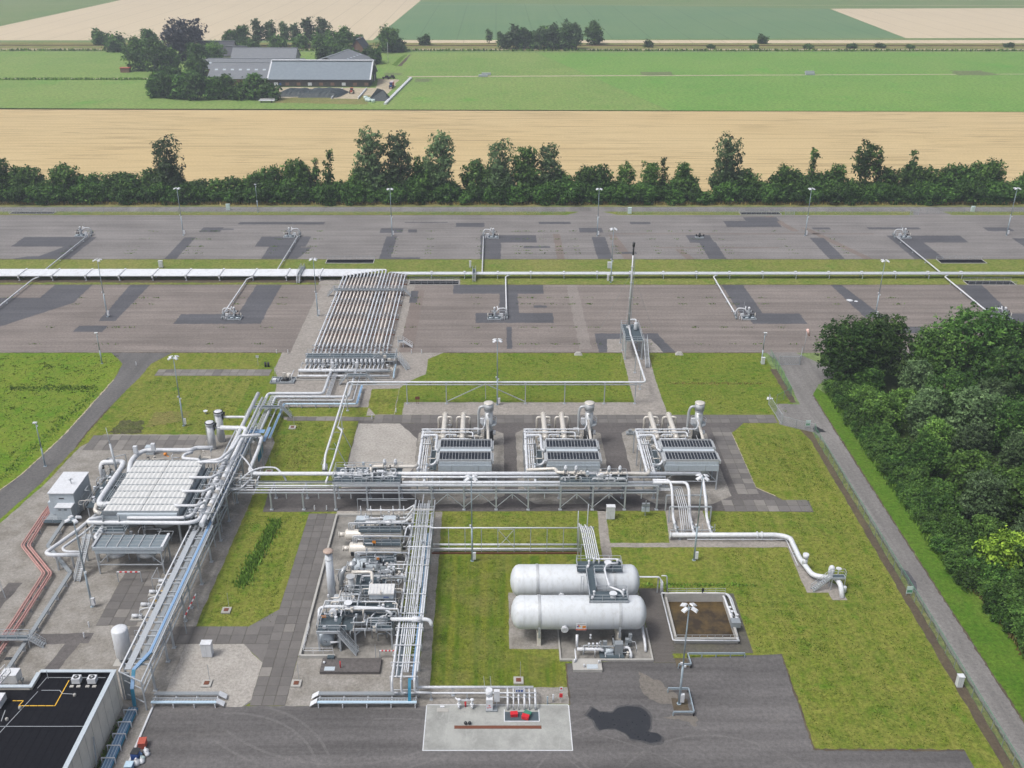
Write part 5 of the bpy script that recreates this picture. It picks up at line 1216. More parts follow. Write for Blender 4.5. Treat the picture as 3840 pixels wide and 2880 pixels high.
# ---------------------------------------------------------------- gas treatment units (three alike)
def cooler(T, x0, x1, y0, y1, zb, zt, bays=2, fans=2, m='panel', fan_r=1.5, legs=True):
    """air cooler: finned top, plenum box, fan rings, legs with braces"""
    return T
def make_unit():
    T = thing('gas_treatment_unit', 'unit', 'gas unit', (0,0,0)); WL[T.name] = (0,0,0)
    # local frame: x 0..10 cooler width, y 0 = cooler front
    zt, zb = 6.5, 4.1
    obj('cooler_box', B().box(0,10,0,8.3,zb,5.3).box(-.02,10.02,-.02,8.32,5.3,5.36), M['panel'], T)
    obj('cooler_upper_panel', B().box(.1,9.9,.1,8.2,5.36,6.0), M['panel'], T)
    for i, x in enumerate((2.5,7.5)): obj('panel_seam', B().box(x-.03,x+.03,-.05,-.02,zb+.05,5.28), M['galvd'], T)
    for b, (ya, yb) in enumerate(((.3,3.3),(5.0,8.0))):
        obj('fin_bundle', B().box(.15,9.85,ya,yb,6.0,6.18), M['fin'], T)
        for k in range(17):
            x = .2+k*.6; obj('louvre_bar', B().box(x-.03,x+.03,ya,yb,6.3,6.46), M['clad'], T)
        for k in range(16):
            x = .5+k*.6; obj('louvre_blade', B().beam((x,ya+.1,6.26),(x,yb-.1,6.26),.05,.14), M['fin'], T)
        obj('bay_rim', B().box(0,10,ya-.12,ya,6.0,6.5).box(0,10,yb,yb+.12,6.0,6.5).box(0,.15,ya,yb,6.0,6.5).box(9.85,10,ya,yb,6.0,6.5), M['clad'], T)
    obj('middle_trough', B().box(.1,9.9,3.42,4.88,6.0,6.1), M['panel'], T)
    for x in (2.6,7.2):
        for y in (2.0,6.2): obj('fan_ring', B().lathe((x,y,2.95),(0,0,1),[(0,1.55),(.25,1.35),(.6,1.25),(1.15,1.25)],20), M['clad'], T); obj('fan_hub', B().cyl((x,y,2.6),(x,y,3.3),.2,None,8).beam((x-1.2,y,3.05),(x+1.2,y,3.05),.22,.04).beam((x,y-1.2,3.05),(x,y+1.2,3.05),.22,.04), M['dark'], T)
    for x in (.12,9.88):
        for y in (.12,4.15,8.15): obj('leg', B().box(x-.11,x+.11,y-.11,y+.11,0,zb), M['galv'], T)
    obj('tie_beam', B().beam((.12,.12,1.8),(9.88,.12,1.8),.13), M['galv'], T)
    obj('brace', B().beam((.2,.12,1.9),(2.2,.12,4.0),.09), M['galv'], T); obj('brace', B().beam((9.8,.12,1.9),(7.8,.12,4.0),.09), M['galv'], T)
    for y in (1.8,6.5): obj('header_box', B().box(10.02,10.35,y-1.6,y+1.6,5.6,6.15), M['clad'], T); obj('header_box', B().box(-.45,-.02,y-1.6,y+1.6,5.6,6.15), M['clad'], T)
    # lagged exchangers
    for x in (.3,4.1):
        obj('exchanger', B().vessel((x,11.8,4.5),(0,1,0),11.0,.52,.35,16), M['cream'], T)
        obj('exchanger_flange', B().cyl((x,21.9,4.5),(x,22.1,4.5),.66,None,16), M['cream'], T)
        for s in (-1,1): obj('exchanger_nozzle', B().tube([(x+.3*s,20.9,4.6),(x+1.35*s,20.9,4.6),(x+1.35*s,20.9,.3)], .24, 10, .6), M['cream'], T)
        for y in (13.5,17,20.2): obj('saddle', B().box(x-.4,x+.4,y-.12,y+.12,0,4.15), M['galvd'], T)
        obj('lower_exchanger', B().vessel((x+.1,12.5,2.6),(0,1,0),8.6,.45,.3,14), M['cream'], T)
    for y, z, a, b in ((19.2,1.2,-1.5,8.6),(17.2,2.0,-1.5,8.2),(15.2,3.2,-1.2,7.5),(18.2,.5,-1,9)):
        obj('cross_pipe', B().tube([(a,y,z),(b,y,z),(b,y,max(.2,z-1))], .18, 8, .4), M['cream'], T)
    for x in (1.8,2.9,6.2,7.3): obj('valve_stem', B().cyl((x,18.6,.4),(x,18.6,1.5),.12,None,8).cyl((x,18.6,1.5),(x,18.6,1.57),.35,None,10).bx(x,18.6,.6,.5,.7,.4), M['galvd'], T)
    # column
    cx, cy = 9.35, 17.6
    obj('column_shell', B().cyl((cx,cy,0),(cx,cy,7.6),.8,None,20).cyl((cx,cy,7.6),(cx,cy,8.0),.8,.98,20).cyl((cx,cy,8.0),(cx,cy,9.5),.98,None,20), M['clad'], T)
    obj('column_head', B().lathe((cx,cy,9.5),(0,0,1),[(0,1.02),(.1,1.04),(.22,.7),(.3,.05)],20), M['cream'], T)
    obj('manway', B().cyl((cx,cy-.95,7.2),(cx,cy-.75,7.2),.3,None,12), M['clad'], T)
    obj('overhead_line', B().tube([(cx-.8,cy,8.7),(cx-1.75,cy,8.7),(cx-2.1,cy,7.6),(cx-2.1,cy,2.2),(cx-2.1,cy,1.2)], .27, 10, .7), M['clad'], T)
    obj('column_platform', B().cyl((cx,cy,4.9),(cx,cy,4.97),1.6,None,18), M['galvd'], T)
    mb = B()
    for k in range(14):
        a0 = R(-30+k*18); a1 = R(-30+(k+1)*18); p = [(cx+1.55*math.cos(a), cy+1.55*math.sin(a)) for a in (a0,a1)]
        for zz in (5.5,6.0): mb.beam((*p[0],zz),(*p[1],zz),.06)
        if k % 2 == 0: mb.beam((*p[0],4.95),(*p[0],6.02),.06)
    obj('platform_hoop', mb, M['galv'], T)
    obj('column_box', B().box(cx-1.75,cx-1.0,cy-1.4,cy-1.0,5.6,6.7), M['whiter'], T); obj('level_drum', B().cyl((cx+.8,cy-.6,3.1),(cx+1.35,cy-.6,3.1),.5,None,12), M['whiter'], T)
    obj('column_skirt', B().cyl((cx,cy,0),(cx,cy,3.4),.95,None,18), M['dark'], T)
    obj('down_pipe', B().tube([(cx-.2,cy-.9,6.0),(cx-.2,cy-2.0,5.6),(cx-.1,cy-5.8,4.6),(cx-.1,cy-8.6,4.4)], .3, 10, .8), M['cream'], T)
    # access side (left) with pipes and walkway
    for x in (-4.0,-1.8):
        for y in (-.6,4,9,14): obj('access_post', B().box(x-.11,x+.11,y-.11,y+.11,0,5.0), M['galv'], T)
    for y in (-.6,4,9,14): obj('access_beam', B().beam((-4.1,y,4.85),(-1.7,y,4.85),.16), M['galv'], T)
    obj('access_brace', B().beam((-4,9,4.8),(-1.8,14,4.8),.1).beam((-1.8,9,4.8),(-4,14,4.8),.1), M['galv'], T)
    for k, x in enumerate((-3.7,-3.15,-2.7,-2.35)):
        obj('side_pipe', B().tube([(x,-3.8,5.1),(x,14.5-k*.4,5.1),(x+1,14.5-k*.4,5.1)], (.28,.14,.1,.1)[k], 10 if k == 0 else 6, .7), M['white'], T)
    obj('inlet_loop', B().tube([(-3.7,10.2,5.35),(-3.7,10.9,5.7),(-.75,10.9,5.9),(-.75,5.2,5.9),(-.2,4.6,5.8)], .25, 10, .7), M['white'], T)
    obj('outlet_loop', B().tube([(-.3,1.6,5.6),(-.8,.6,5.2),(-2.3,.6,4.9),(-2.3,-6.0,4.9)], .23, 10, .7), M['white'], T)
    obj('walkway', B().box(-1.75,-.5,.9,9.6,3.72,3.8), M['grate'], T); railing(T, [(-1.7,.9),(-1.7,9.6)], 3.8)
    obj('ladder_cage', B().beam((-1.5,.2,0),(-1.5,.2,4.9),.06).beam((-1.0,.2,0),(-1.0,.2,4.9),.06).beam((-1.5,.2,4.9),(-1.0,.2,4.9),.06).beam((-1.5,.2,4.3),(-1.0,.2,4.3),.05).beam((-1.5,.2,3.4),(-1.0,.2,3.4),.05).beam((-1.5,.2,2.5),(-1.0,.2,2.5),.05).beam((-1.5,.2,1.6),(-1.0,.2,1.6),.05).beam((-1.5,.2,.8),(-1.0,.2,.8),.05), M['galv'], T)
    obj('back_header', B().tube([(0.2,9.0,5.6),(.2,9.0,6.0),(5.5,9.0,6.0),(5.5,9.9,5.4),(5.5,9.9,4.9)], .17, 8, .5), M['white'], T)
    obj('back_pipe', B().tube([(-4,12.9,5.4),(6.2,12.9,5.4),(6.2,11.6,5.0)], .15, 8, .5), M['white'], T); obj('back_pipe', B().tube([(-4,13.6,5.7),(8.2,13.6,5.7),(8.6,13.8,6.8),(8.6,16.3,6.8)], .13, 8, .4), M['white'], T)
    for x in (2.2,3.0): obj('back_riser', B().tube([(x,11.0,5.3),(x,11.0,5.9),(x-1.3,11.0,5.9),(x-1.3,11.0,4.6)], .14, 8, .4), M['white'], T)
    for x, y, z in ((-.9,9.2,4.2),(-.7,8.6,4.3),(-1.3,9.0,4.1)): obj('valve_box', B().bx(x,y,z,.5,.45,.6), M['cream'], T)
    clutter(T, -1.0, 9.0, 9.2, 19.5, .4, 4.6, 34, 50); clutter(T, -4.0, -.6, 0, 12, 3.9, 5.4, 12, 51)
    return T
unit = make_unit(); index(unit)
for i, (x, lb) in enumerate(((-10.8,'left one of three gas units with louvred cooler and steel column'),(9.5,'middle one of three gas units with louvred cooler and steel column'),(31.7,'right one of three gas units with louvred cooler and steel column'))):
    o = unit if i == 0 else copy_tree(unit, (x,159.6,0))
    o.location = (x,159.6,0); o['label'] = lb; o['group'] = 'gas treatment units'
    X = x+10.8
    poly('gravel_apron', [(X-14.2,184),(X-1.6,184),(X+1.6,181.8),(X+1.6,157.4),(X-2.5,154.6),(X-13,154.6),(X-16.1,158),(X-16.2,182)], Z4+.004, M['gravel_b'], .1)
tag(obj('pump_cart', B().box(27.2,29,181,182,.1,.5).bx(28,181.5,.8,.6,.5,.6), M['galvd']), 'small grey machine on gravel left of the right gas unit', 'pump')

# ---------------------------------------------------------------- long east-west pipe rack
T = thing('pipe_rack', 'long raised pipe rack running east-west in front of the three gas units', 'pipe rack', (-6,154,0))
px = [-41.0+5.86*i for i in range(13)]
for i, x in enumerate(px):
    h = 3.6 if i < 2 else 5.0
    for y in (152.7,156.6): obj('post', B().box(x-.14,x+.14,y-.14,y+.14,0,h).box(x-.3,x+.3,y-.3,y+.3,0,.15), M['galv'], T)
    obj('crossbeam', B().box(x-.1,x+.1,152.5,156.8,3.35,3.55), M['galv'], T)
    if h > 4: obj('crossbeam', B().box(x-.1,x+.1,152.5,156.8,4.8,5.0), M['galv'], T)
    if i < 12: obj('hanger', B().box(x+2.93-.08,x+2.93+.08,152.56,152.72,2.5,3.7), M['galv'], T)
for z in (3.3,): obj('stringer', B().box(-47.6,29.4,152.58,152.76,3.56,3.78), M['galv'], T); obj('stringer', B().box(-47.6,29.4,156.5,156.68,3.56,3.78), M['galv'], T)
for x in (-44,-46.8): obj('crossbeam', B().box(x-.1,x+.1,152.5,156.8,3.35,3.55), M['galv'], T)
clutter(T, -50, -43.5, 151.5, 158, 3.6, 6.2, 26, 58)
obj('stringer', B().box(-29.3,29.4,152.58,152.76,5.0,5.2), M['galv'], T)
for a in (5,6,7,9,10):
    obj('knee_brace', B().beam((px[a],152.65,.6),(px[a]+2.9,152.65,3.4),.11), M['galv'], T); obj('knee_brace', B().beam((px[a+1],152.65,.6),(px[a+1]-2.9,152.65,3.4),.11), M['galv'], T)
rk = [(156.1,5.65,.36,-44.5,37.5,'whiter'),(155.2,5.45,.2,-29,31,'white'),(153.6,5.3,.22,-17,29.8,'white'),(153.0,5.25,.1,-29,30,'white'),
      (156.2,3.95,.12,-29,29.5,'white'),(154.6,3.98,.18,-50.5,31.5,'white'),(153.2,3.92,.14,-50.5,29.5,'white'),(155.6,3.95,.1,-49.5,-29,'white'),(154.0,3.95,.08,-49.5,-29,'white')]
for y, z, r_, a, b, mm in rk:
    obj('pipe', B().tube([(a,y,z),(b,y,z)], r_, 10), M[mm], T)
# platform decks on the rack
for x0, x1, y0, y1, sd in ((-29.6,-17.3,153.0,158.2,'NSW'),(11.6,23.8,152.9,155.9,'NSE')):
    obj('deck', B().box(x0,x1,y0,y1,5.62,5.7), M['grate'], T)
    obj('deck_edge', B().box(x0,x1,y0-.1,y0,5.35,5.75).box(x0,x1,y1,y1+.1,5.35,5.75), M['galv'], T)
    railing(T, [(x0,y0),(x1,y0)], 5.7); railing(T, [(x0,y1),(x1,y1)], 5.7)
    if 'W' in sd: railing(T, [(x0,y0),(x0,y1)], 5.7)
    else: railing(T, [(x1,y0),(x1,y1)], 5.7)
for x0, x1, y, z, r_ in ((-27.8,-24.4,154.6,6.2,.16),(-23.6,-19.6,154.1,6.15,.14),(-28.5,-26,156.5,6.3,.12),(-22.3,-20.2,155.4,6.5,.18),(-25.3,-24,155.4,6.4,.12)):
    obj('gallery_pipe', B().tube([(x0,y,5.7),(x0,y,z),(x1,y,z),(x1,y,5.7)], r_, 8, .3), M['white'], T)
for x, y in ((-27.6,156.6),(-26.4,154.2),(-25.2,156.2),(-24.3,154.9),(-22.8,154.2),(-21.5,154.8),(-20.4,153.7),(-19.2,155.3),(-28.6,154.1),(-23.6,156.4)):
    valve(T, x, y, 6.1, .26, 'x', True, 'galv' if (int(x*10) % 2) else 'white', .5)
for x, y in ((-27.1,155.4),(-22.2,156.0)): obj('instrument_frame', B().beam((x-.5,y,5.7),(x-.5,y,7.0),.07).beam((x+.5,y,5.7),(x+.5,y,7.0),.07).beam((x-.5,y,7.0),(x+.5,y,7.0),.07).beam((x-.5,y,6.4),(x+.5,y,6.4),.07), M['galv'], T)
def control_line(T, pts, r, bottles):
    obj('control_line', B().tube(pts, r, 12, .5), M['cream'], T)
    for x, y, z in bottles: obj('actuator', B().cyl((x,y,z),(x,y,z+.5),.14,None,8).cyl((x,y,z+.5),(x,y,z+1.2),.3,None,10).ball((x,y,z+1.25),.26,8), M['white'], T); obj('line_flange', B().cyl((x-.4,y,z),(x-.25,y,z),r*1.5,None,12).cyl((x+.25,y,z),(x+.4,y,z),r*1.5,None,12), M['cream'], T)
control_line(T, [(-23,156.4,5.7),(-23,157.3,6.3),(-22.4,157.4,6.4),(-14.9,157.4,6.4),(-14.6,158.2,6.2)], .32, ((-20.5,157.4,6.5),(-18.5,157.4,6.5)))
control_line(T, [(5.6,157.5,5.6),(10.9,157.5,5.9),(11.3,155.6,6.2),(16.2,155.3,6.2),(16.8,155,5.7)], .3, ((12.7,155.4,6.3),(14.6,155.3,6.3)))
control_line(T, [(18.6,154.8,5.7),(19,155.2,6.2),(23.6,155.3,6.2),(27.9,155.4,6.0),(28.2,157,5.9)], .3, ((20.6,155.3,6.3),(22.6,155.3,6.3)))
for x0, x1, y, z in ((12,15.2,153.9,6.2),(17.5,19.4,153.5,6.2),(19.8,21.5,153.5,6.2),(22,23.4,153.5,6.2)): obj('gallery_pipe', B().tube([(x0,y,5.7),(x0,y,z),(x1,y,z),(x1,y,5.7)], .13, 8, .3), M['white'], T)
for x in (13.2,14.6,20.2,22.2): valve(T, x, 153.9, 6.1, .24, 'x', True, 'white', .5)
obj('tray', B().box(-17,29.4,153.2,154.2,3.28,3.34), M['grate'], T)
clutter(T, -29.4, -17.5, 153.2, 158, 5.75, 6.9, 40, 52); clutter(T, 11.8, 23.6, 153.1, 155.8, 5.75, 6.8, 24, 53)
# right end: pipes dropping to the export header
T = thing('pipe_rack', 'right end of the long rack where pipes bend down to the export pipe', 'pipe rack', (34,150,0))
for k, (x, z, r_, y) in enumerate(((31.6,5.4,.24,154.2),(34.6,5.3,.28,153.6),(37.6,5.6,.28,156.1))):
    obj('down_pipe', B().tube([(28.5,y,z),(x,y,z),(x,y-2.6,z-.1),(x,149.8,3.2),(x,148.6,1.3),(x,146.6,1.0),(x,143.4,1.0)], r_, 10, .9), M['whiter'], T)
    valve(T, x, 146.0, 1.0, .4, 'y', False, 'galv', .9); valve(T, x, 144.2, 1.0, .4, 'y', True, 'galvd', .9)
for k in range(5): obj('small_pipe', B().tube([(29.2,153.0+.3*k,4.0),(32.4+.36*k,153.0+.3*k,4.0),(32.4+.36*k,148.2,3.6),(32.6+.36*k,146,1.4),(32.6+.36*k,144.6+.2*k,.5)], .07, 6, .4), M['white'], T)
for x in (30.9,38.3):
    for y in (152.4,148.6): obj('post', B().box(x-.11,x+.11,y-.11,y+.11,0,3.2), M['galv'], T)
for y in (152.4,148.6): obj('crossbeam', B().box(30.9,38.3,y-.1,y+.1,3.2,3.4), M['galv'], T)
for y in (145.2,): obj('low_beam', B().box(30.6,38.6,y-.08,y+.08,.55,.7), M['galv'], T)
for x in (31.2,33.2,36.2,38.4): obj('stub_post', B().beam((x,145.2,0),(x,145.2,1.9),.1), M['galv'], T)
T = thing('junction_post', 'twin grey junction boxes on a post under the rack end', 'junction box', (27,150.8,0)); obj('post', B().beam((27,150.8,0),(27,150.8,3.2),.12), M['galv'], T)
for x in (26.6,27.4): obj('box', B().box(x-.3,x+.3,150.5,150.9,1.0,1.9), M['panel'], T); obj('box', B().box(x-.3,x+.3,150.5,150.9,2.1,2.7), M['galvd'], T)
pipe('export_pipe', [(30.2,143.2,1.0),(48.9,143.2,1.0),(50.9,142.4,1.0),(50.9,136,1.0),(51.3,134,1.0),(51.7,131.6,1.0),(53.8,130.8,1.2),(54.6,130.6,1.6)], .42, 'whiter', 'thick white export pipe running right then bending down to the valve platform', 'pipe', None, 14, 1.4, [(32,143.2,1.0),(37.5,143.2,1.0),(43,143.2,1.0),(48,143.2,1.0),(50.9,138.5,1.0)], [(30.3,143.2,1,'x'),(46.2,143.2,1,'x'),(45.4,143.2,1,'x')])
pipe('small_pipe', [(33.2,142.6,.5),(50.3,142.6,.5),(50.3,135,.5)], .07, 'white', 'thin pipe running below the thick export pipe', 'pipe', None, 6, .4)
T = thing('valve_platform', 'white pigging valves with stepped steel platform at the export pipe end', 'valve station', (54,129.5,0))
obj('side_valve', B().cyl((51.2,134.6,1.0),(51.2,134.6,2.4),.42,None,12).cyl((51.2,134.6,2.4),(51.2,134.6,3.1),.5,None,12), M['whiter'], T); obj('top_drum', B().cyl((54.5,131.3,1.6),(54.5,131.3,2.7),.5,None,14).ball((54.5,131.3,2.7),.5,12), M['whiter'], T)
obj('down_leg', B().tube([(54.4,130.8,1.6),(55.0,129.6,1.7),(55.2,128.3,1.5),(55.3,127.2,-.1)], .42, 12, .8), M['whiter'], T)
platform(T, 53.9, 56.1, 129.0, 130.0, 2.4, 'NE', True, 'galv', (), .1); stair(T, (50.9,128.9,0), (53.9,129.6,2.4), .8)
obj('handwheel', B().cyl((55.4,130.7,1.2),(55.4,130.7,3.0),.09,None,8).cyl((55.4,130.7,3.0),(55.4,130.7,3.07),.45,None,14), M['whiter'], T); obj('bottle', B().vessel((55.9,128.4,.1),(0,0,1),1.2,.35,None,10), M['white'], T)

# ---------------------------------------------------------------- large cooler bank on the left
T = thing('cooler_bank', 'large cooler bank with ribbed aluminium roof and white pipes on the left', 'cooler bank', (-60,149,0))
bx0, bx1, by0, by1, bz = -66.3, -53.7, 140.6, 157.6, 7.5
obj('plenum_box', B().box(bx0,bx1,by0,by1,5.0,6.7), M['panel'], T)
n = 8; dy = (by1-by0)/n
for i in range(n):
    y0 = by0+i*dy
    for s in (0,1):
        xa, xb = (bx0,-60.05) if s == 0 else (-59.95,bx1)
        mb = B(); k = 16; vs_ = []; w = (xb-xa)/k
        for j in range(k+1):
            z = bz + (.13 if j % 2 else 0) 
            vs_ += [(xa+j*w,y0+.1,z),(xa+j*w,y0+dy-.1,z)]
        mb.add(vs_, [(2*j,2*j+2,2*j+3,2*j+1) for j in range(k)])
        mb.box(xa+.05,xb-.05,y0+.12,y0+dy-.12,7.28,7.44)
        obj('roof_panel', mb, M['roofal'], T)
    obj('roof_gutter', B().box(bx0-.2,bx1+.2,y0-.1,y0+.1,6.9,7.62), M['galvd'], T)
obj('roof_gutter', B().box(bx0-.2,bx1+.2,by1-.1,by1+.1,6.9,7.62), M['galvd'], T)
obj('end_box', B().box(bx0+2.5,bx1,by0-.65,by0-.1,5.6,7.35), M['panel'], T)
obj('bundle_frame', B().box(bx0,bx0+.2,by0,by1,6.7,7.4).box(bx1-.2,bx1,by0,by1,6.7,7.4).box(bx0+.2,bx1-.2,by0+.1,by0+.3,6.7,7.4).box(bx0+.2,bx1-.2,by1-.3,by1-.1,6.7,7.4), M['clad'], T)
for x in (-63,-57):
    for y in (143.5,149,154.5): obj('fan_ring', B().lathe((x,y,3.6),(0,0,1),[(0,2.1),(.35,1.85),(.8,1.75),(1.4,1.75)],22), M['clad'], T)
for x in (bx0+.2,-60,bx1-.2):
    for y in (by0+.2,146.3,152,by1-.2): obj('leg', B().box(x-.15,x+.15,y-.15,y+.15,0,5.0), M['galv'], T)
# walkways on both long sides
for x0, x1 in ((bx1+.15,bx1+1.3),(bx0-1.2,bx0-.15)):
    obj('deck', B().box(x0,x1,by0-.8,by1,5.9,5.98), M['grate'], T); xs = x1-.05 if x0 > -60 else x0+.05
    railing(T, [(xs,by0-.8),(xs,by1)], 5.98)
# U pipes out of the roof on the right side
for y in (156.3,150.9,146.3,141.7):
    obj('outlet_pipe', B().tube([(bx1-.2,y+.6,7.4),(bx1-.8,y+.3,8.0),(bx1-.4,y-.2,8.1),(bx1+3.3,y-.2,8.1),(bx1+3.9,y+1.6,7.8),(bx1+3.9,y+1.9,6.2)], .24, 10, .7), M['whiter'], T)
obj('outlet_pipe', B().tube([(bx1-.2,157.2,7.5),(bx1+3.0,157.2,8.0),(bx1+4.4,161.5,8.0),(bx1+4.4,167,7.6),(bx1+8.4,167.2,7.6)], .3, 10, .8), M['whiter'], T)
obj('collector_pipe', B().tube([(bx1+4.4,138.6,6.2),(bx1+4.4,166,6.2),(bx1+4.4,172.3,6.4),(bx1-.9,172.5,6.4)], .45, 12, 1.2), M['whiter'], T)
for y in (148.3,144,152.8): obj('pipe_band', B().cyl((bx1+4.4,y-.5,6.2),(bx1+4.4,y+.5,6.2),.53,None,14), M['cream'], T)
# front pipes
obj('front_pipe', B().tube([(-66.4,140.2,6.6),(-68.3,139.6,6.6),(-68.3,138.7,6.6),(-51.5,138.5,6.6),(-49.9,139.2,6.6),(-49.9,143,6.6)], .34, 12, .8), M['whiter'], T)
obj('front_pipe', B().tube([(-62,139.9,6.7),(-52.4,139.9,6.7),(-51.3,140.8,6.7),(-51.3,145.5,6.5)], .3, 12, .8), M['whiter'], T)
# left pipe loop over the valve deck
obj('left_loop', B().tube([(-73.4,158.6,1.0),(-73.4,158.6,5.6),(-73.2,159.2,6.2),(-69.2,159.4,6.3),(-69.0,157,6.3),(-69.0,146.2,6.3),(-68.6,144.6,6.3),(-65,144.4,6.6),(-64.2,146,6.9),(-67.6,158.4,6.9),(-67.2,161.6,6.9)], .5, 12, 1.3), M['whiter'], T)
obj('left_riser', B().tube([(-69.2,145.2,6.0),(-69.2,143.6,5.6),(-67.6,143.4,5.2),(-67.4,143.2,1.0)], .34, 10, .8), M['cream'], T)
obj('back_pipe', B().tube([(-67.2,161,6.9),(-66.3,162.6,6.9),(-57.6,162.6,6.9),(-57.2,164,6.6),(-54,164.4,6.4)], .42, 12, 1.0), M['whiter'], T)
obj('back_pipe', B().tube([(-65.2,160.6,6.0),(-65,158.8,6.3),(-55.6,158.9,6.3),(-55.2,158,5.8)], .3, 10, .7), M['cream'], T)
obj('back_loop', B().tube([(-57.4,162.6,6.5),(-58.6,161.6,6.6),(-58.6,160,6.6),(-55.4,159.6,6.6),(-55,158.6,6.2)], .3, 10, .8), M['whiter'], T)
# valve deck on the left
obj('valve_deck', B().box(-71.9,-67.9,146.6,158.4,4.35,4.42), M['grate'], T); railing(T, [(-71.9,146.6),(-71.9,158.3)], 4.42); railing(T, [(-67.9,147.5),(-67.9,158.3)], 4.42)
for y in (147,152.5,158): obj('deck_post', B().beam((-71.8,y,0),(-71.8,y,4.35),.16), M['galv'], T); obj('deck_post', B().beam((-68,y,0),(-68,y,4.35),.16), M['galv'], T)
for x, y in ((-69.6,156.4),(-70.4,154.8),(-69.8,153),(-70.6,151),(-69.6,149.4),(-70.9,148)): valve(T, x, y, 5.0, .36, 'y', True, 'white', .7)
for x, y in ((-70.8,157.2),(-68.6,155.6),(-68.7,152),(-70,147.4)): obj('instrument', B().bx(x,y,5.0,.5,.5,.9).beam((x,y,4.4),(x,y,6.0),.08), M['galvd'], T)
for x, y in ((-67.2,160.4),(-64.2,161.4)): obj('actuator', B().cyl((x,y,6.9),(x,y,7.6),.2,None,8).box(x-.35,x+.35,y-.3,y+.3,7.6,9.0), M['whiter'], T)
obj('relief_stack', B().cyl((-70.2,157.8,4.4),(-71.2,159.2,10.2),.24,.2,10).cyl((-71.2,159.2,10.2),(-71.7,159.9,13.2),.07,.05,8), M['galv'], T)
obj('frame', B().beam((-72.6,160.4,0),(-72.6,160.4,6.4),.14).beam((-69.6,161.2,0),(-69.6,161.2,6.8),.14).beam((-72.6,160.4,6.4),(-69.6,161.2,6.8),.12).beam((-72.6,160.4,2),(-69.6,161.2,5),.1), M['galv'], T)
# small platform with two short chimneys on the near side
platform(T, -67.3, -61.8, 137.2, 139.4, 5.6, 'NSEW', True, 'galv', (), .14)
for x in (-65.6,-62.9): obj('chimney', B().cyl((x,138.6,5.6),(x,138.6,8.0),.17,None,10), M['galvd'], T)
stair(T, (-68.4,131.2,0), (-67.6,136.8,5.6), .9)
# near-left supply pipes
obj('supply_pipe', B().tube([(-69,150,3.2),(-71.6,141.5,3.2),(-74.4,134.8,3.2),(-73.4,134.2,3.2),(-68.2,134.3,3.2)], .34, 10, .8), M['whiter'], T)
obj('supply_pipe', B().tube([(-68,148,3.0),(-70.6,140.4,3.0),(-72.4,136.4,3.0),(-71.4,135.4,3.0),(-68.2,135.4,3.0)], .22, 10, .7), M['white'], T)
for x, y in ((-72.6,134.4),(-70.4,135.2),(-71.6,141),(-69.9,147)): obj('pipe_post', B().box(x-.12,x+.12,y-.12,y+.12,0,2.9), M['galv'], T)
for x in (-68.8,-66.9,-60.2,-57.6): obj('gantry_post', B().box(x-.16,x+.16,136.9,137.2,0,4.6), M['galv'], T)
obj('gantry_beam', B().box(-69,-57.4,136.9,137.15,4.6,4.8), M['galv'], T); obj('gantry_beam', B().box(-69,-57.4,138.2,138.45,4.0,4.2), M['galv'], T)
clutter(T, bx1+1.4, bx1+5.6, 139.5, 158, 3.4, 7.2, 60, 54); clutter(T, -73, -67, 146, 161, 3.0, 6.4, 60, 55); clutter(T, -66, -54, 158.6, 164, 4.0, 7.0, 24, 56); clutter(T, -69, -54, 136.8, 139.5, 3.4, 6.2, 16, 57)
for y in (141,145.5,150,154.5,158.5): obj('side_frame', B().beam((bx1+1.4,y,0),(bx1+1.4,y,7.0),.14).beam((bx1+5.4,y,0),(bx1+5.4,y,7.0),.14).beam((bx1+1.4,y,7.0),(bx1+5.4,y,7.0),.12).beam((bx1+1.4,y,4.0),(bx1+5.4,y,4.0),.12), M['galv'], T)
for y in (142.5,147.2,152): obj('pump', B().cyl((bx1+2.2,y,5.0),(bx1+3.4,y,5.0),.4,None,12).bx(bx1+2.8,y,4.6,1.6,.9,.3), M['galvd'], T); obj('deck', B().box(bx1+1.4,bx1+5.3,y-1.2,y+1.2,4.3,4.38), M['grate'], T)
# ---------------------------------------------------------------- fan cooler
T = thing('fan_cooler', 'grey-blue fan cooler with six mesh bays and two fan rings on legs', 'cooler', (-60,135,0))
x0, x1, y0, y1 = -65.5, -54.6, 133.2, 137.0
obj('side_box', B().box(x0,x1,y0,y0+.1,4.2,5.2).box(x0,x1,y1-.1,y1,4.2,5.2).box(x0,x0+.1,y0+.1,y1-.1,4.2,5.2).box(x1-.1,x1,y0+.1,y1-.1,4.2,5.2).box(x0+.1,x1-.1,y0+.1,y1-.1,4.2,4.6), M['panel'], T)
obj('front_flange', B().box(x0-.15,x1+.15,y0-.14,y0,5.0,5.5), M['panel'], T)
for i in range(6):
    a = x0+.1+i*(x1-x0-.2)/6; b = a+(x1-x0-.2)/6; obj('mesh_bay', B().box(a+.07,b-.07,y0+.1,y1-.1,5.2,5.36), M['mesh'], T)
    if i: obj('bay_divider', B().box(a-.07,a+.07,y0+.1,y1-.1,5.2,5.5), M['clad'], T)
for i in range(1,4): obj('mesh_rib', B().box(x0+.1,x1-.1,y0+i*.95-.02,y0+i*.95+.02,5.37,5.4), M['clad'], T)
obj('end_chute', B().box(x1,x1+.4,y0,y1,4.7,5.6), M['whiter'], T); obj('end_chute', B().box(x0-.4,x0,y0,y1,4.7,5.6), M['clad'], T)
for x in (-62.6,-57.6): obj('fan_ring', B().lathe((x,135.1,3.1),(0,0,1),[(0,1.75),(.3,1.5),(.6,1.4),(1.1,1.4)],22), M['clad'], T)
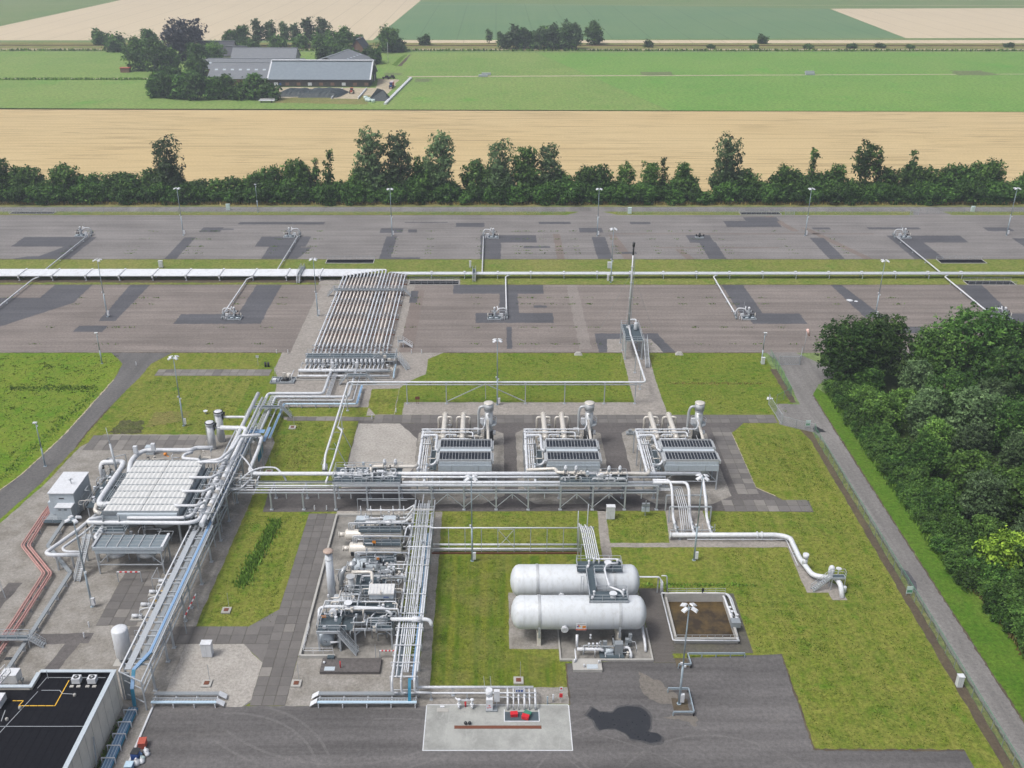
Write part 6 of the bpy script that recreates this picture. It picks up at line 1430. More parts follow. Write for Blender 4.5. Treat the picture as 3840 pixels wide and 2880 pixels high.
for x in (x0+.15,x1-.15):
    for y in (y0+.15,y1-.15): obj('leg', B().beam((x,y,0),(x,y,4.2),.2), M['galv'], T)
obj('tie_beam', B().beam((x0,y0+.15,1.9),(x1,y0+.15,1.9),.15), M['galv'], T)
for a, b in ((x0+.2,x0+2.3),(x1-.2,x1-2.3)): obj('brace', B().beam((a,y0+.15,2.0),(b,y0+.15,4.1),.1), M['galv'], T)
obj('brace', B().beam((x1-.15,y0+.2,2.0),(x1-.15,y1-.2,4.1),.1), M['galv'], T)
obj('inlet_stub', B().tube([(-65.9,136.2,4.9),(-66.6,136.6,5.1),(-65.7,139,6.0)], .3, 10, .5), M['whiter'], T)
# ---------------------------------------------------------------- twin scrubbers
for x, y, h, lb in ((-57.6,175.4,6.0,'front white scrubber column with black-rimmed lid behind the cooler bank'),(-56.6,178.6,6.8,'rear white scrubber column with black-rimmed lid behind the cooler bank')):
    T = thing('scrubber', lb, 'vessel', (x,y,0), 'scrubber columns')
    obj('shell', B().cyl((x,y,0),(x,y,h-.5),.72,None,18), M['white'], T); obj('neck', B().cyl((x,y,h-.5),(x,y,h),.9,None,18), M['whiter'], T)
    obj('rim', B().lathe((x,y,h),(0,0,1),[(0,.98),(.12,.98),(.13,.80)],20), M['dark'], T); obj('lid', B().lathe((x,y,h+.12),(0,0,1),[(0,.8),(.06,.78),(.1,.3)],18), M['whiter'], T)
    obj('outlet', B().tube([(x+.6,y,h-1.2),(x+2.6,y,h-1.2),(x+5.6,y,h-1.2),(x+5.9,y-3,h-1.2)], .26 if y > 176 else .2, 10, .7), M['whiter'], T)
    obj('ladder', B().beam((x-.85,y-.3,0),(x-.85,y-.3,h-.4),.06).beam((x-.85,y+.2,0),(x-.85,y+.2,h-.4),.06), M['galv'], T)
    for a in ((.9,-.3),(1.0,.5)): obj('valve_head', B().cyl((x+a[0],y+a[1],h-1.6),(x+a[0],y+a[1],h-.6),.13,None,8).bx(x+a[0],y+a[1],h-.5,.4,.4,.35), M['dark'], T)
# transformer house at the left
T = thing('equipment_house', 'grey-blue metal equipment house with roof antenna beside the left road', 'equipment house', (-77,153,0))
obj('body', B().box(-79.6,-75.2,149.6,156.8,1.0,5.4), M['panel'], T); obj('roof', B().box(-79.75,-75.05,149.45,156.95,5.4,5.55), M['whiter'], T)
obj('annex', B().box(-78.2,-75.4,148.1,149.6,.9,3.4), M['panel'], T); obj('annex_lid', B().box(-78.3,-75.3,148.0,149.6,3.4,3.48), M['whiter'], T)
obj('side_cabinet', B().box(-80.4,-79.6,150.2,153.4,.8,3.2), M['panel'], T); obj('base_frame', B().box(-80.4,-75.1,148.2,156.8,.6,.9), M['galvd'], T)
for x in (-80,-77.6,-75.4):
    for y in (148.6,152.5,156.4): obj('foot', B().box(x-.15,x+.15,y-.15,y+.15,0,.6), M['galvd'], T)
for x in (-77.4,-76.4): obj('louvre', B().box(x-.25,x+.25,148.05,148.1,2.9,3.05), M['dark'], T)
obj('name_plate', B().box(-77.9,-77.0,149.55,149.6,4.3,4.5), M['dark'], T)
obj('antenna', B().cyl((-76.7,152.8,5.55),(-76.7,152.8,6.6),.07,None,8).beam((-77.2,152.8,6.3),(-76.2,152.8,6.5),.08).beam((-76.7,152.3,6.4),(-76.7,153.3,6.4),.08), M['galvd'], T)
obj('side_stair', B().beam((-75.0,151,1.2),(-75.0,154,1.2),.1,.8).beam((-74.6,151,1.2),(-74.6,151,3.6),.06).beam((-74.6,154,1.2),(-74.6,154,3.6),.06).beam((-74.6,151,3.6),(-74.6,154,3.6),.06).beam((-74.6,151,2.6),(-74.6,154,2.6),.06), M['galv'], T)
railing(T, [(-80.4,147.3),(-75.3,147.3)], .9); obj('landing', B().box(-80.5,-75.2,147.2,148.1,.75,.88), M['grate'], T)
for _i, y in enumerate((157.6,159,160.4,161.6)): tag(obj('radiator_bank', B().box(-75.0,-72.0,y-.3,y+.3,1.0,1.9).box(-74.9,-74.7,y-.2,y+.2,0,1).box(-72.3,-72.1,y-.2,y+.2,0,1), M['galv']), '%s low grey tube bank, counted from the near side, beside the left pipe loop' % ORD[_i], 'tube bank', 'tube banks by the pipe loop')
# cabinet behind the bank and small orange tool
cabinet(-69.6,173.3,1.6,1.1,1.7,'grey-white cabinet on slabs behind the big cooler bank','panel')
tag(obj('hose_reel', B().cyl((-66.7,172.6,.35),(-66.2,172.6,.35),.3,None,10).beam((-66.4,172.6,.1),(-65.6,172.0,.1),.1), M['orange']), 'small orange hose reel behind the cooler bank', 'hose reel')

# ---------------------------------------------------------------- north-south rack on the left with blue cables
T = thing('pipe_rack', 'long rack with blue cable trays running down beside the cooler bank', 'pipe rack', (-50,140,0))
ys = [173.7,167.5,161.3,155.1,149.0,142.9,136.7,130.6,124.6,121.4,115.3,112.3,106.4]
for i, y in enumerate(ys):
    h = 5.9 if y > 140 else 4.9
    for x in (-47.9,-51.6): obj('post', B().box(x-.13,x+.13,y-.13,y+.13,0,h).box(x-.28,x+.28,y-.28,y+.28,0,.1), M['galv'], T)
    for z in ((h-.1, 3.4) if y > 125 else (h-.1,)): obj('crossbeam', B().box(-51.7,-47.8,y-.1,y+.1,z-.2,z), M['galv'], T)
for k, y in enumerate(np.arange(107.5,139,3.0)): obj('crossbeam', B().box(-51.7,-47.8,y-.07,y+.07,4.62,4.78), M['galv'], T)
obj('stringer', B().box(-48.0,-47.8,102.6,140,4.9,5.1), M['galv'], T); obj('stringer', B().box(-51.7,-51.5,104.6,140,4.9,5.1), M['whiter'], T)
obj('stringer', B().box(-48.0,-47.8,140,174,5.9,6.1), M['galv'], T); obj('stringer', B().box(-51.7,-51.5,140,174,5.9,6.1), M['galv'], T)
obj('lower_stringer', B().box(-47.98,-47.82,102.6,149,2.9,3.05), M['galv'], T); obj('lower_stringer', B().box(-47.98,-47.82,102.6,149,3.9,4.05), M['galv'], T)
for a, b in zip(ys[3:], ys[4:]): obj('diagonal', B().beam((-47.9,a,3.4),(-47.9,b,5.0),.08), M['galv'], T)
obj('walkway', B().box(-51.1,-50.2,105.2,139,4.8,4.88), M['galv'], T)
obj('cable_tray', B().box(-48.85,-48.1,108.3,174,5.0,5.08), M['galv'], T)
obj('blue_cables', B().box(-48.68,-48.3,108.3,174,5.08,5.2), M['blue'], T)
obj('cable_drop', B().beam((-48.45,108.3,5.14),(-49.6,104.8,5.14),.5,.14).beam((-49.6,104.8,5.2),(-49.6,103.2,3.2),.5,.14).beam((-49.6,103.2,3.2),(-49.6,102.9,.4),.5,.14), M['teal'], T)
obj('cable_face', B().beam((-48.45,108.4,5.24),(-49.6,104.9,5.24),.5,.06).beam((-49.6,104.9,5.3),(-49.6,103.1,3.3),.5,.06), M['blue'], T)
obj('lower_tray', B().box(-49.9,-49.2,106,139,4.5,4.56), M['galvd'], T)
for x, z, r_, y0, y1, mm in ((-50.5,6.35,.4,142,188,'whiter'),(-49.2,6.3,.24,150,186,'white'),(-48.6,6.3,.13,140,186,'white'),(-51.3,4.0,.2,140,172,'white'),(-50.6,4.0,.16,118,172,'white'),(-49.9,4.0,.12,118,172,'white'),(-49.4,4.0,.12,118,172,'white')):
    obj('pipe', B().tube([(x,y0,z),(x,y1,z)], r_, 10), M[mm], T)
obj('loop_pipe', B().tube([(-50.9,171.6,5.2),(-47.2,171.8,5.2),(-46.1,170.6,5.2),(-45.9,166,5.0),(-45.9,158.5,4.9),(-44.9,157,5.2),(-43,156.1,5.65)], .36, 12, 1.2), M['whiter'], T)
for y in (168.5,162.5): obj('loop_post', B().beam((-45.9,y,0),(-45.9,y,4.6),.14), M['galv'], T)
obj('crossover_pipe', B().tube([(-48.9,163,6.2),(-46.6,160.2,5.8),(-44.6,157.6,4.6),(-46.4,153.1,4.2),(-48,153,4.0),(-51,153,4.0)], .16, 8, .9), M['white'], T)
obj('hoop_pipe', B().tube([(-47.6,155.2,4.2),(-45,156.8,5.9),(-43.2,157.6,6.1),(-40.6,157.6,6.1),(-39.2,156.6,5.0),(-38.6,156,4.2)], .17, 8, .8), M['white'], T)
obj('end_frame', B().beam((-51.6,104.6,0),(-51.6,104.6,5.0),.18).beam((-47.9,102.6,0),(-47.9,102.6,5.0),.18).beam((-51.6,104.6,5.0),(-47.9,102.6,5.0),.16).beam((-51.0,104.4,3.6),(-47.9,102.7,3.6),.12).beam((-51.0,104.4,1.2),(-47.9,102.7,1.2),.12), M['galv'], T)
obj('vertical_trays', B().box(-51.3,-50.2,104.4,104.6,.2,4.9), M['galvd'], T)
obj('tray_top', B().box(-46.8,-46.2,173,179,3.0,3.1).box(-49.6,-46.2,172.8,174.2,5.0,5.1), M['blue'], T)
obj('tray_side', B().box(-46.9,-46.7,168.8,172.6,.8,3.2), M['teal'], T)
# pipes and pumps under the rack
T = thing('pump_set', 'row of small pumps with yellow caps under the blue cable rack', 'pump set', (-54,125,0))
for x, y in ((-54.6,127.8),(-54.0,130.6),(-54.9,124.6),(-55.4,121.8)):
    obj('base', B().box(x-1.0,x+1.0,y-.6,y+.6,0,.3), M['conc'], T); obj('pump', B().cyl((x-.8,y,.7),(x+.2,y,.7),.3,None,10).bx(x+.5,y,.6,.5,.5,.6), M['white'], T); obj('pipe', B().tube([(x+.5,y,.8),(x+.5,y,1.8),(x+1.6,y,2.2),(x+3,y,2.2)], .1, 6, .3), M['white'], T)
for x, y in ((-53.4,127.2),(-53.8,124.9)): obj('cap', B().cyl((x,y,1.1),(x+.5,y,1.2),.16,None,8), M['yellow'], T)
obj('frame', B().beam((-55.3,129.2,0),(-55.3,129.2,2.2),.08).beam((-53.4,129.2,0),(-53.4,129.2,2.2),.08).beam((-55.3,129.2,2.2),(-53.4,129.2,2.2),.08).beam((-55.3,132.2,0),(-55.3,132.2,2.2),.08).beam((-55.3,129.2,2.2),(-55.3,132.2,2.2),.08), M['galv'], T)
def barrier(x0, y0, x1, y1, lb, h=2.0):
    T = thing('height_barrier', lb, 'barrier', ((x0+x1)/2,(y0+y1)/2,0), 'red and white barriers')
    for x, y in ((x0,y0),(x1,y1)): obj('post', B().beam((x,y,0),(x,y,h),.12), M['galv'], T)
    n = 9
    for i in range(n):
        a, b = i/n, (i+1)/n; p = [(x0+(x1-x0)*q, y0+(y1-y0)*q, h) for q in (a,b)]; obj('bar', B().beam(p[0], p[1], .15), M['red' if i % 2 else 'whiter'], T)
barrier(-61.6,131.2,-57.8,131.2,'red and white height bar before the fan cooler'); barrier(-46.9,118.4,-46.7,124.2,'red and white height bar beside the reed lawn corner', 3.0)
# rose and grey pipe runs on stools at the left
for k, (dx, lb) in enumerate(((0,'left rose-coloured twin pipe zigzagging on stools at the left'),(1.2,'right rose-coloured twin pipe zigzagging on stools at the left'))):
    T = thing('twin_pipe', lb, 'pipe', (-77,135,0), 'rose twin pipes')
    path = [(-81.6+dx*.6,162),(-81.6+dx*.6,150),(-81.2+dx*.9,140.4),(-74.2+dx*.9,132.6),(-73.9+dx*.9,121),(-74.0+dx*.9,104),(-74+dx*.9,95)]
    for e in (-.2,.2): obj('tube', B().tube([(x+e,y,.75) for x, y in path], .15, 8, .6), M['rose'], T)
    for y in (157,153,149,145,141.4,129.5,126.5,123.5,120.5,117.5,114.5,111,107.5):
        xs = np.interp(y, [95,104,121,132.6,140.4,150,162], [-74,-74,-73.9,-74.2,-81.2,-81.6,-81.6])+dx*.8
        obj('stool', B().box(xs-.45,xs+.45,y-.07,y+.07,0,.6), M['galv'], T)
    for q in (.3,.6): x = -81.2+7*q+dx*.9; y = 140.4-7.8*q; obj('stool', B().bx(x,y,.3,.9,.14,.6,R(-45)), M['galv'], T)
T = thing('cable_duct', 'grey covered cable duct zigzagging on stools at the left', 'cable duct', (-72,130,0))
pth = [(-76.9,148),(-76.7,140.2),(-69.9,132.6),(-69.9,118),(-70.1,104),(-70.1,96)]
for (xa,ya),(xb,yb) in zip(pth, pth[1:]): obj('duct', B().beam((xa,ya,.85),(xb,yb,.85),.62,.22), M['galvd'], T)
for x, y in ((-76.8,145),(-74.5,137.8),(-72.2,135.2),(-69.9,130),(-69.9,126.5),(-69.9,123),(-69.9,119),(-70,114.5),(-70,111),(-70,107)): obj('stool', B().box(x-.4,x+.4,y-.07,y+.07,0,.74), M['whiter'], T)
T = thing('stile', 'railed stile over the rose pipes at the left edge', 'stile', (-71.5,115.6,0)); platform(T, -75.6, -69.2, 115.1, 116.1, 1.7, 'NS', True, 'galv', (), .1); stair(T, (-67.2,115.6,0), (-69.2,115.6,1.7), .9)
T = thing('white_tank', 'slim upright white storage tank beside the blue cable rack', 'tank', (-54.2,112.6,0))
obj('shell', B().vessel((-54.2,112.6,.7),(0,0,1),5.3,1.15,.35,24), M['whiter'], T); obj('skirt', B().cyl((-54.2,112.6,.05),(-54.2,112.6,.9),.85,None,16), M['galvd'], T); obj('base', B().box(-55.6,-52.8,111.2,114,.02,.1), M['conc'], T)
obj('valve', B().bx(-53.4,111.6,.6,.6,.5,.6), M['dark'], T); obj('ladder', B().beam((-52.8,113.2,.2),(-52.4,113.4,4.8),.06).beam((-52.6,112.7,.2),(-52.2,112.9,4.8),.06).beam((-52.4,113.4,4.8),(-51.6,113.4,4.8),.06), M['galv'], T); obj('side_valve', B().cyl((-55.5,113,2.0),(-55.2,112.8,2.0),.3,None,10), M['galv'], T)
# ---------------------------------------------------------------- low cable trays at the bottom
def low_tray(x0, x1, lb, capl, capr):
    T = thing('cable_tray', lb, 'cable tray', ((x0+x1)/2,104,0))
    obj('rear_tray', B().box(x0,x1,104.5,105.1,.85,1.0), M['galvd'], T); obj('front_tray', B().box(x0,x1,103.0,103.75,.72,.78), M['galvd'], T)
    obj('middle_rail', B().box(x0,x1,103.9,104.02,.8,.92), M['galv'], T)
    obj('blue_cables', B().box(x0,x1,103.06,103.4,.78,.9), M['pblue'], T)
    nn = int((x1-x0)/.42)
    for k in range(nn): obj('rung', B().box(x0+.2+k*.42,x0+.25+k*.42,103.42,103.9,.79,.83), M['galv'], T)
    n = max(2, round((x1-x0)/3.3))
    for i in range(n+1): x = x0+.2+(x1-x0-.4)*i/n; obj('stool', B().box(x-.05,x+.05,102.9,105.0,.55,.70).box(x-.07,x+.07,102.95,103.1,0,.55).box(x-.07,x+.07,104.8,104.95,0,.55), M['whiter'], T)
    for e, x in ((capl,x0),(capr,x1)):
        if e:
            s = -1 if x == x0 else 1
            for y in (104.8,103.4): obj('end_plate', B().add([(x,y-.45,1.0),(x+s*1.0,y-.5,.35),(x+s*1.0,y+.4,.35),(x,y+.42,1.0),(x,y-.45,1.05),(x+s*1.0,y-.5,.4),(x+s*1.0,y+.4,.4),(x,y+.42,1.05)], [(3,2,1,0),(4,5,6,7),(0,1,5,4),(1,2,6,5),(2,3,7,6),(3,0,4,7)]), M['whiter'], T)
low_tray(-47.4,-38.4,'low cable tray on stools at the foot of the blue cable rack',False,True)
low_tray(-24.6,-10.9,'low cable tray on stools at the foot of the central rack',True,False)
# ---------------------------------------------------------------- central rack
T = thing('pipe_rack', 'central rack of many parallel white pipes running down beside the striped lawn', 'pipe rack', (-12.7,127,0))
for y in list(np.arange(106.0,149,4.3)):
    for x in (-14.5,-11.0): obj('post', B().box(x-.1,x+.1,y-.1,y+.1,0,3.6 if y < 135 else 4.6), M['galv'], T)
for y in np.arange(105.4,149,2.15): obj('crossbeam', B().box(-14.7,-10.8,y-.07,y+.07,3.36,3.5), M['whiter'], T)
for k, (x, z, r_, a, b) in enumerate(((-14.3,3.75,.17,105.4,150),(-13.75,3.7,.1,105,149),(-13.4,3.7,.1,112,149),(-13.05,3.7,.12,104.5,152),(-12.75,3.68,.08,106,149),(-12.5,3.68,.08,106,149),(-12.22,3.7,.11,106,149),(-11.95,3.7,.09,112,149),(-11.2,3.78,.19,104.8,146),(-10.9,3.75,.12,106,150),(-13.6,4.35,.09,118,149),(-12.6,4.35,.09,120,148),(-12.0,4.35,.08,120,149),(-11.7,4.35,.08,124,149),(-13.2,4.35,.07,126,148))):
    obj('pipe', B().tube([(x,a,z),(x,b,z)], r_, 8), M['white'], T)
obj('cable_ladder', B().box(-11.62,-11.45,104.6,140,3.52,3.62), M['blue'], T)
for y in np.arange(106,140,.55): obj('ladder_rung', B().box(-11.9,-11.3,y-.03,y+.03,3.54,3.6), M['galvd'], T)
for x in (-14.3,-13.05,-11.2): obj('down_pipe', B().tube([(x,105.6,3.75),(x,104.5,3.6),(x,104.3,1.6),(x+(2.2 if x > -12 else .8),104.4,1.4)], .16, 8, .5), M['whiter'], T)
obj('cable_drop', B().beam((-11.9,105,3.5),(-11.9,104.1,2.6),.4,.12).beam((-11.9,104.1,2.6),(-11.9,103.4,.9),.4,.12), M['teal'], T)
obj('end_frame', B().beam((-14.6,105.2,0),(-14.6,105.2,3.6),.13).beam((-10.8,105.2,0),(-10.8,105.2,3.6),.13).beam((-14.6,105.2,3.6),(-10.8,105.2,3.6),.13).beam((-14.6,105.2,1.2),(-10.8,105.2,1.2),.1), M['whiter'], T)
for y in (107.6,111.2,115): obj('goal_frame', B().beam((-14.7,y,3.5),(-14.7,y,4.0),.1).beam((-10.7,y,3.5),(-10.7,y,4.0),.1).beam((-14.7,y,4.0),(-10.7,y,4.0),.1), M['whiter'], T)
clutter(T, -14.6, -10.8, 118, 147, 3.6, 4.6, 16, 61, 'x')
obj('walk_tray', B().box(-14.1,-13.2,105.6,116,3.05,3.12), M['mesh'], T)
obj('top_rail', B().tube([(-15.4,137.5,4.0),(-15.0,139.6,5.2),(-11,139.6,5.2),(-10.9,139.2,5.1)], .12, 8, .5), M['white'], T)
# pipe bridge from the rack to the tanks
T = thing('pipe_bridge', 'white pipe bridge frame across the lawn from central rack to tanks', 'pipe bridge', (1.5,139.3,0))
for y, z, r_ in ((139.3,.85,.16),(139.9,1.3,.18),(139.3,5.1,.12),(139.6,.3,.1)): obj('pipe', B().tube([(-10.9,y,z),(14.4,y,z)], r_, 8), M['whiter'], T)
xs = np.linspace(-10.8,14.2,10)
for x in xs: obj('post', B().box(x-.06,x+.06,139.24,139.36,0,5.05), M['galv'], T)
obj('cross_brace', B().beam((xs[4],139.3,1.1),(xs[5],139.3,4.8),.07).beam((xs[5],139.34,1.1),(xs[4],139.34,4.8),.07).beam((xs[4],139.3,4.8),(xs[5],139.3,4.8),.08), M['whiter'], T)
obj('kickboard', B().box(-10.9,14.2,138.9,139.05,.05,.3), M['rust'], T)
T = thing('pipe_riser', 'bundle of white pipes stepping from the bridge onto the tank platform', 'pipe bundle', (14.6,133,0))
for k in range(7): x = 13.9+.32*k; obj('pipe', B().tube([(x,139.2-.15*k,1.2),(x,139.2-.15*k,6.2-.2*(k%3)),(x+.2,136,6.8),(x+.3,128.4,7.4),(x+.3,127,7.5)], .1, 6, .4), M['whiter'], T)
obj('mast', B().cyl((15.4,140.2,0),(15.5,140.2,9.2),.13,.07,8), M['galv'], T); obj('mast', B().cyl((13.9,140.6,0),(13.9,140.6,7.6),.08,None,8), M['galv'], T)
for y in (137.5,132.5): obj('post', B().beam((13.8,y,0),(13.8,y,6.5),.14), M['galv'], T); obj('post', B().beam((16.2,y,0),(16.2,y,6.5),.14), M['galv'], T); obj('crossbeam', B().beam((13.7,y,6.4),(16.3,y,6.4),.14), M['galv'], T)
# ---------------------------------------------------------------- storage tanks
TR, TZ = 2.5, 4.6
def tank_paint():
    t = NT('weathered_tank_paint'); w = t.pos(); st = t.ramp(t.noise(t.pos((1,1,.12)), 1.5, 5, .75), .48, .72, 0, .55)
    c = t.mix(st, (.58,.615,.65), (.38,.385,.37)); c = t.mix(t.ramp(t.noise(w, .35, 4), .4, .7, 0, .3), c, (.50,.535,.57)); return t.fin(c, .45, 0, .35)
M['tank'] = tank_paint(); M['tankseam'] = paint('tank_weld_seam', (.54,.57,.60), .5)
for Y, lb, xL in ((117.8,'front horizontal white storage tank with hazard sign',2.2),(125.5,'rear horizontal white storage tank half hidden by the front tank',2.2)):
    T = thing('storage_tank', lb, 'tank', (12.3,Y,0), 'horizontal storage tanks')
    obj('shell', B().vessel((xL,Y,TZ),(1,0,0),20.2,TR,1.35,40), M['tank'], T)
    for x in (6.4,18.3):
        st = B(); n = 30
        rg = []
        for k in range(n+1):
            a = R(-60+300*k/n); 
            rg.append([(x-.2,Y+math.cos(a)*(TR+.02),TZ+math.sin(a)*(TR+.02)),(x+.2,Y+math.cos(a)*(TR+.02),TZ+math.sin(a)*(TR+.02)),(x+.2,Y+math.cos(a)*(TR+.09),TZ+math.sin(a)*(TR+.09)),(x-.2,Y+math.cos(a)*(TR+.09),TZ+math.sin(a)*(TR+.09))])
        st.rings(rg, True, False); obj('strap', st, M['clad'], T)
        obj('saddle', B().box(x-.28,x+.28,Y-2.15,Y+2.15,0,2.3), M['wall'], T); obj('saddle_plate', B().beam((x,Y-2.2,1.6),(x,Y-2.42,3.6),.3,.12), M['galv'], T)
    for x in (4.2,8.6,13,17,20.4): obj('weld_seam', B().lathe((x,Y,TZ),(1,0,0),[(0,TR+.008),(.05,TR+.008)],40), M['tankseam'], T)
    obj('man_hole', B().cyl((10.1,Y-2.2,TZ-.9),(10.1,Y-2.85,TZ-1.0),.42,None,16).cyl((10.1,Y-2.7,TZ-1.0),(10.1,Y-2.8,TZ-1.0),.55,None,16), M['whiter'], T)
    obj('nozzle', B().cyl((17.3,Y,TZ+TR-.1),(17.3,Y,TZ+TR+.9),.4,None,14).cyl((17.3,Y,TZ+TR+.9),(17.3,Y,TZ+TR+1.0),.58,None,14), M['whiter'], T); obj('nozzle', B().cyl((14.2,Y-.3,TZ+TR-.1),(14.2,Y-.3,TZ+TR+.6),.2,None,10), M['whiter'], T)
    if Y < 120:
        sg = obj('hazard_sign', B().box(11.75,13.3,Y-2.62,Y-2.58,3.35,4.6), M['whiter'], T)
        def dia(cx, cz, r, m): obj('diamond', B().add([(cx,Y-2.625,cz-r),(cx+r,Y-2.625,cz),(cx,Y-2.625,cz+r),(cx-r,Y-2.625,cz)], [(0,1,2,3)]), M[m], sg)
        dia(12.17,4.2,.15,'red'); dia(12.02,4.05,.15,'bbin'); dia(12.32,4.05,.15,'yellow'); dia(12.17,3.9,.15,'whiter')
        obj('orange_panel', B().box(12.7,13.2,Y-2.625,Y-2.621,3.75,4.2), M['orange'], sg); obj('orange_mark', B().box(12.8,13.1,Y-2.629,Y-2.626,3.93,3.98), M['dark'], sg)
        obj('red_band', B().box(11.75,13.3,Y-2.625,Y-2.621,3.38,3.58), M['red'], sg); obj('text_line', B().box(11.9,13.15,Y-2.629,Y-2.626,3.45,3.5), M['yellow'], sg); obj('title_line', B().box(11.95,13.1,Y-2.625,Y-2.622,4.42,4.47), M['dark'], sg)
T = thing('tank_platform', 'railed walkway platform spanning the tops of both storage tanks', 'platform', (15.5,121,0))
zp = 7.25
for x0, x1, y0, y1 in ((13.8,19.4,117.0,119.3),(12.5,19.4,124.2,126.8),(13.8,15.0,119.3,124.2)): obj('deck', B().box(x0,x1,y0,y1,zp,zp+.07), M['grate'], T)
railing(T, [(13.8,117.0),(19.4,117.0),(19.4,119.3),(15.0,119.3),(15.0,124.2),(19.4,124.2),(19.4,126.8),(12.5,126.8),(12.5,124.2),(13.8,124.2),(13.8,117)], zp)
obj('edge_beam', B().box(13.7,19.5,116.9,117.0,zp-.2,zp+.1).box(19.4,19.5,117.0,119.4,zp-.2,zp+.1), M['galv'], T)
obj('balance_pipe', B().tube([(18.6,125,8.2),(17.2,125,8.2),(16.6,124,7.9),(16.9,119.5,8.0),(18.6,118.2,8.1),(18.9,117.8,7.4)], .16, 8, .5), M['whiter'], T)
obj('pipe', B().tube([(15.2,126.4,8.0),(18.9,126.4,8.0),(19.6,126,7.6)], .14, 8, .3), M['whiter'], T)
for x, y in ((15.2,126.2),(14.4,125.6),(18.8,125.8),(16.0,126.1),(14.5,118),(18.9,118.4)): obj('valve_head', B().cyl((x,y,zp),(x,y,zp+.9),.14,None,8).ball((x,y,zp+.95),.22,8), M['whiter'], T)
obj('ladder_cage', B().beam((12.9,121.9,3.0),(12.9,121.9,8.2),.05).beam((13.3,121.9,3.0),(13.3,121.9,8.2),.05).beam((12.9,121.5,4.5),(12.9,121.5,8.2),.05).beam((13.3,121.5,4.5),(13.3,121.5,8.2),.05).beam((12.9,121.7,8.2),(13.3,121.7,8.2),.05).beam((12.9,121.7,6.8),(13.3,121.7,6.8),.05).beam((12.9,121.7,5.4),(13.3,121.7,5.4),.05).beam((12.9,121.7,4.2),(13.3,121.7,4.2),.05), M['galv'], T)
# tank ground, bund and pump set
rect('tank_pad', 2.0, 9.5, 115.0, 128.4, Z3+.002, M['gravel_b'], .08)
bf = rect('bund_floor', 9.4, 22.9, 112.4, 128.6, Z3+.004, M['bund'])
for x0, x1, y0, y1 in ((9.3,9.55,112.3,128.6),(9.55,22.75,112.3,112.55),(22.75,23.0,112.3,119.4)): obj('bund_kerb', B().box(x0,x1,y0,y1,.02,.35), M['conc'], bf)
T = thing('pump_skid', 'pump and motor skid in the bund before the front tank', 'pump skid', (15.5,113.8,0))
obj('base', B().box(15.2,18.8,112.7,114.6,.03,.35), M['grate'], T); obj('control_box', B().box(17.4,18.6,113.3,114.2,.35,2.3), M['galvd'], T); obj('motor', B().cyl((16.1,113.6,.9),(17.2,113.6,.9),.38,None,12).bx(16.6,113.6,.5,1.3,.7,.4), M['panel'], T); obj('small_box', B().box(15.7,16.3,114,114.4,.35,2.2), M['galvd'], T)
obj('suction_pipe', B().tube([(11.9,113.6,1.2),(15.3,113.6,1.2),(15.8,113.6,.9)], .26, 10), M['whiter'], T); obj('riser', B().tube([(11.9,114,1.2),(11.9,114.6,3.0)], .2, 8), M['whiter'], T); obj('leg_pipe', B().tube([(11.6,113.6,1.2),(11.6,112.0,1.0),(11.6,111.6,.1)], .12, 8), M['whiter'], T)
obj('outlet_pipe', B().tube([(18.6,113.6,1.5),(19.5,113.6,1.5),(19.8,112.9,.8),(19.8,112.8,.1)], .18, 8, .3), M['whiter'], T)
for x in (13.6,14.2,14.8): obj('valve', B().cyl((x,113.6,1.2),(x,113.6,2.1),.1,None,8).bx(x,113.6,2.1,.3,.3,.35), M['white'], T)
for x, y in ((19.3,114.5),(19.9,115.6)): obj('valve_stack', B().cyl((x,y,.1),(x,y,2.0),.25,None,10).bx(x,y,2.1,.5,.5,.5).bx(x,y,1.1,.6,.6,.4), M['galvd'], T)
obj('side_pipe', B().tube([(22.0,118.6,1.6),(22.0,116.6,1.6),(22.1,115.2,1.0),(22.1,114.2,.2)], .2, 8, .5), M['whiter'], T); obj('side_rail', B().tube([(19.8,119,1.8),(22.0,119,1.8),(22.0,118.6,1.6)], .1, 8), M['whiter'], T)
clutter(T, 11.5, 20.5, 112.8, 115.5, .3, 2.0, 14, 65)
T = thing('sump_box', 'concrete sump with pale lid on the asphalt before the tank bund', 'sump', (13.2,111,0)); obj('body', B().box(11.1,15.3,110.0,112.2,.02,.5), M['conc'], T); obj('lid', B().box(13.1,14.7,110.2,111.1,.5,.56), M['panel'], T)
for x, y in ((11.4,111.6),(14.9,111.4),(12.7,110.6)): obj('cap', B().cyl((x,y,.5),(x,y,.9),.13,None,8).ball((x,y,.9),.16,8), M['whiter'], T)
# paving blocks between tanks and basin: real blocks, too small to pick apart
poly('block_paving', [(23.0,112.0),(26.0,111.9),(26.0,114.0),(38,114.1),(38.1,128.2),(27.1,128.4),(26.9,129.5),(23.0,129.5)], Z3+.004, M['joint'])
mb = B()
y = 112.1; j = 0
while y < 129.4:
    x = 23.05 + (.0 if j % 2 else .24)
    while x < 26.3:
        if x < 25.9 or y > 114.2:
            if not (x > 26.2): mb.box(x,x+.45,y,y+.27,Z3+.005,Z3+.03+rnd.uniform(-.006,.008))
        x += .48
    y += .3; j += 1
o = obj('paving_blocks', mb, M['block']); tag(o, 'grey paving blocks laid between the tanks and the basin', 'paving', None, 'stuff')
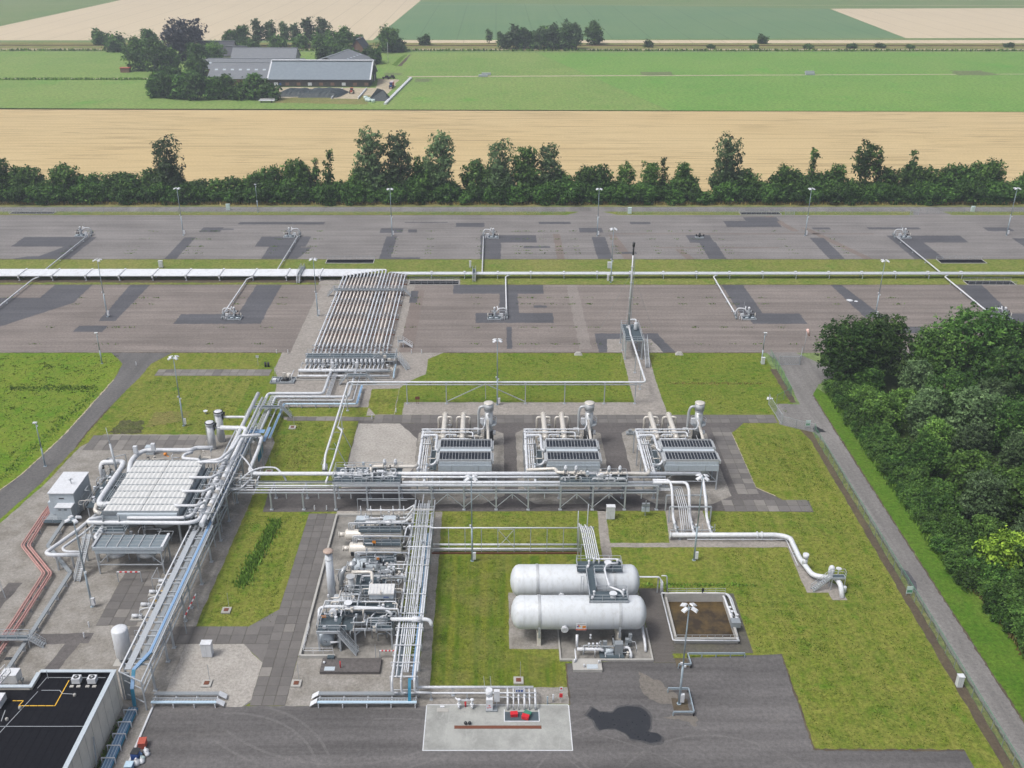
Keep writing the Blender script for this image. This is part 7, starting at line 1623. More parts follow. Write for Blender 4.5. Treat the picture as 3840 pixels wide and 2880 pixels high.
# ---------------------------------------------------------------- basin
T = thing('water_basin', 'square open concrete basin with brown bottom and white pipes round its rim', 'basin', (31.4,121,0))
X0, X1, Y0, Y1 = 26.7, 36.2, 116.2, 126.2
obj('wall_slab', B().box(X0,X1,Y0,Y0+.3,.02,.9), M['conc'], T); obj('wall_slab', B().box(X0,X1,Y1-.3,Y1,.02,1.7), M['conc'], T); obj('wall_slab', B().box(X0,X0+.3,Y0+.3,Y1-.3,.02,1.1), M['conc'], T); obj('wall_slab', B().box(X1-.3,X1,Y0+.3,Y1-.3,.02,1.1), M['conc'], T)
obj('basin_floor', B().box(X0+.3,X1-.3,Y0+.3,Y1-.3,.03,.07), M['water_dirt'], T)
wt = NT('murky_basin_water'); _v = wt.pos(); wt.fin(wt.mix(wt.ramp(wt.noise(_v, .35, 5, .7), .4, .65), (.04,.028,.015), (.115,.078,.03)), .14, 0, .5); wt.bump(wt.noise(_v, 2.5, 3), .06, .02)
obj('water', B().box(X0+.302,X1-.302,Y0+.302,Y1-.302,.09,.16), wt.m, T)
obj('rim_pipe', B().tube([(27.6,126.6,1.3),(35.5,126.6,1.3),(36.0,125.8,1.2),(36.2,120.4,1.0)], .17, 10, .6), M['whiter'], T); obj('rim_pipe', B().tube([(26.3,127.0,1.0),(36.5,127.0,1.0),(36.9,126,1.0),(37.0,121,.9)], .14, 8, .5), M['white'], T); obj('rim_pipe', B().tube([(26.3,127.3,.7),(36.9,127.3,.7),(37.3,126,.7),(37.3,121,.6)], .12, 8, .5), M['white'], T)
obj('rim_pipe', B().tube([(26.35,127,.8),(26.4,116.0,.8),(36.3,115.9,.8)], .12, 8, .3), M['whiter'], T); obj('rim_pipe', B().tube([(36.1,115.9,.8),(36.2,119,.9)], .2, 10), M['whiter'], T)
railing(T, [(26.9,116.0),(36.0,116.0)], .9, .9, 'galv', 1.2, .025); railing(T, [(27.2,126.9),(36.4,126.9)], 1.2, .8, 'galv', 1.6, .025)
for x, y in ((36.3,121.6),(36.9,120.8),(36.2,122.6)): valve(T, x, y, 1.1, .3, 'y', True, 'whiter', .6)
obj('pump_box', B().box(35.6,37.0,118.6,119.8,1.0,1.9), M['galvd'], T); obj('lamp_head', B().beam((32.6,126.1,1.2),(32.6,126.1,2.4),.1).bx(32.6,126,2.4,.35,.25,.5), M['dark'], T)
T = thing('pipe_stub', 'short bundle of white pipes ending in a bend right of the rear tank', 'pipe', (25,128.6,0))
for k in range(4): obj('pipe', B().tube([(21.6,128.2+.25*k,3.2-.15*k),(26.1,128.2+.25*k,3.2-.15*k),(26.3+.1*k,128.0,2.4),(26.3+.1*k,127.6,.3)], .09, 6, .3), M['whiter'], T)
obj('post', B().beam((25.9,128.4,0),(25.9,128.4,3.0),.18), M['galv'], T); obj('hoop', B().tube([(26.4,128.6,3.2),(27.3,128.6,3.2),(27.5,128.4,.1)], .1, 8, .5), M['white'], T)
# guard rails on the lot
def guard(pts, lb):
    T = thing('guard_rail', lb, 'guard rail', (pts[0][0],pts[0][1],0), 'guard rails on the lot')
    for (xa,ya),(xb,yb) in zip(pts, pts[1:]): obj('rail', B().beam((xa,ya,.72),(xb,yb,.72),.14,.3), M['mast'], T)
    for (xa,ya),(xb,yb) in zip(pts, pts[1:]):
        L = math.hypot(xb-xa,yb-ya); n = max(1, round(L/2))
        for i in range(n+1): q = i/n; x, y = xa+(xb-xa)*q, ya+(yb-ya)*q; obj('post', B().box(x-.07,x+.07,y-.07,y+.07,0,.6), M['mast'], T)
guard([(36.5,113.2),(28.1,113.2),(28.2,110.9),(26.4,110.9)],'L-shaped steel guard rail below the basin'); guard([(24.1,106),(26.95,106),(26.9,101.5),(24.1,101.5)],'steel guard rail round the lamp mast on the lot')
rect('planting_patch', 26.2, 28.0, 111.1, 113.0, Z4+.004, M['soil'], .05); poly('planting_patch', [(24.4,101.9),(26.6,101.9),(26.6,104.6),(24.4,104.9)], Z4+.004, M['soil'], .15)
# ---------------------------------------------------------------- loading pad
lp = rect('loading_pad', -9.5, 9.95, 95.4, 103.5, Z4+.004, M['pad'])
obj('pad_edge', B().box(-9.62,-9.5,95.3,103.5,.02,.07).box(9.95,10.07,95.3,103.5,.02,.07).box(-9.5,9.95,95.28,95.4,.02,.07).box(-9.5,9.95,103.5,103.6,.02,.07), M['whiter'], lp)
obj('drain_gutter', B().box(-5.6,6.1,99.15,99.7,.03,.06), M['rust'], lp)
obj('sunken_grate', B().box(1.2,5.8,100.5,102.2,.03,.06), M['grate'], lp); obj('grate_kerb', B().box(1.1,5.9,100.38,100.5,.03,.12).box(5.8,5.92,100.5,102.6,.03,.12).box(1.08,1.2,100.5,102.6,.03,.12), M['whiter'], lp)
obj('hatch', B().box(-8.1,-6.5,102.2,102.9,.03,.1), M['conc'], lp); obj('hatch', B().box(-7.7,-7.1,103.0,103.3,.03,.16), M['whiter'], lp)
for x, y, a, mm, lb in ((2.45,101.5,.1,'red','left red crate on the loading pad grating'),(4.0,101.0,-.35,'red','right red crate on the loading pad grating'),(4.3,101.6,-.5,'green','green crate beside the right red crate on the grating')):
    T = thing('crate', lb, 'crate', (x,y,0), 'crates on the loading pad'); obj('body', B().bx(x,y,.3,.95,.6,.45,a), M[mm], T); obj('lid', B().bx(x,y,.56,1.0,.65,.07,a), M[mm], T)
for x in (-.9,-.35): tag(obj('rubber_ball', B().ball((-3.2+x,99.95,.28),.24,10), M['dark']), '%s of two black rubber buffers behind the drain gutter' % ('left' if x < -.5 else 'right'), 'buffer')
T = thing('hose_station', 'white pipe stand with two valves on the loading pad', 'pipe stand', (-4.3,103,0)); obj('crossbar', B().tube([(-5.6,103.4,1.5),(-5.2,103.2,1.2),(-3.0,103.2,1.2)], .1, 8, .2), M['whiter'], T)
for x in (-5.1,-3.3): obj('valve_leg', B().cyl((x,103,.05),(x,103,1.5),.12,None,8).cyl((x,103,.6),(x,103,.75),.28,None,10).cyl((x,103,1.5),(x,103,1.56),.25,None,10).cyl((x,102.6,.4),(x,103,.5),.16,None,8), M['whiter'], T)
obj('hydrant', B().cyl((-4.2,103.2,.1),(-4.2,103.2,.7),.12,None,8).ball((-4.2,103.2,.8),.16,8), M['red'], T)
T = thing('dispenser', 'white filling cabinet with tank and small red labels on the loading pad', 'cabinet', (-.9,102.8,0)); obj('body', B().box(-1.35,-.45,102.4,103.1,.2,2.0), M['whiter'], T); obj('drum', B().cyl((-.95,103.3,2.0),(-.95,103.3,3.0),.48,None,16), M['whiter'], T); obj('cabinet', B().box(-.3,.5,102.9,103.4,1.2,3.0).beam((.1,103.2,.1),(.1,103.2,1.2),.1), M['whiter'], T); obj('foot', B().box(-1.4,.2,102.2,103.2,.05,.2), M['galvd'], T)
for x, z in ((-.8,.7),(-.9,1.0),(-1.1,.6)): obj('label', B().box(x-.13,x+.13,102.38,102.398,z-.05,z+.05), M['red'], T)
for k in range(2): obj('strut', B().beam((-1.5+.9*k,103.5,2.2),(-1.7+.9*k,104.6,4.2),.05), M['galv'], T)
T = thing('loading_manifold', 'cluster of white filling pipes and valves at the loading pad edge', 'manifold', (3,103.6,0))
for k, x in enumerate((1.6,2.4,3.1,3.9,4.6,5.4)):
    obj('drop_pipe', B().tube([(x,105.2,1.5),(x,104.2,1.5),(x,102.8,1.2),(x,102.6,.1)], .15 if k in (0,3,5) else .1, 8, .3), M['whiter'], T); valve(T, x, 103.6, 1.2, .2, 'y', True, 'white', .4)
for z in (.8,1.6): obj('cross_pipe', B().tube([(.2,104.2,z),(5.6,104.2,z)], .09, 8), M['whiter'], T)
obj('sign_plate', B().box(2.6,3.9,103.9,103.94,1.9,2.6), M['whiter'], T); obj('sign_bars', B().box(2.75,2.95,103.885,103.898,2.05,2.4).box(3.05,3.3,103.885,103.898,2.05,2.4).box(3.4,3.7,103.885,103.898,2.05,2.4), M['bbin'], T)
pipe('filling_pipe', [(-11.2,105.0,3.6),(-10.9,104.9,1.9),(-10.4,105.4,1.5),(5.2,105.4,1.5)], .2, 'whiter', 'upper long white pipe from central rack to the filling cluster', 'pipe', None, 8, .4, [(-6,105.4,1.5),(-1,105.4,1.5),(4,105.4,1.5)])
pipe('filling_pipe', [(-13,104.4,1.6),(-12.4,104.6,1.2),(2.4,104.6,1.2),(2.4,104.2,1.0)], .13, 'whiter', 'lower long white pipe from central rack to the filling cluster', 'pipe', None, 8, .3, [(-9,104.6,1.2),(-4,104.6,1.2),(0,104.6,1.2)])
for x, y, mm, lb in ((7.1,103.7,'mast','blue-grey post at the pad corner'),(7.9,104.1,'white','small white capped post at the pad corner')): tag(obj('post', B().cyl((x,y,0),(x,y,1.3),.1,None,8).ball((x,y,1.3),.14,8), M[mm]), lb, 'post')
T = thing('call_point', 'red alarm box on a post with a sign at the pad corner', 'alarm post', (9.0,104.2,0)); obj('post', B().beam((9,104.2,0),(9,104.2,2.6),.06), M['galv'], T); obj('box', B().box(8.75,9.2,104.05,104.18,.9,1.5), M['red'], T); obj('sign', B().box(8.75,9.2,104.1,104.16,2.1,2.7), M['whiter'], T); obj('sign_mark', B().box(8.85,9.1,104.085,104.098,2.3,2.6), M['red'], T)
# ---------------------------------------------------------------- glycol regeneration unit
gb = poly('bund_floor', [(-28.7,113.1),(-15.0,113.1),(-15.0,150.4),(-28.7,150.4)], Z4+.004, M['bund'])
for x0, x1, y0, y1 in ((-28.95,-28.6,113.0,150.5),(-28.6,-23.6,112.9,113.25),(-15.2,-14.9,113,117),(-28.6,-15,150.3,150.6)): obj('bund_kerb', B().box(x0,x1,y0,y1,.02,.55), M['conc'], gb)
rect('concrete_strip', -29, -15, 150.5, 152.3, Z4+.004, M['gravel'], .06)
for k, (x0, x1, Y, z, r_, m1, lb) in enumerate(((-26.0,-15.9,141.6,2.2,.95,'cream','rear lagged horizontal vessel in the dense piping area'),(-24.7,-15.6,137.4,2.3,1.05,'cream','middle lagged horizontal vessel in the dense piping area'),(-23.7,-16.2,132.6,2.2,1.3,'panel','grey-blue horizontal drum in the dense piping area'))):
    T = thing('process_vessel', lb, 'vessel', ((x0+x1)/2,Y,0)); obj('shell', B().vessel((x0,Y,z),(1,0,0),x1-x0,r_,.35 if k < 2 else .6,24), M[m1], T)
    if k < 2: obj('end_nozzle', B().cyl((x0-1.0,Y,z),(x0+.1,Y,z),.42,None,14).cyl((x0-1.0,Y,z),(x0-.85,Y,z),.5,None,14), M['cream'], T)
    for x in (x0+1.4,x1-1.4): obj('saddle', B().box(x-.25,x+.25,Y-r_*.8,Y+r_*.8,.02,z-.5), M['galvd'], T)
    xa = x0+(2.6 if k < 2 else 2.7)
    obj('deck', B().box(xa,x1-.3,Y-1.0,Y+.9,z+r_+.15,z+r_+.22), M['grate'], T); railing(T, [(xa,Y-1.0),(x1-.3,Y-1.0)], z+r_+.2); railing(T, [(xa,Y+.9),(x1-.3,Y+.9)], z+r_+.2); railing(T, [(xa,Y-1.0),(xa,Y+.9)], z+r_+.2)
    obj('ladder', B().beam((xa+1.6,Y-1.2,.1),(xa+1.6,Y-1.2,z+r_+1.2),.06).beam((xa+2.1,Y-1.2,.1),(xa+2.1,Y-1.2,z+r_+1.2),.06).beam((xa+1.6,Y-1.2,z+r_+1.1),(xa+2.1,Y-1.2,z+r_+1.1),.06).beam((xa+1.6,Y-1.2,z+r_*.5),(xa+2.1,Y-1.2,z+r_*.5),.05).beam((xa+1.6,Y-1.2,z-.8),(xa+2.1,Y-1.2,z-.8),.05), M['galv'], T)
    for j in range(3): obj('top_pipe', B().tube([(x0+.8+.3*j,Y,z+r_-.05),(x0+.8+.3*j,Y,z+r_+1.4-.2*j),(x0+5+.8*j,Y+.3*j,z+r_+1.4-.2*j),(x1+1.8,Y+.3*j,z+r_+1.3-.2*j)], .1, 8, .3), M['white'], T)
    for j in range(4): x = xa+1+j*1.7; obj('valve', B().cyl((x,Y+.4,z+r_),(x,Y+.4,z+r_+.8),.11,None,8).bx(x,Y+.4,z+r_+.85,.35,.35,.4), M['cream' if j % 2 else 'galvd'], T)
    obj('side_pipe', B().tube([(x0+4,Y-r_-.3,.5),(x1+.5,Y-r_-.3,.5),(x1+1.5,Y-r_-.2,3.4)], .1, 8, .3), M['white'], T)
    clutter(T, x0+2.5, x1+1.6, Y-1.6, Y+1.6, .6, z+r_+1.2, 15, 70+k)
    if k: obj('gate_sign', B().box(xa+1.55,xa+2.15,Y-1.26,Y-1.22,z+r_+.8,z+r_+1.3), M['orange'], T)
T = thing('exchanger_skid', 'low skid with white boxes and pipes at the head of the dense piping area', 'skid', (-20,147,0))
for x in (-23.6,-18.8): obj('box', B().box(x-1.1,x+1.1,146.2,147.6,.4,2.1), M['panel'], T)
for k, (y, z) in enumerate(((148.3,2.8),(145.6,2.2),(147.9,1.4),(144.6,2.7))): obj('pipe', B().tube([(-22.8,y,z),(-16,y,z),(-14.4,y+.4,3.7)], .13, 8, .3), M['whiter'], T)
for x in (-24.2,-22.4,-20.6,-18.4,-16.5): obj('standpipe', B().cyl((x,149.3,.1),(x,149.3,3.0),.07,None,6).cyl((x,149.0,.6),(x,149.6,.6),.2,None,8).bx(x,149.3,2.2,.3,.25,.4), M['white'], T)
obj('frame', B().beam((-25,151.2,3.3),(-14.5,151.2,3.3),.1).beam((-25,151.2,0),(-25,151.2,3.3),.1).beam((-24.2,151.2,3.0),(-16,151.2,3.0),.09), M['galv'], T)
clutter(T, -25, -14.6, 143.2, 150, .6, 3.2, 26, 63)
obj('dark_base', B().box(-25,-15.2,144.2,148.4,.04,.35), M['dark'], T)
obj('ball_tank', B().ball((-18.6,144.0,2.9),.55,14).cyl((-18.6,144,.1),(-18.6,144,2.5),.12,None,8), M['whiter'], T)
M['stackp'] = paint('chimney_paint', (.56,.60,.65), .5, 0, .35)
T = thing('exhaust_stack', 'thick grey steel chimney with rusty rain cap beside the slab lane', 'chimney', (-25.8,125.6,0))
obj('shaft', B().cyl((-25.8,125.6,0),(-25.8,125.6,9.7),.66,.56,24), M['stackp'], T); obj('base_ring', B().cyl((-25.8,125.6,0),(-25.8,125.6,.25),1.1,None,20), M['galvd'], T); obj('collar', B().cyl((-25.8,125.6,8.6),(-25.8,125.6,8.7),.63,None,24), M['clad'], T)
obj('rain_cap', B().lathe((-25.8,125.6,10.0),(0,0,1),[(0,.80),(.12,.82),(.25,.5),(.32,.05)],24), paint('weathered_cap', (.42,.33,.28), .7, .1, .7, (.2,.1,.06), 2), T)
for a in range(4): obj('cap_strut', B().beam((-25.8+.54*math.cos(a*1.57),125.6+.54*math.sin(a*1.57),9.4),(-25.8+.7*math.cos(a*1.57),125.6+.7*math.sin(a*1.57),10.05),.07), M['galvd'], T)
obj('flue', B().cyl((-25.2,124.2,1.8),(-20.2,124.0,1.8),.95,None,20), M['galv'], T); obj('flue_band', B().cyl((-22.4,124.1,1.8),(-21.2,124.05,1.8),1.1,None,20), M['cream'], T)
obj('bypass_duct', B().tube([(-24.6,127.2,1.5),(-24.4,127.4,4.4),(-24.0,128.0,5.0),(-23.9,128.9,4.4)], .4, 12, .8), M['clad'], T)
T = thing('reboiler_unit', 'glycol reboiler with still column, decks and small two-fan cooler', 'process unit', (-20.5,120.5,0))
obj('shell', B().vessel((-24.4,119.6,2.4),(1,0,0),9.0,.9,.5,20), M['clad'], T); obj('still_column', B().cyl((-22.5,124.6,1.6),(-22.5,124.6,6.0),.48,None,16).cyl((-22.5,124.6,6.0),(-22.5,124.6,6.1),.7,None,16), M['clad'], T)
obj('still_head', B().cyl((-22.6,127.2,5.2),(-22.6,127.2,6.4),.3,None,12).lathe((-22.6,127.2,6.4),(0,0,1),[(0,.55),(.15,.75),(.3,.4),(.6,.15)],14), M['clad'], T)
obj('reflux_pipe', B().tube([(-22.4,125.4,6.3),(-19.3,125.4,6.3),(-19.1,124.4,6.2),(-19.1,122.2,5.2),(-19.2,121.8,4.6)], .26, 10, .6), M['cream'], T)
for k in range(4): obj('bellows', B().cyl((-24.0+.02*k,127.0-.45*k,2.2-.2*k),(-23.3,126.9-.45*k,2.2-.2*k),.36,None,12), M['clad' if k % 2 else 'dark'], T)
obj('lagged_tank', B().box(-22.5,-19.7,128.6,130.6,.1,3.4), M['galvd'], T); obj('upper_pipes', B().tube([(-22.9,128.3,4.0),(-20,128.3,4.0),(-19.7,127.4,4.0),(-19.6,126.4,2.4)], .16, 8, .4), M['whiter'], T)
for z, y0, y1, x0, x1 in ((3.6,123.2,128,-22.0,-17.2),(4.0,118.0,121.2,-23.0,-15.2)):
    obj('deck', B().box(x0,x1,y0,y1,z,z+.07), M['grate'], T); railing(T, [(x0,y0),(x1,y0),(x1,y1),(x0,y1),(x0,y0)], z)
    for x in (x0+.2,x1-.2):
        for y in (y0+.2,y1-.2): obj('leg', B().beam((x,y,.04),(x,y,z),.14), M['galv'], T)
obj('cooler_body', B().box(-19.2,-15.5,120.5,122.4,4.9,6.0), M['panel'], T); obj('cooler_roof', B().add([(-19.3,120.4,6.0),(-15.4,120.4,6.0),(-15.4,122.5,6.25),(-19.3,122.5,6.25)], [(0,1,2,3)]).box(-19.3,-15.4,120.4,120.5,5.7,6.0), M['roofal'], T); obj('cooler_name', B().box(-17.0,-16.2,120.39,120.4,5.25,5.4), M['bbin'], T)
for k in range(8): obj('roof_rib', B().beam((-19.1+.52*k,120.45,6.05),(-19.1+.52*k,122.4,6.29),.06,.05), M['whiter'], T)
for x in (-18.3,-16.4): obj('fan_ring', B().lathe((x,121.4,4.2),(0,0,1),[(0,.85),(.2,.72),(.7,.68)],18), M['clad'], T)
for x in (-19.1,-15.6): obj('cooler_leg', B().beam((x,120.6,.05),(x,120.6,4.9),.12), M['galv'], T)
for k, (x, y, z) in enumerate(((-22.6,119,4.5),(-21.8,118.4,4.4),(-20.9,119.4,4.6),(-20.1,118.5,4.4),(-18.4,118.4,4.5),(-17.1,119.2,4.5),(-16.2,118.6,4.5),(-21.5,120.4,4.8),(-19.8,120.3,4.7),(-20.9,126.2,4.1),(-19.6,124.6,4.1),(-18.2,125.2,4.1),(-17.8,127.0,4.2))): valve(T, x, y, z, .24, 'x' if k % 2 else 'y', k % 3 == 0, 'white' if k % 2 else 'galvd', .5)
obj('relief_disc', B().cyl((-22.0,118.2,4.0),(-22.0,118.2,6.0),.1,None,8).cyl((-22.0,118.2,6.0),(-22.0,118.2,6.1),.62,None,18), M['whiter'], T)
for k, (y, z, x0, x1, r_) in enumerate(((118.0,4.9,-24.5,-14.6,.13),(119.4,5.3,-23.6,-15,.1),(120.2,4.6,-24.9,-17,.16),(117.6,5.4,-22.5,-14.5,.12),(123.4,4.6,-20.6,-14.5,.1),(126.4,4.8,-21,-14.4,.14),(128.9,3.2,-19.2,-14.3,.12),(130.2,4.2,-19,-14.2,.11))): obj('pipe', B().tube([(x0,y,z-1.1),(x0,y,z),(x1,y,z),(x1,y-.3,3.75)], r_, 8, .3), M['whiter' if k % 2 else 'cream'], T)
for k, x in enumerate((-23.9,-21.2,-18.6,-16.4)): obj('riser', B().tube([(x,117.2,.3),(x,117.2,3.6+.3*k),(x+.6,118.0,3.8+.3*k)], .1, 8, .3), M['white'], T)
clutter(T, -25.5, -14.8, 116.8, 131, .6, 5.2, 90, 62); clutter(T, -23.5, -14.8, 118, 131, 3.5, 6.4, 50, 66)
for x, y in ((-23,122.4),(-20.6,122.4),(-18,126),(-21,128.3),(-16.2,124.4)): obj('steel_frame', B().beam((x,y,.05),(x,y,6.0),.13).beam((x+2.2,y,.05),(x+2.2,y,6.0),.13).beam((x,y,6.0),(x+2.2,y,6.0),.12).beam((x,y,3.2),(x+2.2,y,3.2),.12), M['galv'], T)
T = thing('process_platform', 'raised front platform with steps, handrails and orange plate in the dense piping area', 'platform', (-20.6,116,0))
for x0, x1, y0, y1, z in ((-26.2,-22.9,114.4,118.6,3.8),(-22.9,-21.0,115.2,118.2,3.3),(-18.4,-15.3,115.0,118.2,3.8)):
    obj('deck', B().box(x0,x1,y0,y1,z,z+.07), M['grate'], T)
obj('front_beam', B().box(-21,-15.2,114.9,115.1,3.5,3.85), M['galv'], T); obj('front_beam', B().box(-26.3,-22.8,114.2,114.4,3.5,3.9), M['galv'], T)
for x, y in ((-15.4,115.2),(-20.8,115.2),(-26.1,114.6),(-23.0,114.6),(-15.4,118),(-26.1,118.4)): obj('leg', B().box(x-.13,x+.13,y-.13,y+.13,.03,3.5), M['galv'], T)
obj('knee', B().beam((-15.5,115.1,2.6),(-16.4,115.1,3.5),.12).beam((-20.7,115.1,2.6),(-19.8,115.1,3.5),.12), M['galv'], T)
railing(T, [(-26.2,114.4),(-22.9,114.4)], 3.85); railing(T, [(-26.2,114.4),(-26.2,118.6)], 3.85); railing(T, [(-18.4,115.0),(-15.3,115.0)], 3.85); railing(T, [(-21,115.1),(-18.4,115.1)], 3.85)
stair(T, (-20.4,113.9,.03), (-23.0,114.6,3.3), .9)
obj('long_pipe', B().tube([(-26.2,116.6,4.2),(-26.4,118.2,5.1),(-24.8,118.4,5.2),(-16.5,117.9,5.2),(-15.4,117.2,4.6)], .24, 10, .6), M['whiter'], T); obj('orange_plate', B().box(-25.9,-25.2,116.9,116.95,4.3,4.7), M['orange'], T)
obj('gantry', B().beam((-25.6,119.2,.05),(-25.6,119.2,5.6),.14).beam((-22.6,119.2,.05),(-22.6,119.2,5.6),.14).beam((-25.6,119.2,5.6),(-22.6,119.2,5.6),.14).beam((-25.6,119.2,5.6),(-25.9,116.2,5.2),.1).beam((-22.6,119.2,5.6),(-22.9,116.2,5.2),.1), M['whiter'], T)
obj('elbow_duct', B().tube([(-24.1,119.8,2.2),(-24.2,118.6,4.4),(-24.3,117.4,4.6)], .62, 14, .8), M['white'], T)
obj('motor', B().cyl((-17.4,116.2,4.3),(-16.3,116.2,4.3),.35,None,12).bx(-16.8,116.2,4.0,1.4,.8,.25).bx(-16.9,116.3,4.8,.5,.4,.3), M['clad'], T)
obj('crossover_duct', B().tube([(-15.6,116.4,4.4),(-10.4,116.4,4.4),(-9.7,116.3,4.2),(-9.5,116.0,3.4)], .3, 12, .6), M['whiter'], T); obj('crossover_muff', B().cyl((-12.4,116.4,4.4),(-11.0,116.4,4.4),.42,None,14), M['whiter'], T)
clutter(T, -25.8, -15.2, 114.6, 118.6, 3.4, 5.4, 26, 64)
T = thing('drum_end', 'big round drum head facing the camera at the bund corner', 'vessel', (-25.3,115,0))
obj('drum', B().lathe((-25.2,117.6,1.6),(0,-1,0),[(0,1.2),(2.4,1.2),(2.6,1.1),(2.75,.6),(2.8,.05)],26), M['panel'], T); obj('hub', B().cyl((-25.2,114.8,1.6),(-25.2,114.55,1.6),.22,None,12), M['galvd'], T); obj('inlet', B().cyl((-24.4,114.6,1.6),(-23.2,114.7,1.6),.16,None,10), M['whiter'], T); obj('saddle', B().box(-26.2,-24.2,115.2,115.7,.03,.5).box(-26.2,-24.2,116.8,117.3,.03,.5), M['conc'], T); obj('burner', B().bx(-23.1,115.2,1.2,.6,.8,1.6).cyl((-23.3,115.4,2.0),(-23.0,115.8,3.4),.3,None,10), M['galvd'], T)
T = thing('bund_railing', 'low handrail at the near corner of the piping bund', 'railing', (-26,113.4,0)); railing(T, [(-28.3,119),(-28.3,113.4),(-23.9,113.4)], .55, 1.0, 'whiter', 1.5, .03)
T = thing('pit_cover', 'dark raised concrete slab with pale hatch and red pipe below the bund', 'pit cover', (-21,111,0)); obj('slab', B().box(-25.3,-16.7,109.6,112.5,.03,.5), M['plantasph'], T); obj('hatch', B().box(-24.7,-23.2,109.8,110.6,.5,.56), M['panel'], T); obj('vent_pipe', B().cyl((-22.4,110.4,.5),(-22.4,110.4,1.7),.08,None,8), M['red'], T); obj('grille', B().box(-24.6,-23.6,112.2,112.8,.5,.8), M['grate'], T); obj('bowl', B().ball((-24.9,111.4,.65),.2,10), M['whiter'], T); obj('pole', B().beam((-17.6,112.9,.1),(-17.6,112.9,2.6),.08), M['galv'], T)
barrier(-17.0,113.0,-14.6,113.0,'short striped bar at the lower end of the bund', 1.4)

# ---------------------------------------------------------------- building with black roof
T = thing('control_building', 'flat-roofed building with black roof and pale concrete wall at lower left', 'building', (-60,96,0))
rz_ = 6.0
obj('wall', B().box(-51.75,-51.45,60,103.5,0,rz_+.2), M['wall'], T); obj('wall', B().box(-61.5,-51.75,103.2,103.5,0,rz_+.2), M['wall'], T); obj('wall', B().box(-61.8,-61.5,100.6,103.5,0,rz_+.2), M['wall'], T); obj('wall', B().box(-95,-61.8,100.3,100.6,0,rz_+.2), M['wall'], T)
obj('roof', B().box(-95,-51.75,60,100.3,rz_-.5,rz_-.25), M['bitumen'], T); obj('roof', B().box(-61.5,-51.75,100.3,103.2,rz_-.5,rz_-.25), M['bitumen'], T)
cp = M['panel']
obj('parapet_cap', B().box(-51.95,-51.35,60,103.6,rz_+.2,rz_+.3), cp, T); obj('parapet_cap', B().box(-61.6,-51.95,103.1,103.6,rz_+.2,rz_+.3), cp, T); obj('parapet_cap', B().box(-61.95,-61.4,100.2,103.1,rz_+.2,rz_+.3), cp, T); obj('parapet_cap', B().box(-95,-61.95,100.2,100.7,rz_+.2,rz_+.3), cp, T)
obj('parapet_lining', B().box(-61.4,-51.95,102.98,103.1,rz_-.25,rz_+.2).box(-52.0,-51.9,60,103,rz_-.25,rz_+.2), M['bitumen'], T)
for k in range(11): obj('roof_seam', B().box(-52.2-k*1.05-.03,-52.2-k*1.05+.03,60,102.9 if k < 9 else 100,rz_-.249,rz_-.225), M['bitumen'], T)
for k in range(20): obj('wall_seam', B().box(-51.44,-51.42,102.6-k*2.1,102.64-k*2.1,.1,rz_+.1), M['conc'], T)
for x in (-56.0,-53.9):
    u = obj('air_conditioner', B().box(x-.55,x+.55,101.2,102.1,rz_-.05,rz_+.75), M['whiter'], T); obj('fan_grille', B().cyl((x,101.65,rz_+.75),(x,101.65,rz_+.79),.36,None,18), M['dark'], u); obj('fan_centre', B().cyl((x,101.65,rz_+.79),(x,101.65,rz_+.83),.14,None,10), M['clad'], u)
    for dx in (-.4,.5): obj('foot_block', B().box(x+dx-.3,x+dx+.2,100.7,101.05,rz_-.25,rz_-.1), M['conc'], T)
zl = rz_-.245
for a, b in (((-57.3,102.1),(-57.3,97.4)),((-57.3,97.4),(-62.0,97.4)),((-62,97.4),(-61.8,98.3)),((-61.8,98.3),(-63.2,98.3))): obj('yellow_line', B().beam((*a,zl+.01),(*b,zl+.01),.12,.02), M['yellow'], T)
for a, b in (((-60.5,102.6),(-52.6,102.6)),((-60.5,102.6),(-60.9,100.6)),((-60.2,100.2),(-57.8,100.2)),((-57.8,100.2),(-57.2,99.6)),((-57.2,99.6),(-55.6,99.5)),((-60.6,100.0),(-63.5,88)),((-66,93.8),(-52,93.8))): obj('lightning_wire', B().beam((*a,zl+.02),(*b,zl+.02),.07,.03), M['galv'], T)
for x, y in ((-61.6,96.9),(-62.4,94.9),(-55.4,99.2)): obj('roof_vent', B().cyl((x,y,zl),(x,y,zl+.15),.2,None,10).ball((x,y,zl+.2),.22,10), M['conc'], T)
obj('roof_box', B().box(-66,-63.9,96.6,98.4,zl+.3,zl+1.3), M['whiter'], T); obj('roof_pole', B().beam((-63.4,96.6,zl),(-63.0,94.6,zl+.1),.08).beam((-60.2,102.4,zl),(-60.2,102.4,zl+1.4),.06), M['galv'], T); obj('roof_unit', B().box(-66,-64.3,93.6,95.4,zl,zl+.9), M['film'], T)
T = thing('tray_cabinet', 'white cabinet and folded steps at the roof edge, lower left', 'cabinet', (-68,106,0)); obj('box', B().box(-69.0,-66.8,106,107.6,1.6,3.0), M['whiter'], T); obj('legs', B().beam((-68.9,106.2,0),(-68.9,106.2,1.6),.1).beam((-66.9,106.2,0),(-66.9,106.2,1.6),.1).beam((-68.9,107.4,0),(-68.9,107.4,1.6),.1).beam((-66.9,107.4,0),(-66.9,107.4,1.6),.1).beam((-69,106.2,1.55),(-66.8,106.2,1.55),.1).beam((-69,107.4,1.55),(-66.8,107.4,1.55),.1), M['galv'], T)
stair(T, (-68.9,102.0,3.2), (-67.2,105.4,4.4), .9, 'whiter'); obj('drum', B().cyl((-66.5,106.6,1.8),(-66.2,106.6,1.8),.3,None,10), M['galvd'], T)
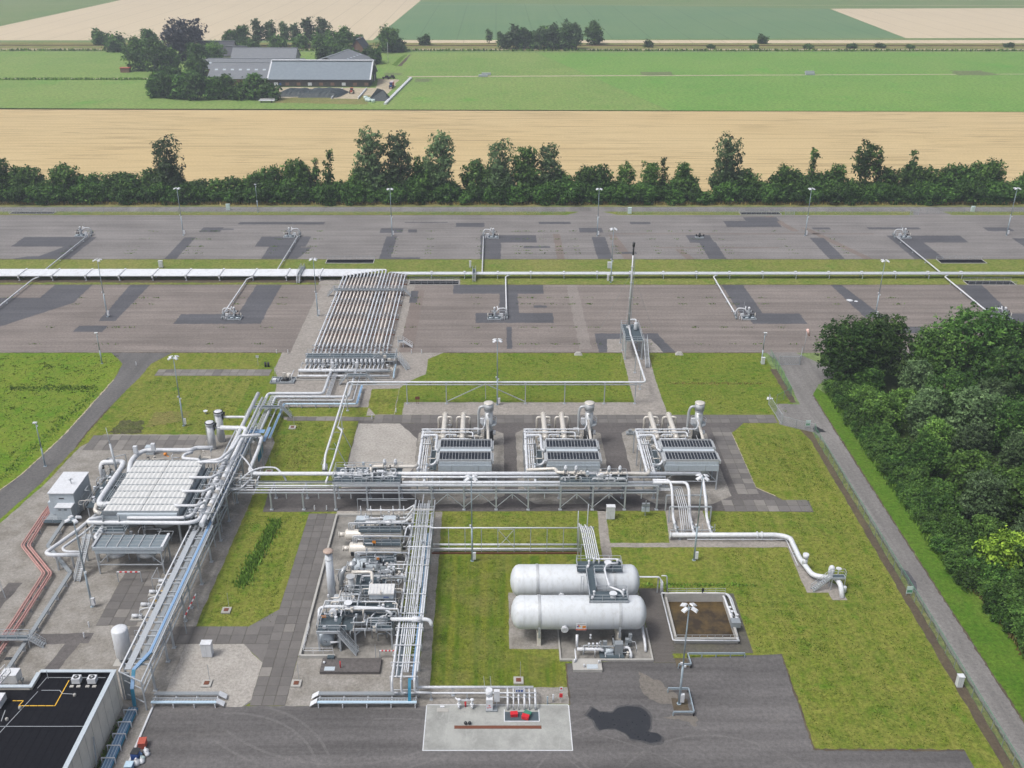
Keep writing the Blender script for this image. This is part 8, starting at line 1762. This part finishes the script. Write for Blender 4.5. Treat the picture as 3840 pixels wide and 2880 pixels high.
tag(obj('downpipe', B().beam((-51.1,92.6,0),(-51.2,93.6,4.2),.14), M['galv']), 'dark rain pipe leaning on the concrete building wall', 'pipe')
T = thing('cable_run', 'bundle of blue cables on white goalpost stools beside the building wall', 'cables', (-49.6,95,0))
for k in range(6): x = -50.2+.2*k; obj('cable', B().tube([(x,102.6,.5),(x-.05,98,.55),(x+.03,93,.5),(x-.02,70,.5)], .085, 6, .3), M['blue' if k % 2 else 'pblue'], T)
obj('tray', B().box(-50.4,-49.0,70,102.6,.34,.4), M['teal'], T)
for y in (101.6,99.4,97.3,95.3,93.2,91.2,89): obj('goalpost', B().beam((-50.6,y,0),(-50.6,y,1.0),.12).beam((-48.9,y,0),(-48.9,y,1.0),.12).beam((-50.6,y,1.0),(-48.9,y,1.0),.12), M['whiter'], T)
poly('soil_strip', [(-51.4,60),(-47.4,60),(-47.3,103),(-51.4,103)], Z3+.004, M['gravel_b'], .08)
tufts('weed_strip', along([(-50.9,92),(-50.9,101)], .3), 260, .4, .1, M['reed'], 40, 'weeds growing along the foot of the building wall', 'weeds')
tag(obj('kerb', B().box(-47.35,-47.1,60,103.2,.02,.2), M['whiter']), 'white kerb line between building strip and asphalt lot', 'kerb')
T = thing('bin', 'faded red plastic bin beside the white kerb at bottom left', 'bin', (-46.3,96.1,0)); obj('body', B().bx(-46.3,96.1,.5,.9,1.1,.9,.1), M['brick_red'], T); obj('lid', B().bx(-46.3,96.1,1.0,1.0,1.2,.1,.1), M['brick_red'], T)
T = thing('bin', 'dark blue wheeled bin between red bin and white sacks', 'bin', (-46.6,94.2,0)); obj('body', B().bx(-46.6,94.2,.5,.9,1.0,.9,-.1), M['bbin'], T); obj('lid', B().bx(-46.6,94.3,1.0,1.0,1.1,.1,-.1), M['dark'], T)
def sack(x, y, s, m, lb, z=0):
    g = random.Random(int(x*100)); mb = B(); prof = [(0,.05),(.03,s*.42),(s*.25,s*.5),(s*.55,s*.42),(s*.75,s*.2),(s*.9,s*.06),(s*1.0,s*.12)]
    mb.lathe((x,y,z), (g.uniform(-.3,.3),g.uniform(-.3,.3),1), prof, 10); mb.v = [(a+g.uniform(-.04,.04), b+g.uniform(-.04,.04), max(c+g.uniform(-.03,.03), .0)) for a, b, c in mb.v]
    return tag(obj('sack', mb, M[m]), lb, 'sack', 'sacks by the bins')
for x, y, s, m, lb in ((-45.5,95.0,.8,'whiter','uppermost white sack right of the blue bin'),(-45.2,94.6,.7,'whiter','small white sack at the right end of the heap'),(-45.6,93.9,.7,'film','pale blue sack in the middle of the heap'),(-46.1,93.1,1.0,'whiter','large white sack at the front of the heap'),(-45.5,93.3,.75,'whiter','white sack leaning on the large front sack'),(-46.2,94.6,.6,'blue','blue sack lying on the bin side')): sack(x, y, s, m, lb)
T = thing('bin', 'light blue bin at the bottom edge by the kerb', 'bin', (-46.8,92.3,0)); obj('body', B().bx(-46.8,92.3,.4,.9,.9,.8), M['blue'], T); obj('lid', B().bx(-46.8,92.3,.85,1.0,1.0,.1), M['pblue'], T)
T = thing('tripod_frame', 'thin steel A-frame on the gravel at the left picture edge', 'frame', (-79,127,0)); obj('frame', B().beam((-80,126,0),(-79,127.6,4.4),.1).beam((-78.2,127,0),(-79,127.6,4.4),.1).beam((-80.2,128.6,0),(-79,127.6,4.4),.08), M['galv'], T)
tag(obj('drain_cover', B().box(-72,-71,112.6,113.2,.02,.05), M['dark']), 'dark drain cover on the gravel before the building', 'drain cover')
# ---------------------------------------------------------------- fence and gates
def fence_mesh(a, b, h, sp=.22, wd=.012):
    a = Vector((*a,0)); b = Vector((*b,0)); L = (b-a).length; d = (b-a)/L; n = Vector((-d.y,d.x,0)); V = []; F_ = []
    k = -h
    while k < L:
        for s in (1,-1):
            t0, t1 = max(k,0), min(k+h,L); z0, z1 = t0-k, t1-k
            if s < 0: z0, z1 = h-z0, h-z1
            if t1-t0 < .05: continue
            p, q = a+d*t0+Vector((0,0,z0+.05)), a+d*t1+Vector((0,0,z1+.05)); u = Vector((0,0,wd))
            i = len(V); V += [tuple(p-u), tuple(q-u), tuple(q+u), tuple(p+u)]; F_.append((i,i+1,i+2,i+3))
        k += sp
    mb = B(); mb.add(V, F_); return mb
def fence(pts, lb, h=2.1, m='fgreen', step=3.0):
    T = thing('fence', lb, 'fence', (pts[0][0],pts[0][1],0))
    for p, q in zip(pts, pts[1:]):
        L = math.hypot(q[0]-p[0], q[1]-p[1]); n = max(1, round(L/step))
        stuff(obj('wire_mesh', fence_mesh(p, q, h), M['fgreen' if m == 'fgreen' else 'galv'], T))
        obj('top_rail', B().beam((*p,h+.06),(*q,h+.06),.05), M['fgreen' if m == 'fgreen' else 'galv'], T)
        for i in range(n): a = i/n; x, y = p[0]+(q[0]-p[0])*a, p[1]+(q[1]-p[1])*a; obj('post', B().box(x-.035,x+.035,y-.035,y+.035,0,h+.15), M['galvd'], T)
    return T
fence([(66.3,60),(66.3,180),(66.7,182.2)], 'long green wire fence along the lane on the right')
fence([(66.7,182.3),(63.4,184.0),(60.9,185.8)], 'short grey mesh fence angled from the long fence to the open gate', 2.0, 'galv')
fence([(62.3,195.8),(66.5,199.4),(66.9,212),(67.1,220.8)], 'green fence from the open gate up to the yard gate')
fence([(-200,347.6),(25,347.6)], 'thin wire fence along the far yard on the left half', 1.9, 'galv', 4.5); fence([(44,347.6),(200,347.6)], 'thin wire fence along the far yard on the right half', 1.9, 'galv', 4.5)
def gate(p, q, lb, h=2.2):
    T = thing('gate', lb, 'gate', (p[0],p[1],0)); d = Vector((q[0]-p[0],q[1]-p[1],0))
    obj('frame', B().beam((*p,.1),(*q,.1),.08).beam((*p,h),(*q,h),.08).beam((*p,.1),(*p,h),.08).beam((*q,.1),(*q,h),.08), M['galv'], T)
    stuff(obj('wire_mesh', fence_mesh(p, q, h-.1, .16, .014), M['galv'], T))
    for k in (p, q): obj('gate_post', B().beam((*k,0),(*k,h+.3),.14), M['galv'], T)
gate((60.9,186),(60.5,195.4),'open grey mesh gate leaf at the lane junction'); gate((68.2,216.4),(73.1,216.4),'closed double gate at the near yard entrance'); gate((73.2,216.4),(75.1,221.6),'side mesh panel at the yard entrance')
gate((104,346.4),(107.4,346.4),'small white gate in the fence right of the railed verge pit', 1.6); gate((149,346.4),(152,346.4),'small white gate near the right end of the far fence', 1.6)
for x, y, lb in ((65.9,184.2,'green notice board on the angled mesh fence'),(66.0,127.6,'green notice board on the long fence beside the lane')):
    T = thing('notice_board', lb, 'sign', (x,y,0)); obj('board', B().box(x-.5,x+.5,y-.06,y,.5,1.9), M['film'], T); obj('panel', B().box(x-.42,x+.42,y-.075,y-.062,.7,1.2), M['fgreen'], T)
    for s in (-.4,.4): obj('post', B().beam((x+s,y+.03,0),(x+s,y+.03,1.9),.06), M['galvd'], T)
tag(obj('plastic_sheet', B().add([(60.6,197.6,.05),(62.0,197.4,.3),(62.2,198.4,.08),(61.0,198.7,.25)], [(0,1,2,3)]).add([(61.5,197.9,.3),(61.9,197.7,.35),(61.9,198.1,.32)], [(0,1,2)]), M['whiter']), 'crumpled white sheet lying on grass at the open gate', 'scrap')
# ---------------------------------------------------------------- farm
def barn(label, c, L, W_, eave, ridge, ang, roof='roof_g', wall='wood', name='barn', trims=False, sky=0, lean=None):
    """long axis along local x"""
    T = thing(name, label, 'barn', (c[0],c[1],0)); ca, sa = math.cos(ang), math.sin(ang)
    def w(x, y, z): return (c[0]+x*ca-y*sa, c[1]+x*sa+y*ca, z)
    l, h = L/2, W_/2
    obj('wall', B().add([w(-l,-h,0),w(l,-h,0),w(l,h,0),w(-l,h,0),w(-l,-h,eave),w(l,-h,eave),w(l,h,eave),w(-l,h,eave),w(-l,0,ridge-.15),w(l,0,ridge-.15)], [(0,1,5,4),(2,3,7,6),(1,2,6,9,5),(3,0,4,8,7)]), M[wall], T)
    e = .6; o_ = .7
    sl = (ridge-eave)/h
    for s in (-1,1):
        a = [w(-l-o_,s*(h+e),eave-e*sl),w(l+o_,s*(h+e),eave-e*sl),w(l+o_,0,ridge),w(-l-o_,0,ridge)]
        b = [(x,y,z+.18) for x,y,z in a]
        rf = obj('roof_slope', B().add(a+b, [(0,1,2,3),(7,6,5,4),(0,4,5,1),(1,5,6,2),(2,6,7,3),(3,7,4,0)]), M[roof], T)
        for k in range(sky):
            if s > 0: continue
            q = -l+L*(k+.7)/sky; z = eave+(ridge-eave)*.55; y = s*h*.45
            obj('skylight', B().add([w(q-1,y-.9,z-.9*sl*1+.25),w(q+.9,y-.9,z-.9*sl+.25),w(q+.9,y+.5,z+.5*sl+.25),w(q-1,y+.5,z+.5*sl+.25)], [(0,1,2,3)]), M['panel'], rf)
    obj('ridge_cap', B().beam(w(-l-o_,0,ridge+.2),w(l+o_,0,ridge+.2),1.0 if not trims else 3.2,.22 if not trims else .3), M['whiter' if trims else 'galvd'], T)
    if trims:
        for xx in (-l-o_, l+o_):
            for s in (-1,1): obj('barge_board', B().beam(w(xx,s*(h+e),eave-e*sl+.2),w(xx,0,ridge+.2),.9,.3), M['whiter'], T)
    return T, w
y0 = G(700,188)[1]
xa, xb = G(590,186)[0]-1, G(800,190)[0]
T, w = barn('long barn with blue-grey roof and broad white ridge', ((xa+xb)/2-.5, y0+17), xb-xa, 33, 4.6, 13.5, -.02, 'roof_b', 'wood', 'barn', True)
for k in range(9): x = -28+k*7; obj('feed_opening', B().add([w(x,-16.55,.8),w(x+2.4,-16.55,.8),w(x+2.4,-16.55,2.6),w(x,-16.55,2.6)], [(0,1,2,3)]), M['whiter' if k % 3 == 0 else 'brickw'], T)
obj('gable_door', B().add([w((xb-xa)/2+.06,-6,0),w((xb-xa)/2+.06,0,0),w((xb-xa)/2+.06,0,5),w((xb-xa)/2+.06,-6,5)], [(0,1,2,3)]), M['glass'], T); obj('gable_panel', B().add([w((xb-xa)/2+.06,6,0),w((xb-xa)/2+.06,9,0),w((xb-xa)/2+.06,9,4),w((xb-xa)/2+.06,6,4)], [(0,1,2,3)]), M['conc'], T)
xL, xR = G(452,182)[0], G(598,182)[0]
barn('long low barn with grey sheet roof at left', ((xL+xR)/2, y0+22), xR-xL-2, 30, 4, 11.5, -.03, 'roof_g', 'brickw', 'barn', False, 8)
barn('grey shed with skylights behind the long grey barn', (G(560,150)[0], y0+56), 70, 20, 4.5, 9.5, -.03, 'roof_g', 'brickw', 'barn', False, 6)
barn('grey barn with pale brick gable in the farm yard', (G(600,128)[0], y0+88), 44, 17, 6.5, 12.5, -.05, 'roof_g', 'conc', 'barn', False)
barn('left of twin dark grey roofs behind the copper beech', (G(482,122)[0], G(482,130)[1]+6), 26, 14, 5, 12.5, -.03, 'rtile', 'conc', 'barn'); barn('right and lower of twin dark grey roofs at the farm', (G(518,125)[0], G(518,131)[1]+4), 17, 11, 4, 9.5, -.05, 'rtile', 'conc', 'barn')
barn('wide low shed with shallow dome-like grey roof', (G(738,140)[0], G(738,152)[1]+12), 44, 40, 3.2, 9.5, R(78), 'roof_g', 'wood', 'barn', False, 7)
T, w = barn('dark thatched-looking farmhouse with white dormer window', (G(785,118)[0], G(785,124)[1]), 15, 15, 3.5, 13.5, R(80), 'rtile', 'brickw', 'farmhouse')
obj('dormer', B().bx(G(778,118)[0]-1, G(785,124)[1]-9.4, 5.2, 4.4, 2.5, 2.6), M['rtile'], T); obj('dormer_window', B().bx(G(778,118)[0]-1, G(785,124)[1]-10.8, 5.2, 3.4, .15, 1.8), M['whiter'], T); obj('chimney', B().bx(G(785,118)[0], G(785,124)[1], 13.6, 1.4, 1.4, 2.2), M['brickw'], T)
# farm yard surfaces
poly('farm_yard', [G(590,188),G(812,190),G(818,170),G(862,172),G(850,190),G(826,214),G(740,216),G(600,214)], Z2, M['sand'], .6, step=4)
poly('farm_yard', [G(600,212),G(742,206),G(800,206),G(795,226),G(592,222)], Z3, M['rough'], .6, step=4)
def heap(cx, cy, L, W_, h, lb, m='tarp'):
    mb = B(); n = 16; m_ = 8; V = []; F_ = []; g = random.Random(int(cx*10))
    for i in range(n+1):
        for j in range(m_+1):
            u, v = i/n*2-1, j/m_*2-1; z = h*max(0, 1-max(abs(u), abs(v))**3)*(.9+.2*g.random()) ; V.append((cx+u*L/2+v*2, cy+v*W_/2, max(.02,z)))
    for i in range(n):
        for j in range(m_): a = i*(m_+1)+j; F_.append((a,a+m_+1,a+m_+2,a+1))
    mb.add(V, F_, False); return tag(obj('silage_heap', mb, M[m]), lb, 'silage heap')
heap(*G(640,204), 19, 17, 3.4, 'left tarpaulin-covered silage heap before the blue barn'); heap(*G(700,205), 24, 20, 3.8, 'right and larger covered silage heap before the blue barn')
poly('silo_floor', [G(716,213),G(774,214),G(790,193),G(735,192)], Z4, M['sand'], .2, step=4); poly('silo_floor', [G(600,212),G(628,212),G(640,198),G(605,197)], Z4, M['sand'], .2, step=4)
for a, b, lb in ((G(716,214),G(740,193),'pale concrete silo wall left of the red machine'),(G(774,214),G(792,193),'pale concrete silo wall right of the red machine'),(G(832,226),G(888,170),'long white plastic covered ridge beside the farm yard')):
    tag(obj('silo_wall', B().beam((*a,.5),(*b,.5),.6 if lb[0] == 'p' else 1.6, 1.0), M['whiter']), lb, 'wall')
hx, hy = G(818,216)
tag(obj('tarpaulin_heap', B().add([(hx-6,hy-4,0),(hx+6,hy-4,0),(hx+7,hy+4,0),(hx-5,hy+4,0),(hx-.5,hy,6.5),(hx+3,hy+1,5.5)], [(0,1,5,4),(1,2,5),(2,3,4,5),(3,0,4)]), M['tarp']), 'dark tent-shaped tarpaulin heap at the farm yard corner', 'heap')
for k, (u, v) in enumerate(((790,214),(796,217),(798,220),(793,219),(826,211),(806,221))):
    x, y = G(u, v); tag(obj('silage_bale', B().cyl((x,y,0),(x,y,1.7),1.2,None,12), M['film']), 'pale green wrapped bale heaped beside the tarpaulin heap', 'bale', 'wrapped silage bales')
def tractor(u, v, m, lb, ang=0.0, trailer=False):
    x, y = G(u, v); T = thing('tractor', lb, 'tractor', (x,y,0))
    obj('bonnet', B().bx(x,y-1.2,1.6,1.1,2.2,1.0), M[m], T); obj('cab', B().bx(x,y+.6,2.3,1.7,1.6,1.7), M['glass'], T); obj('cab_roof', B().bx(x,y+.6,3.2,1.9,1.8,.2), M[m], T)
    for sx in (-1,1): obj('rear_wheel', B().cyl((x+sx*.9,y+.9,.9),(x+sx*1.4,y+.9,.9),.9,None,14), M['rubber'], T); obj('front_wheel', B().cyl((x+sx*.8,y-1.7,.6),(x+sx*1.15,y-1.7,.6),.6,None,12), M['rubber'], T)
    if trailer:
        t2 = thing('trailer', 'red farm trailer behind the blue tractor', 'trailer', (x,y+6,0)); obj('box', B().bx(x,y+6,2.2,2.4,5.5,1.8), M['brick_red'], t2); obj('load', B().bx(x,y+6,3.2,2.0,5.0,.3), M['peach'], t2)
        for sx in (-1,1): obj('wheel', B().cyl((x+sx*.8,y+7,.55),(x+sx*1.15,y+7,.55),.55,None,12), M['rubber'], t2)
tractor(845,191,'bbin','blue tractor on the farm yard right of the barn',0,True); tractor(607,187,'bbin','blue tractor at the left end of the blue-roofed barn')
tractor(760,202,'brick_red','small red loader between the silo walls')
mx, my = G(872,160); 
for u, v, lb in ((834,171,'left dark implement parked behind the farm yard'),(846,170,'right dark implement parked behind the farm yard')):
    x, y = G(u, v); T = thing('farm_implement', lb, 'implement', (x,y,0)); obj('frame', B().bx(x,y,1.0,4.5,2.2,.8), M['dark'], T); obj('hopper', B().bx(x+.5,y,1.8,2.0,1.6,.9), M['rubber'], T)
    for s in (-1,1): obj('wheel', B().cyl((x+s*1.6,y-1.2,.5),(x+s*1.6,y-.9,.5),.5,None,10), M['rubber'], T)
for u, v, lb in ((1047,164,'left pair of cattle troughs in the meadow'),(1749,160,'right pair of cattle troughs in the meadow')):
    x, y = G(u, v)
    for k in range(2): tag(obj('cattle_trough', B().bx(x+k*2-1,y-4+k*8,.7,6,2.0,1.2).bx(x+k*2-1,y-4+k*8,1.35,5.4,1.4,.15), M['galv']), '%s trough of the %s' % ('front' if k == 0 else 'rear', lb), 'trough', 'cattle troughs')
x, y = G(272,156); T = thing('brick_shed', 'small red brick shed by the farm path left of the wood', 'shed', (x,y,0)); obj('wall', B().bx(x,y,1.4,6,4,2.8), M['brickw'], T); obj('roof', B().bx(x,y,2.95,6.6,4.6,.25), M['brick_red'], T)
x, y = G(858,112); tag(obj('flagpole', B().cyl((x-1,y-60,0),(x-1,y-60,14),.14,.08,8), M['whiter']), 'white flagpole in the farm garden', 'flagpole')
poly('garden_hedge_bed', [G(846,140),G(872,118),G(880,118),G(856,143)], Z3, M['verge'], .4, step=3); poly('dug_bed', [G(858,143),G(884,118),G(888,118),G(868,143)], Z3, M['soil'], .4, step=3)
T = thing('hay_wagon', 'pale flat wagon at the meadow edge below the barns', 'wagon', G(577,221)+(0,)); x, y = G(577,221); obj('bed', B().bx(x,y,1.1,9,3.2,.3), M['whiter'], T); obj('frame', B().bx(x,y+1.4,1.6,8.4,.2,.8), M['conc'], T)
for s in (-3,3): obj('wheel', B().cyl((x+s,y-1.5,.45),(x+s,y-1.2,.45),.45,None,10), M['rubber'], T)
# rails of the railway
for dy in (0,1.5): tag(obj('rail', B().beam((-1200,839.8+dy,.15),(1200,830.8+dy,.15),.15,.14), M['rust']), '%s rail of the railway line beyond the meadow' % ('near' if dy == 0 else 'far'), 'rail', 'railway rails')
px_, py_ = G(1835.6, 648.7); tag(obj('plastic_sheet', B().cyl((px_,py_,.03),(px_,py_,.12),1.0,.6,9).cyl((px_+1.5,py_-.8,.03),(px_+1.5,py_-.8,.1),.6,.4,9), M['whiter']), 'white scrap lying on the near yard right of the vent stack', 'scrap')

# remove tree templates that were never planted
for k, t in TPL.items():
    if k not in USED:
        for ch in list(t.children): bpy.data.objects.remove(ch)
        bpy.data.objects.remove(t)
    elif '_tpl' in t: del t['_tpl']
for o in bpy.data.objects:
    if '_tpl' in o: del o['_tpl']
# ---------------------------------------------------------------- haze: the air between camera and far fields
hz = bpy.data.materials.new('summer_haze'); hz.use_nodes = True; ht = hz.node_tree; ht.nodes.clear()
ho = ht.nodes.new('ShaderNodeOutputMaterial'); hv = ht.nodes.new('ShaderNodeVolumePrincipled')
hv.inputs['Color'].default_value = (.80,.88,1.0,1); hv.inputs['Density'].default_value = HAZE; hv.inputs['Anisotropy'].default_value = 0.2
ht.links.new(hv.outputs[0], ho.inputs['Volume'])
hb = obj('haze', B().box(-4600,4600,-300,7600,-1.0,101), hz); hb['kind'] = 'stuff'
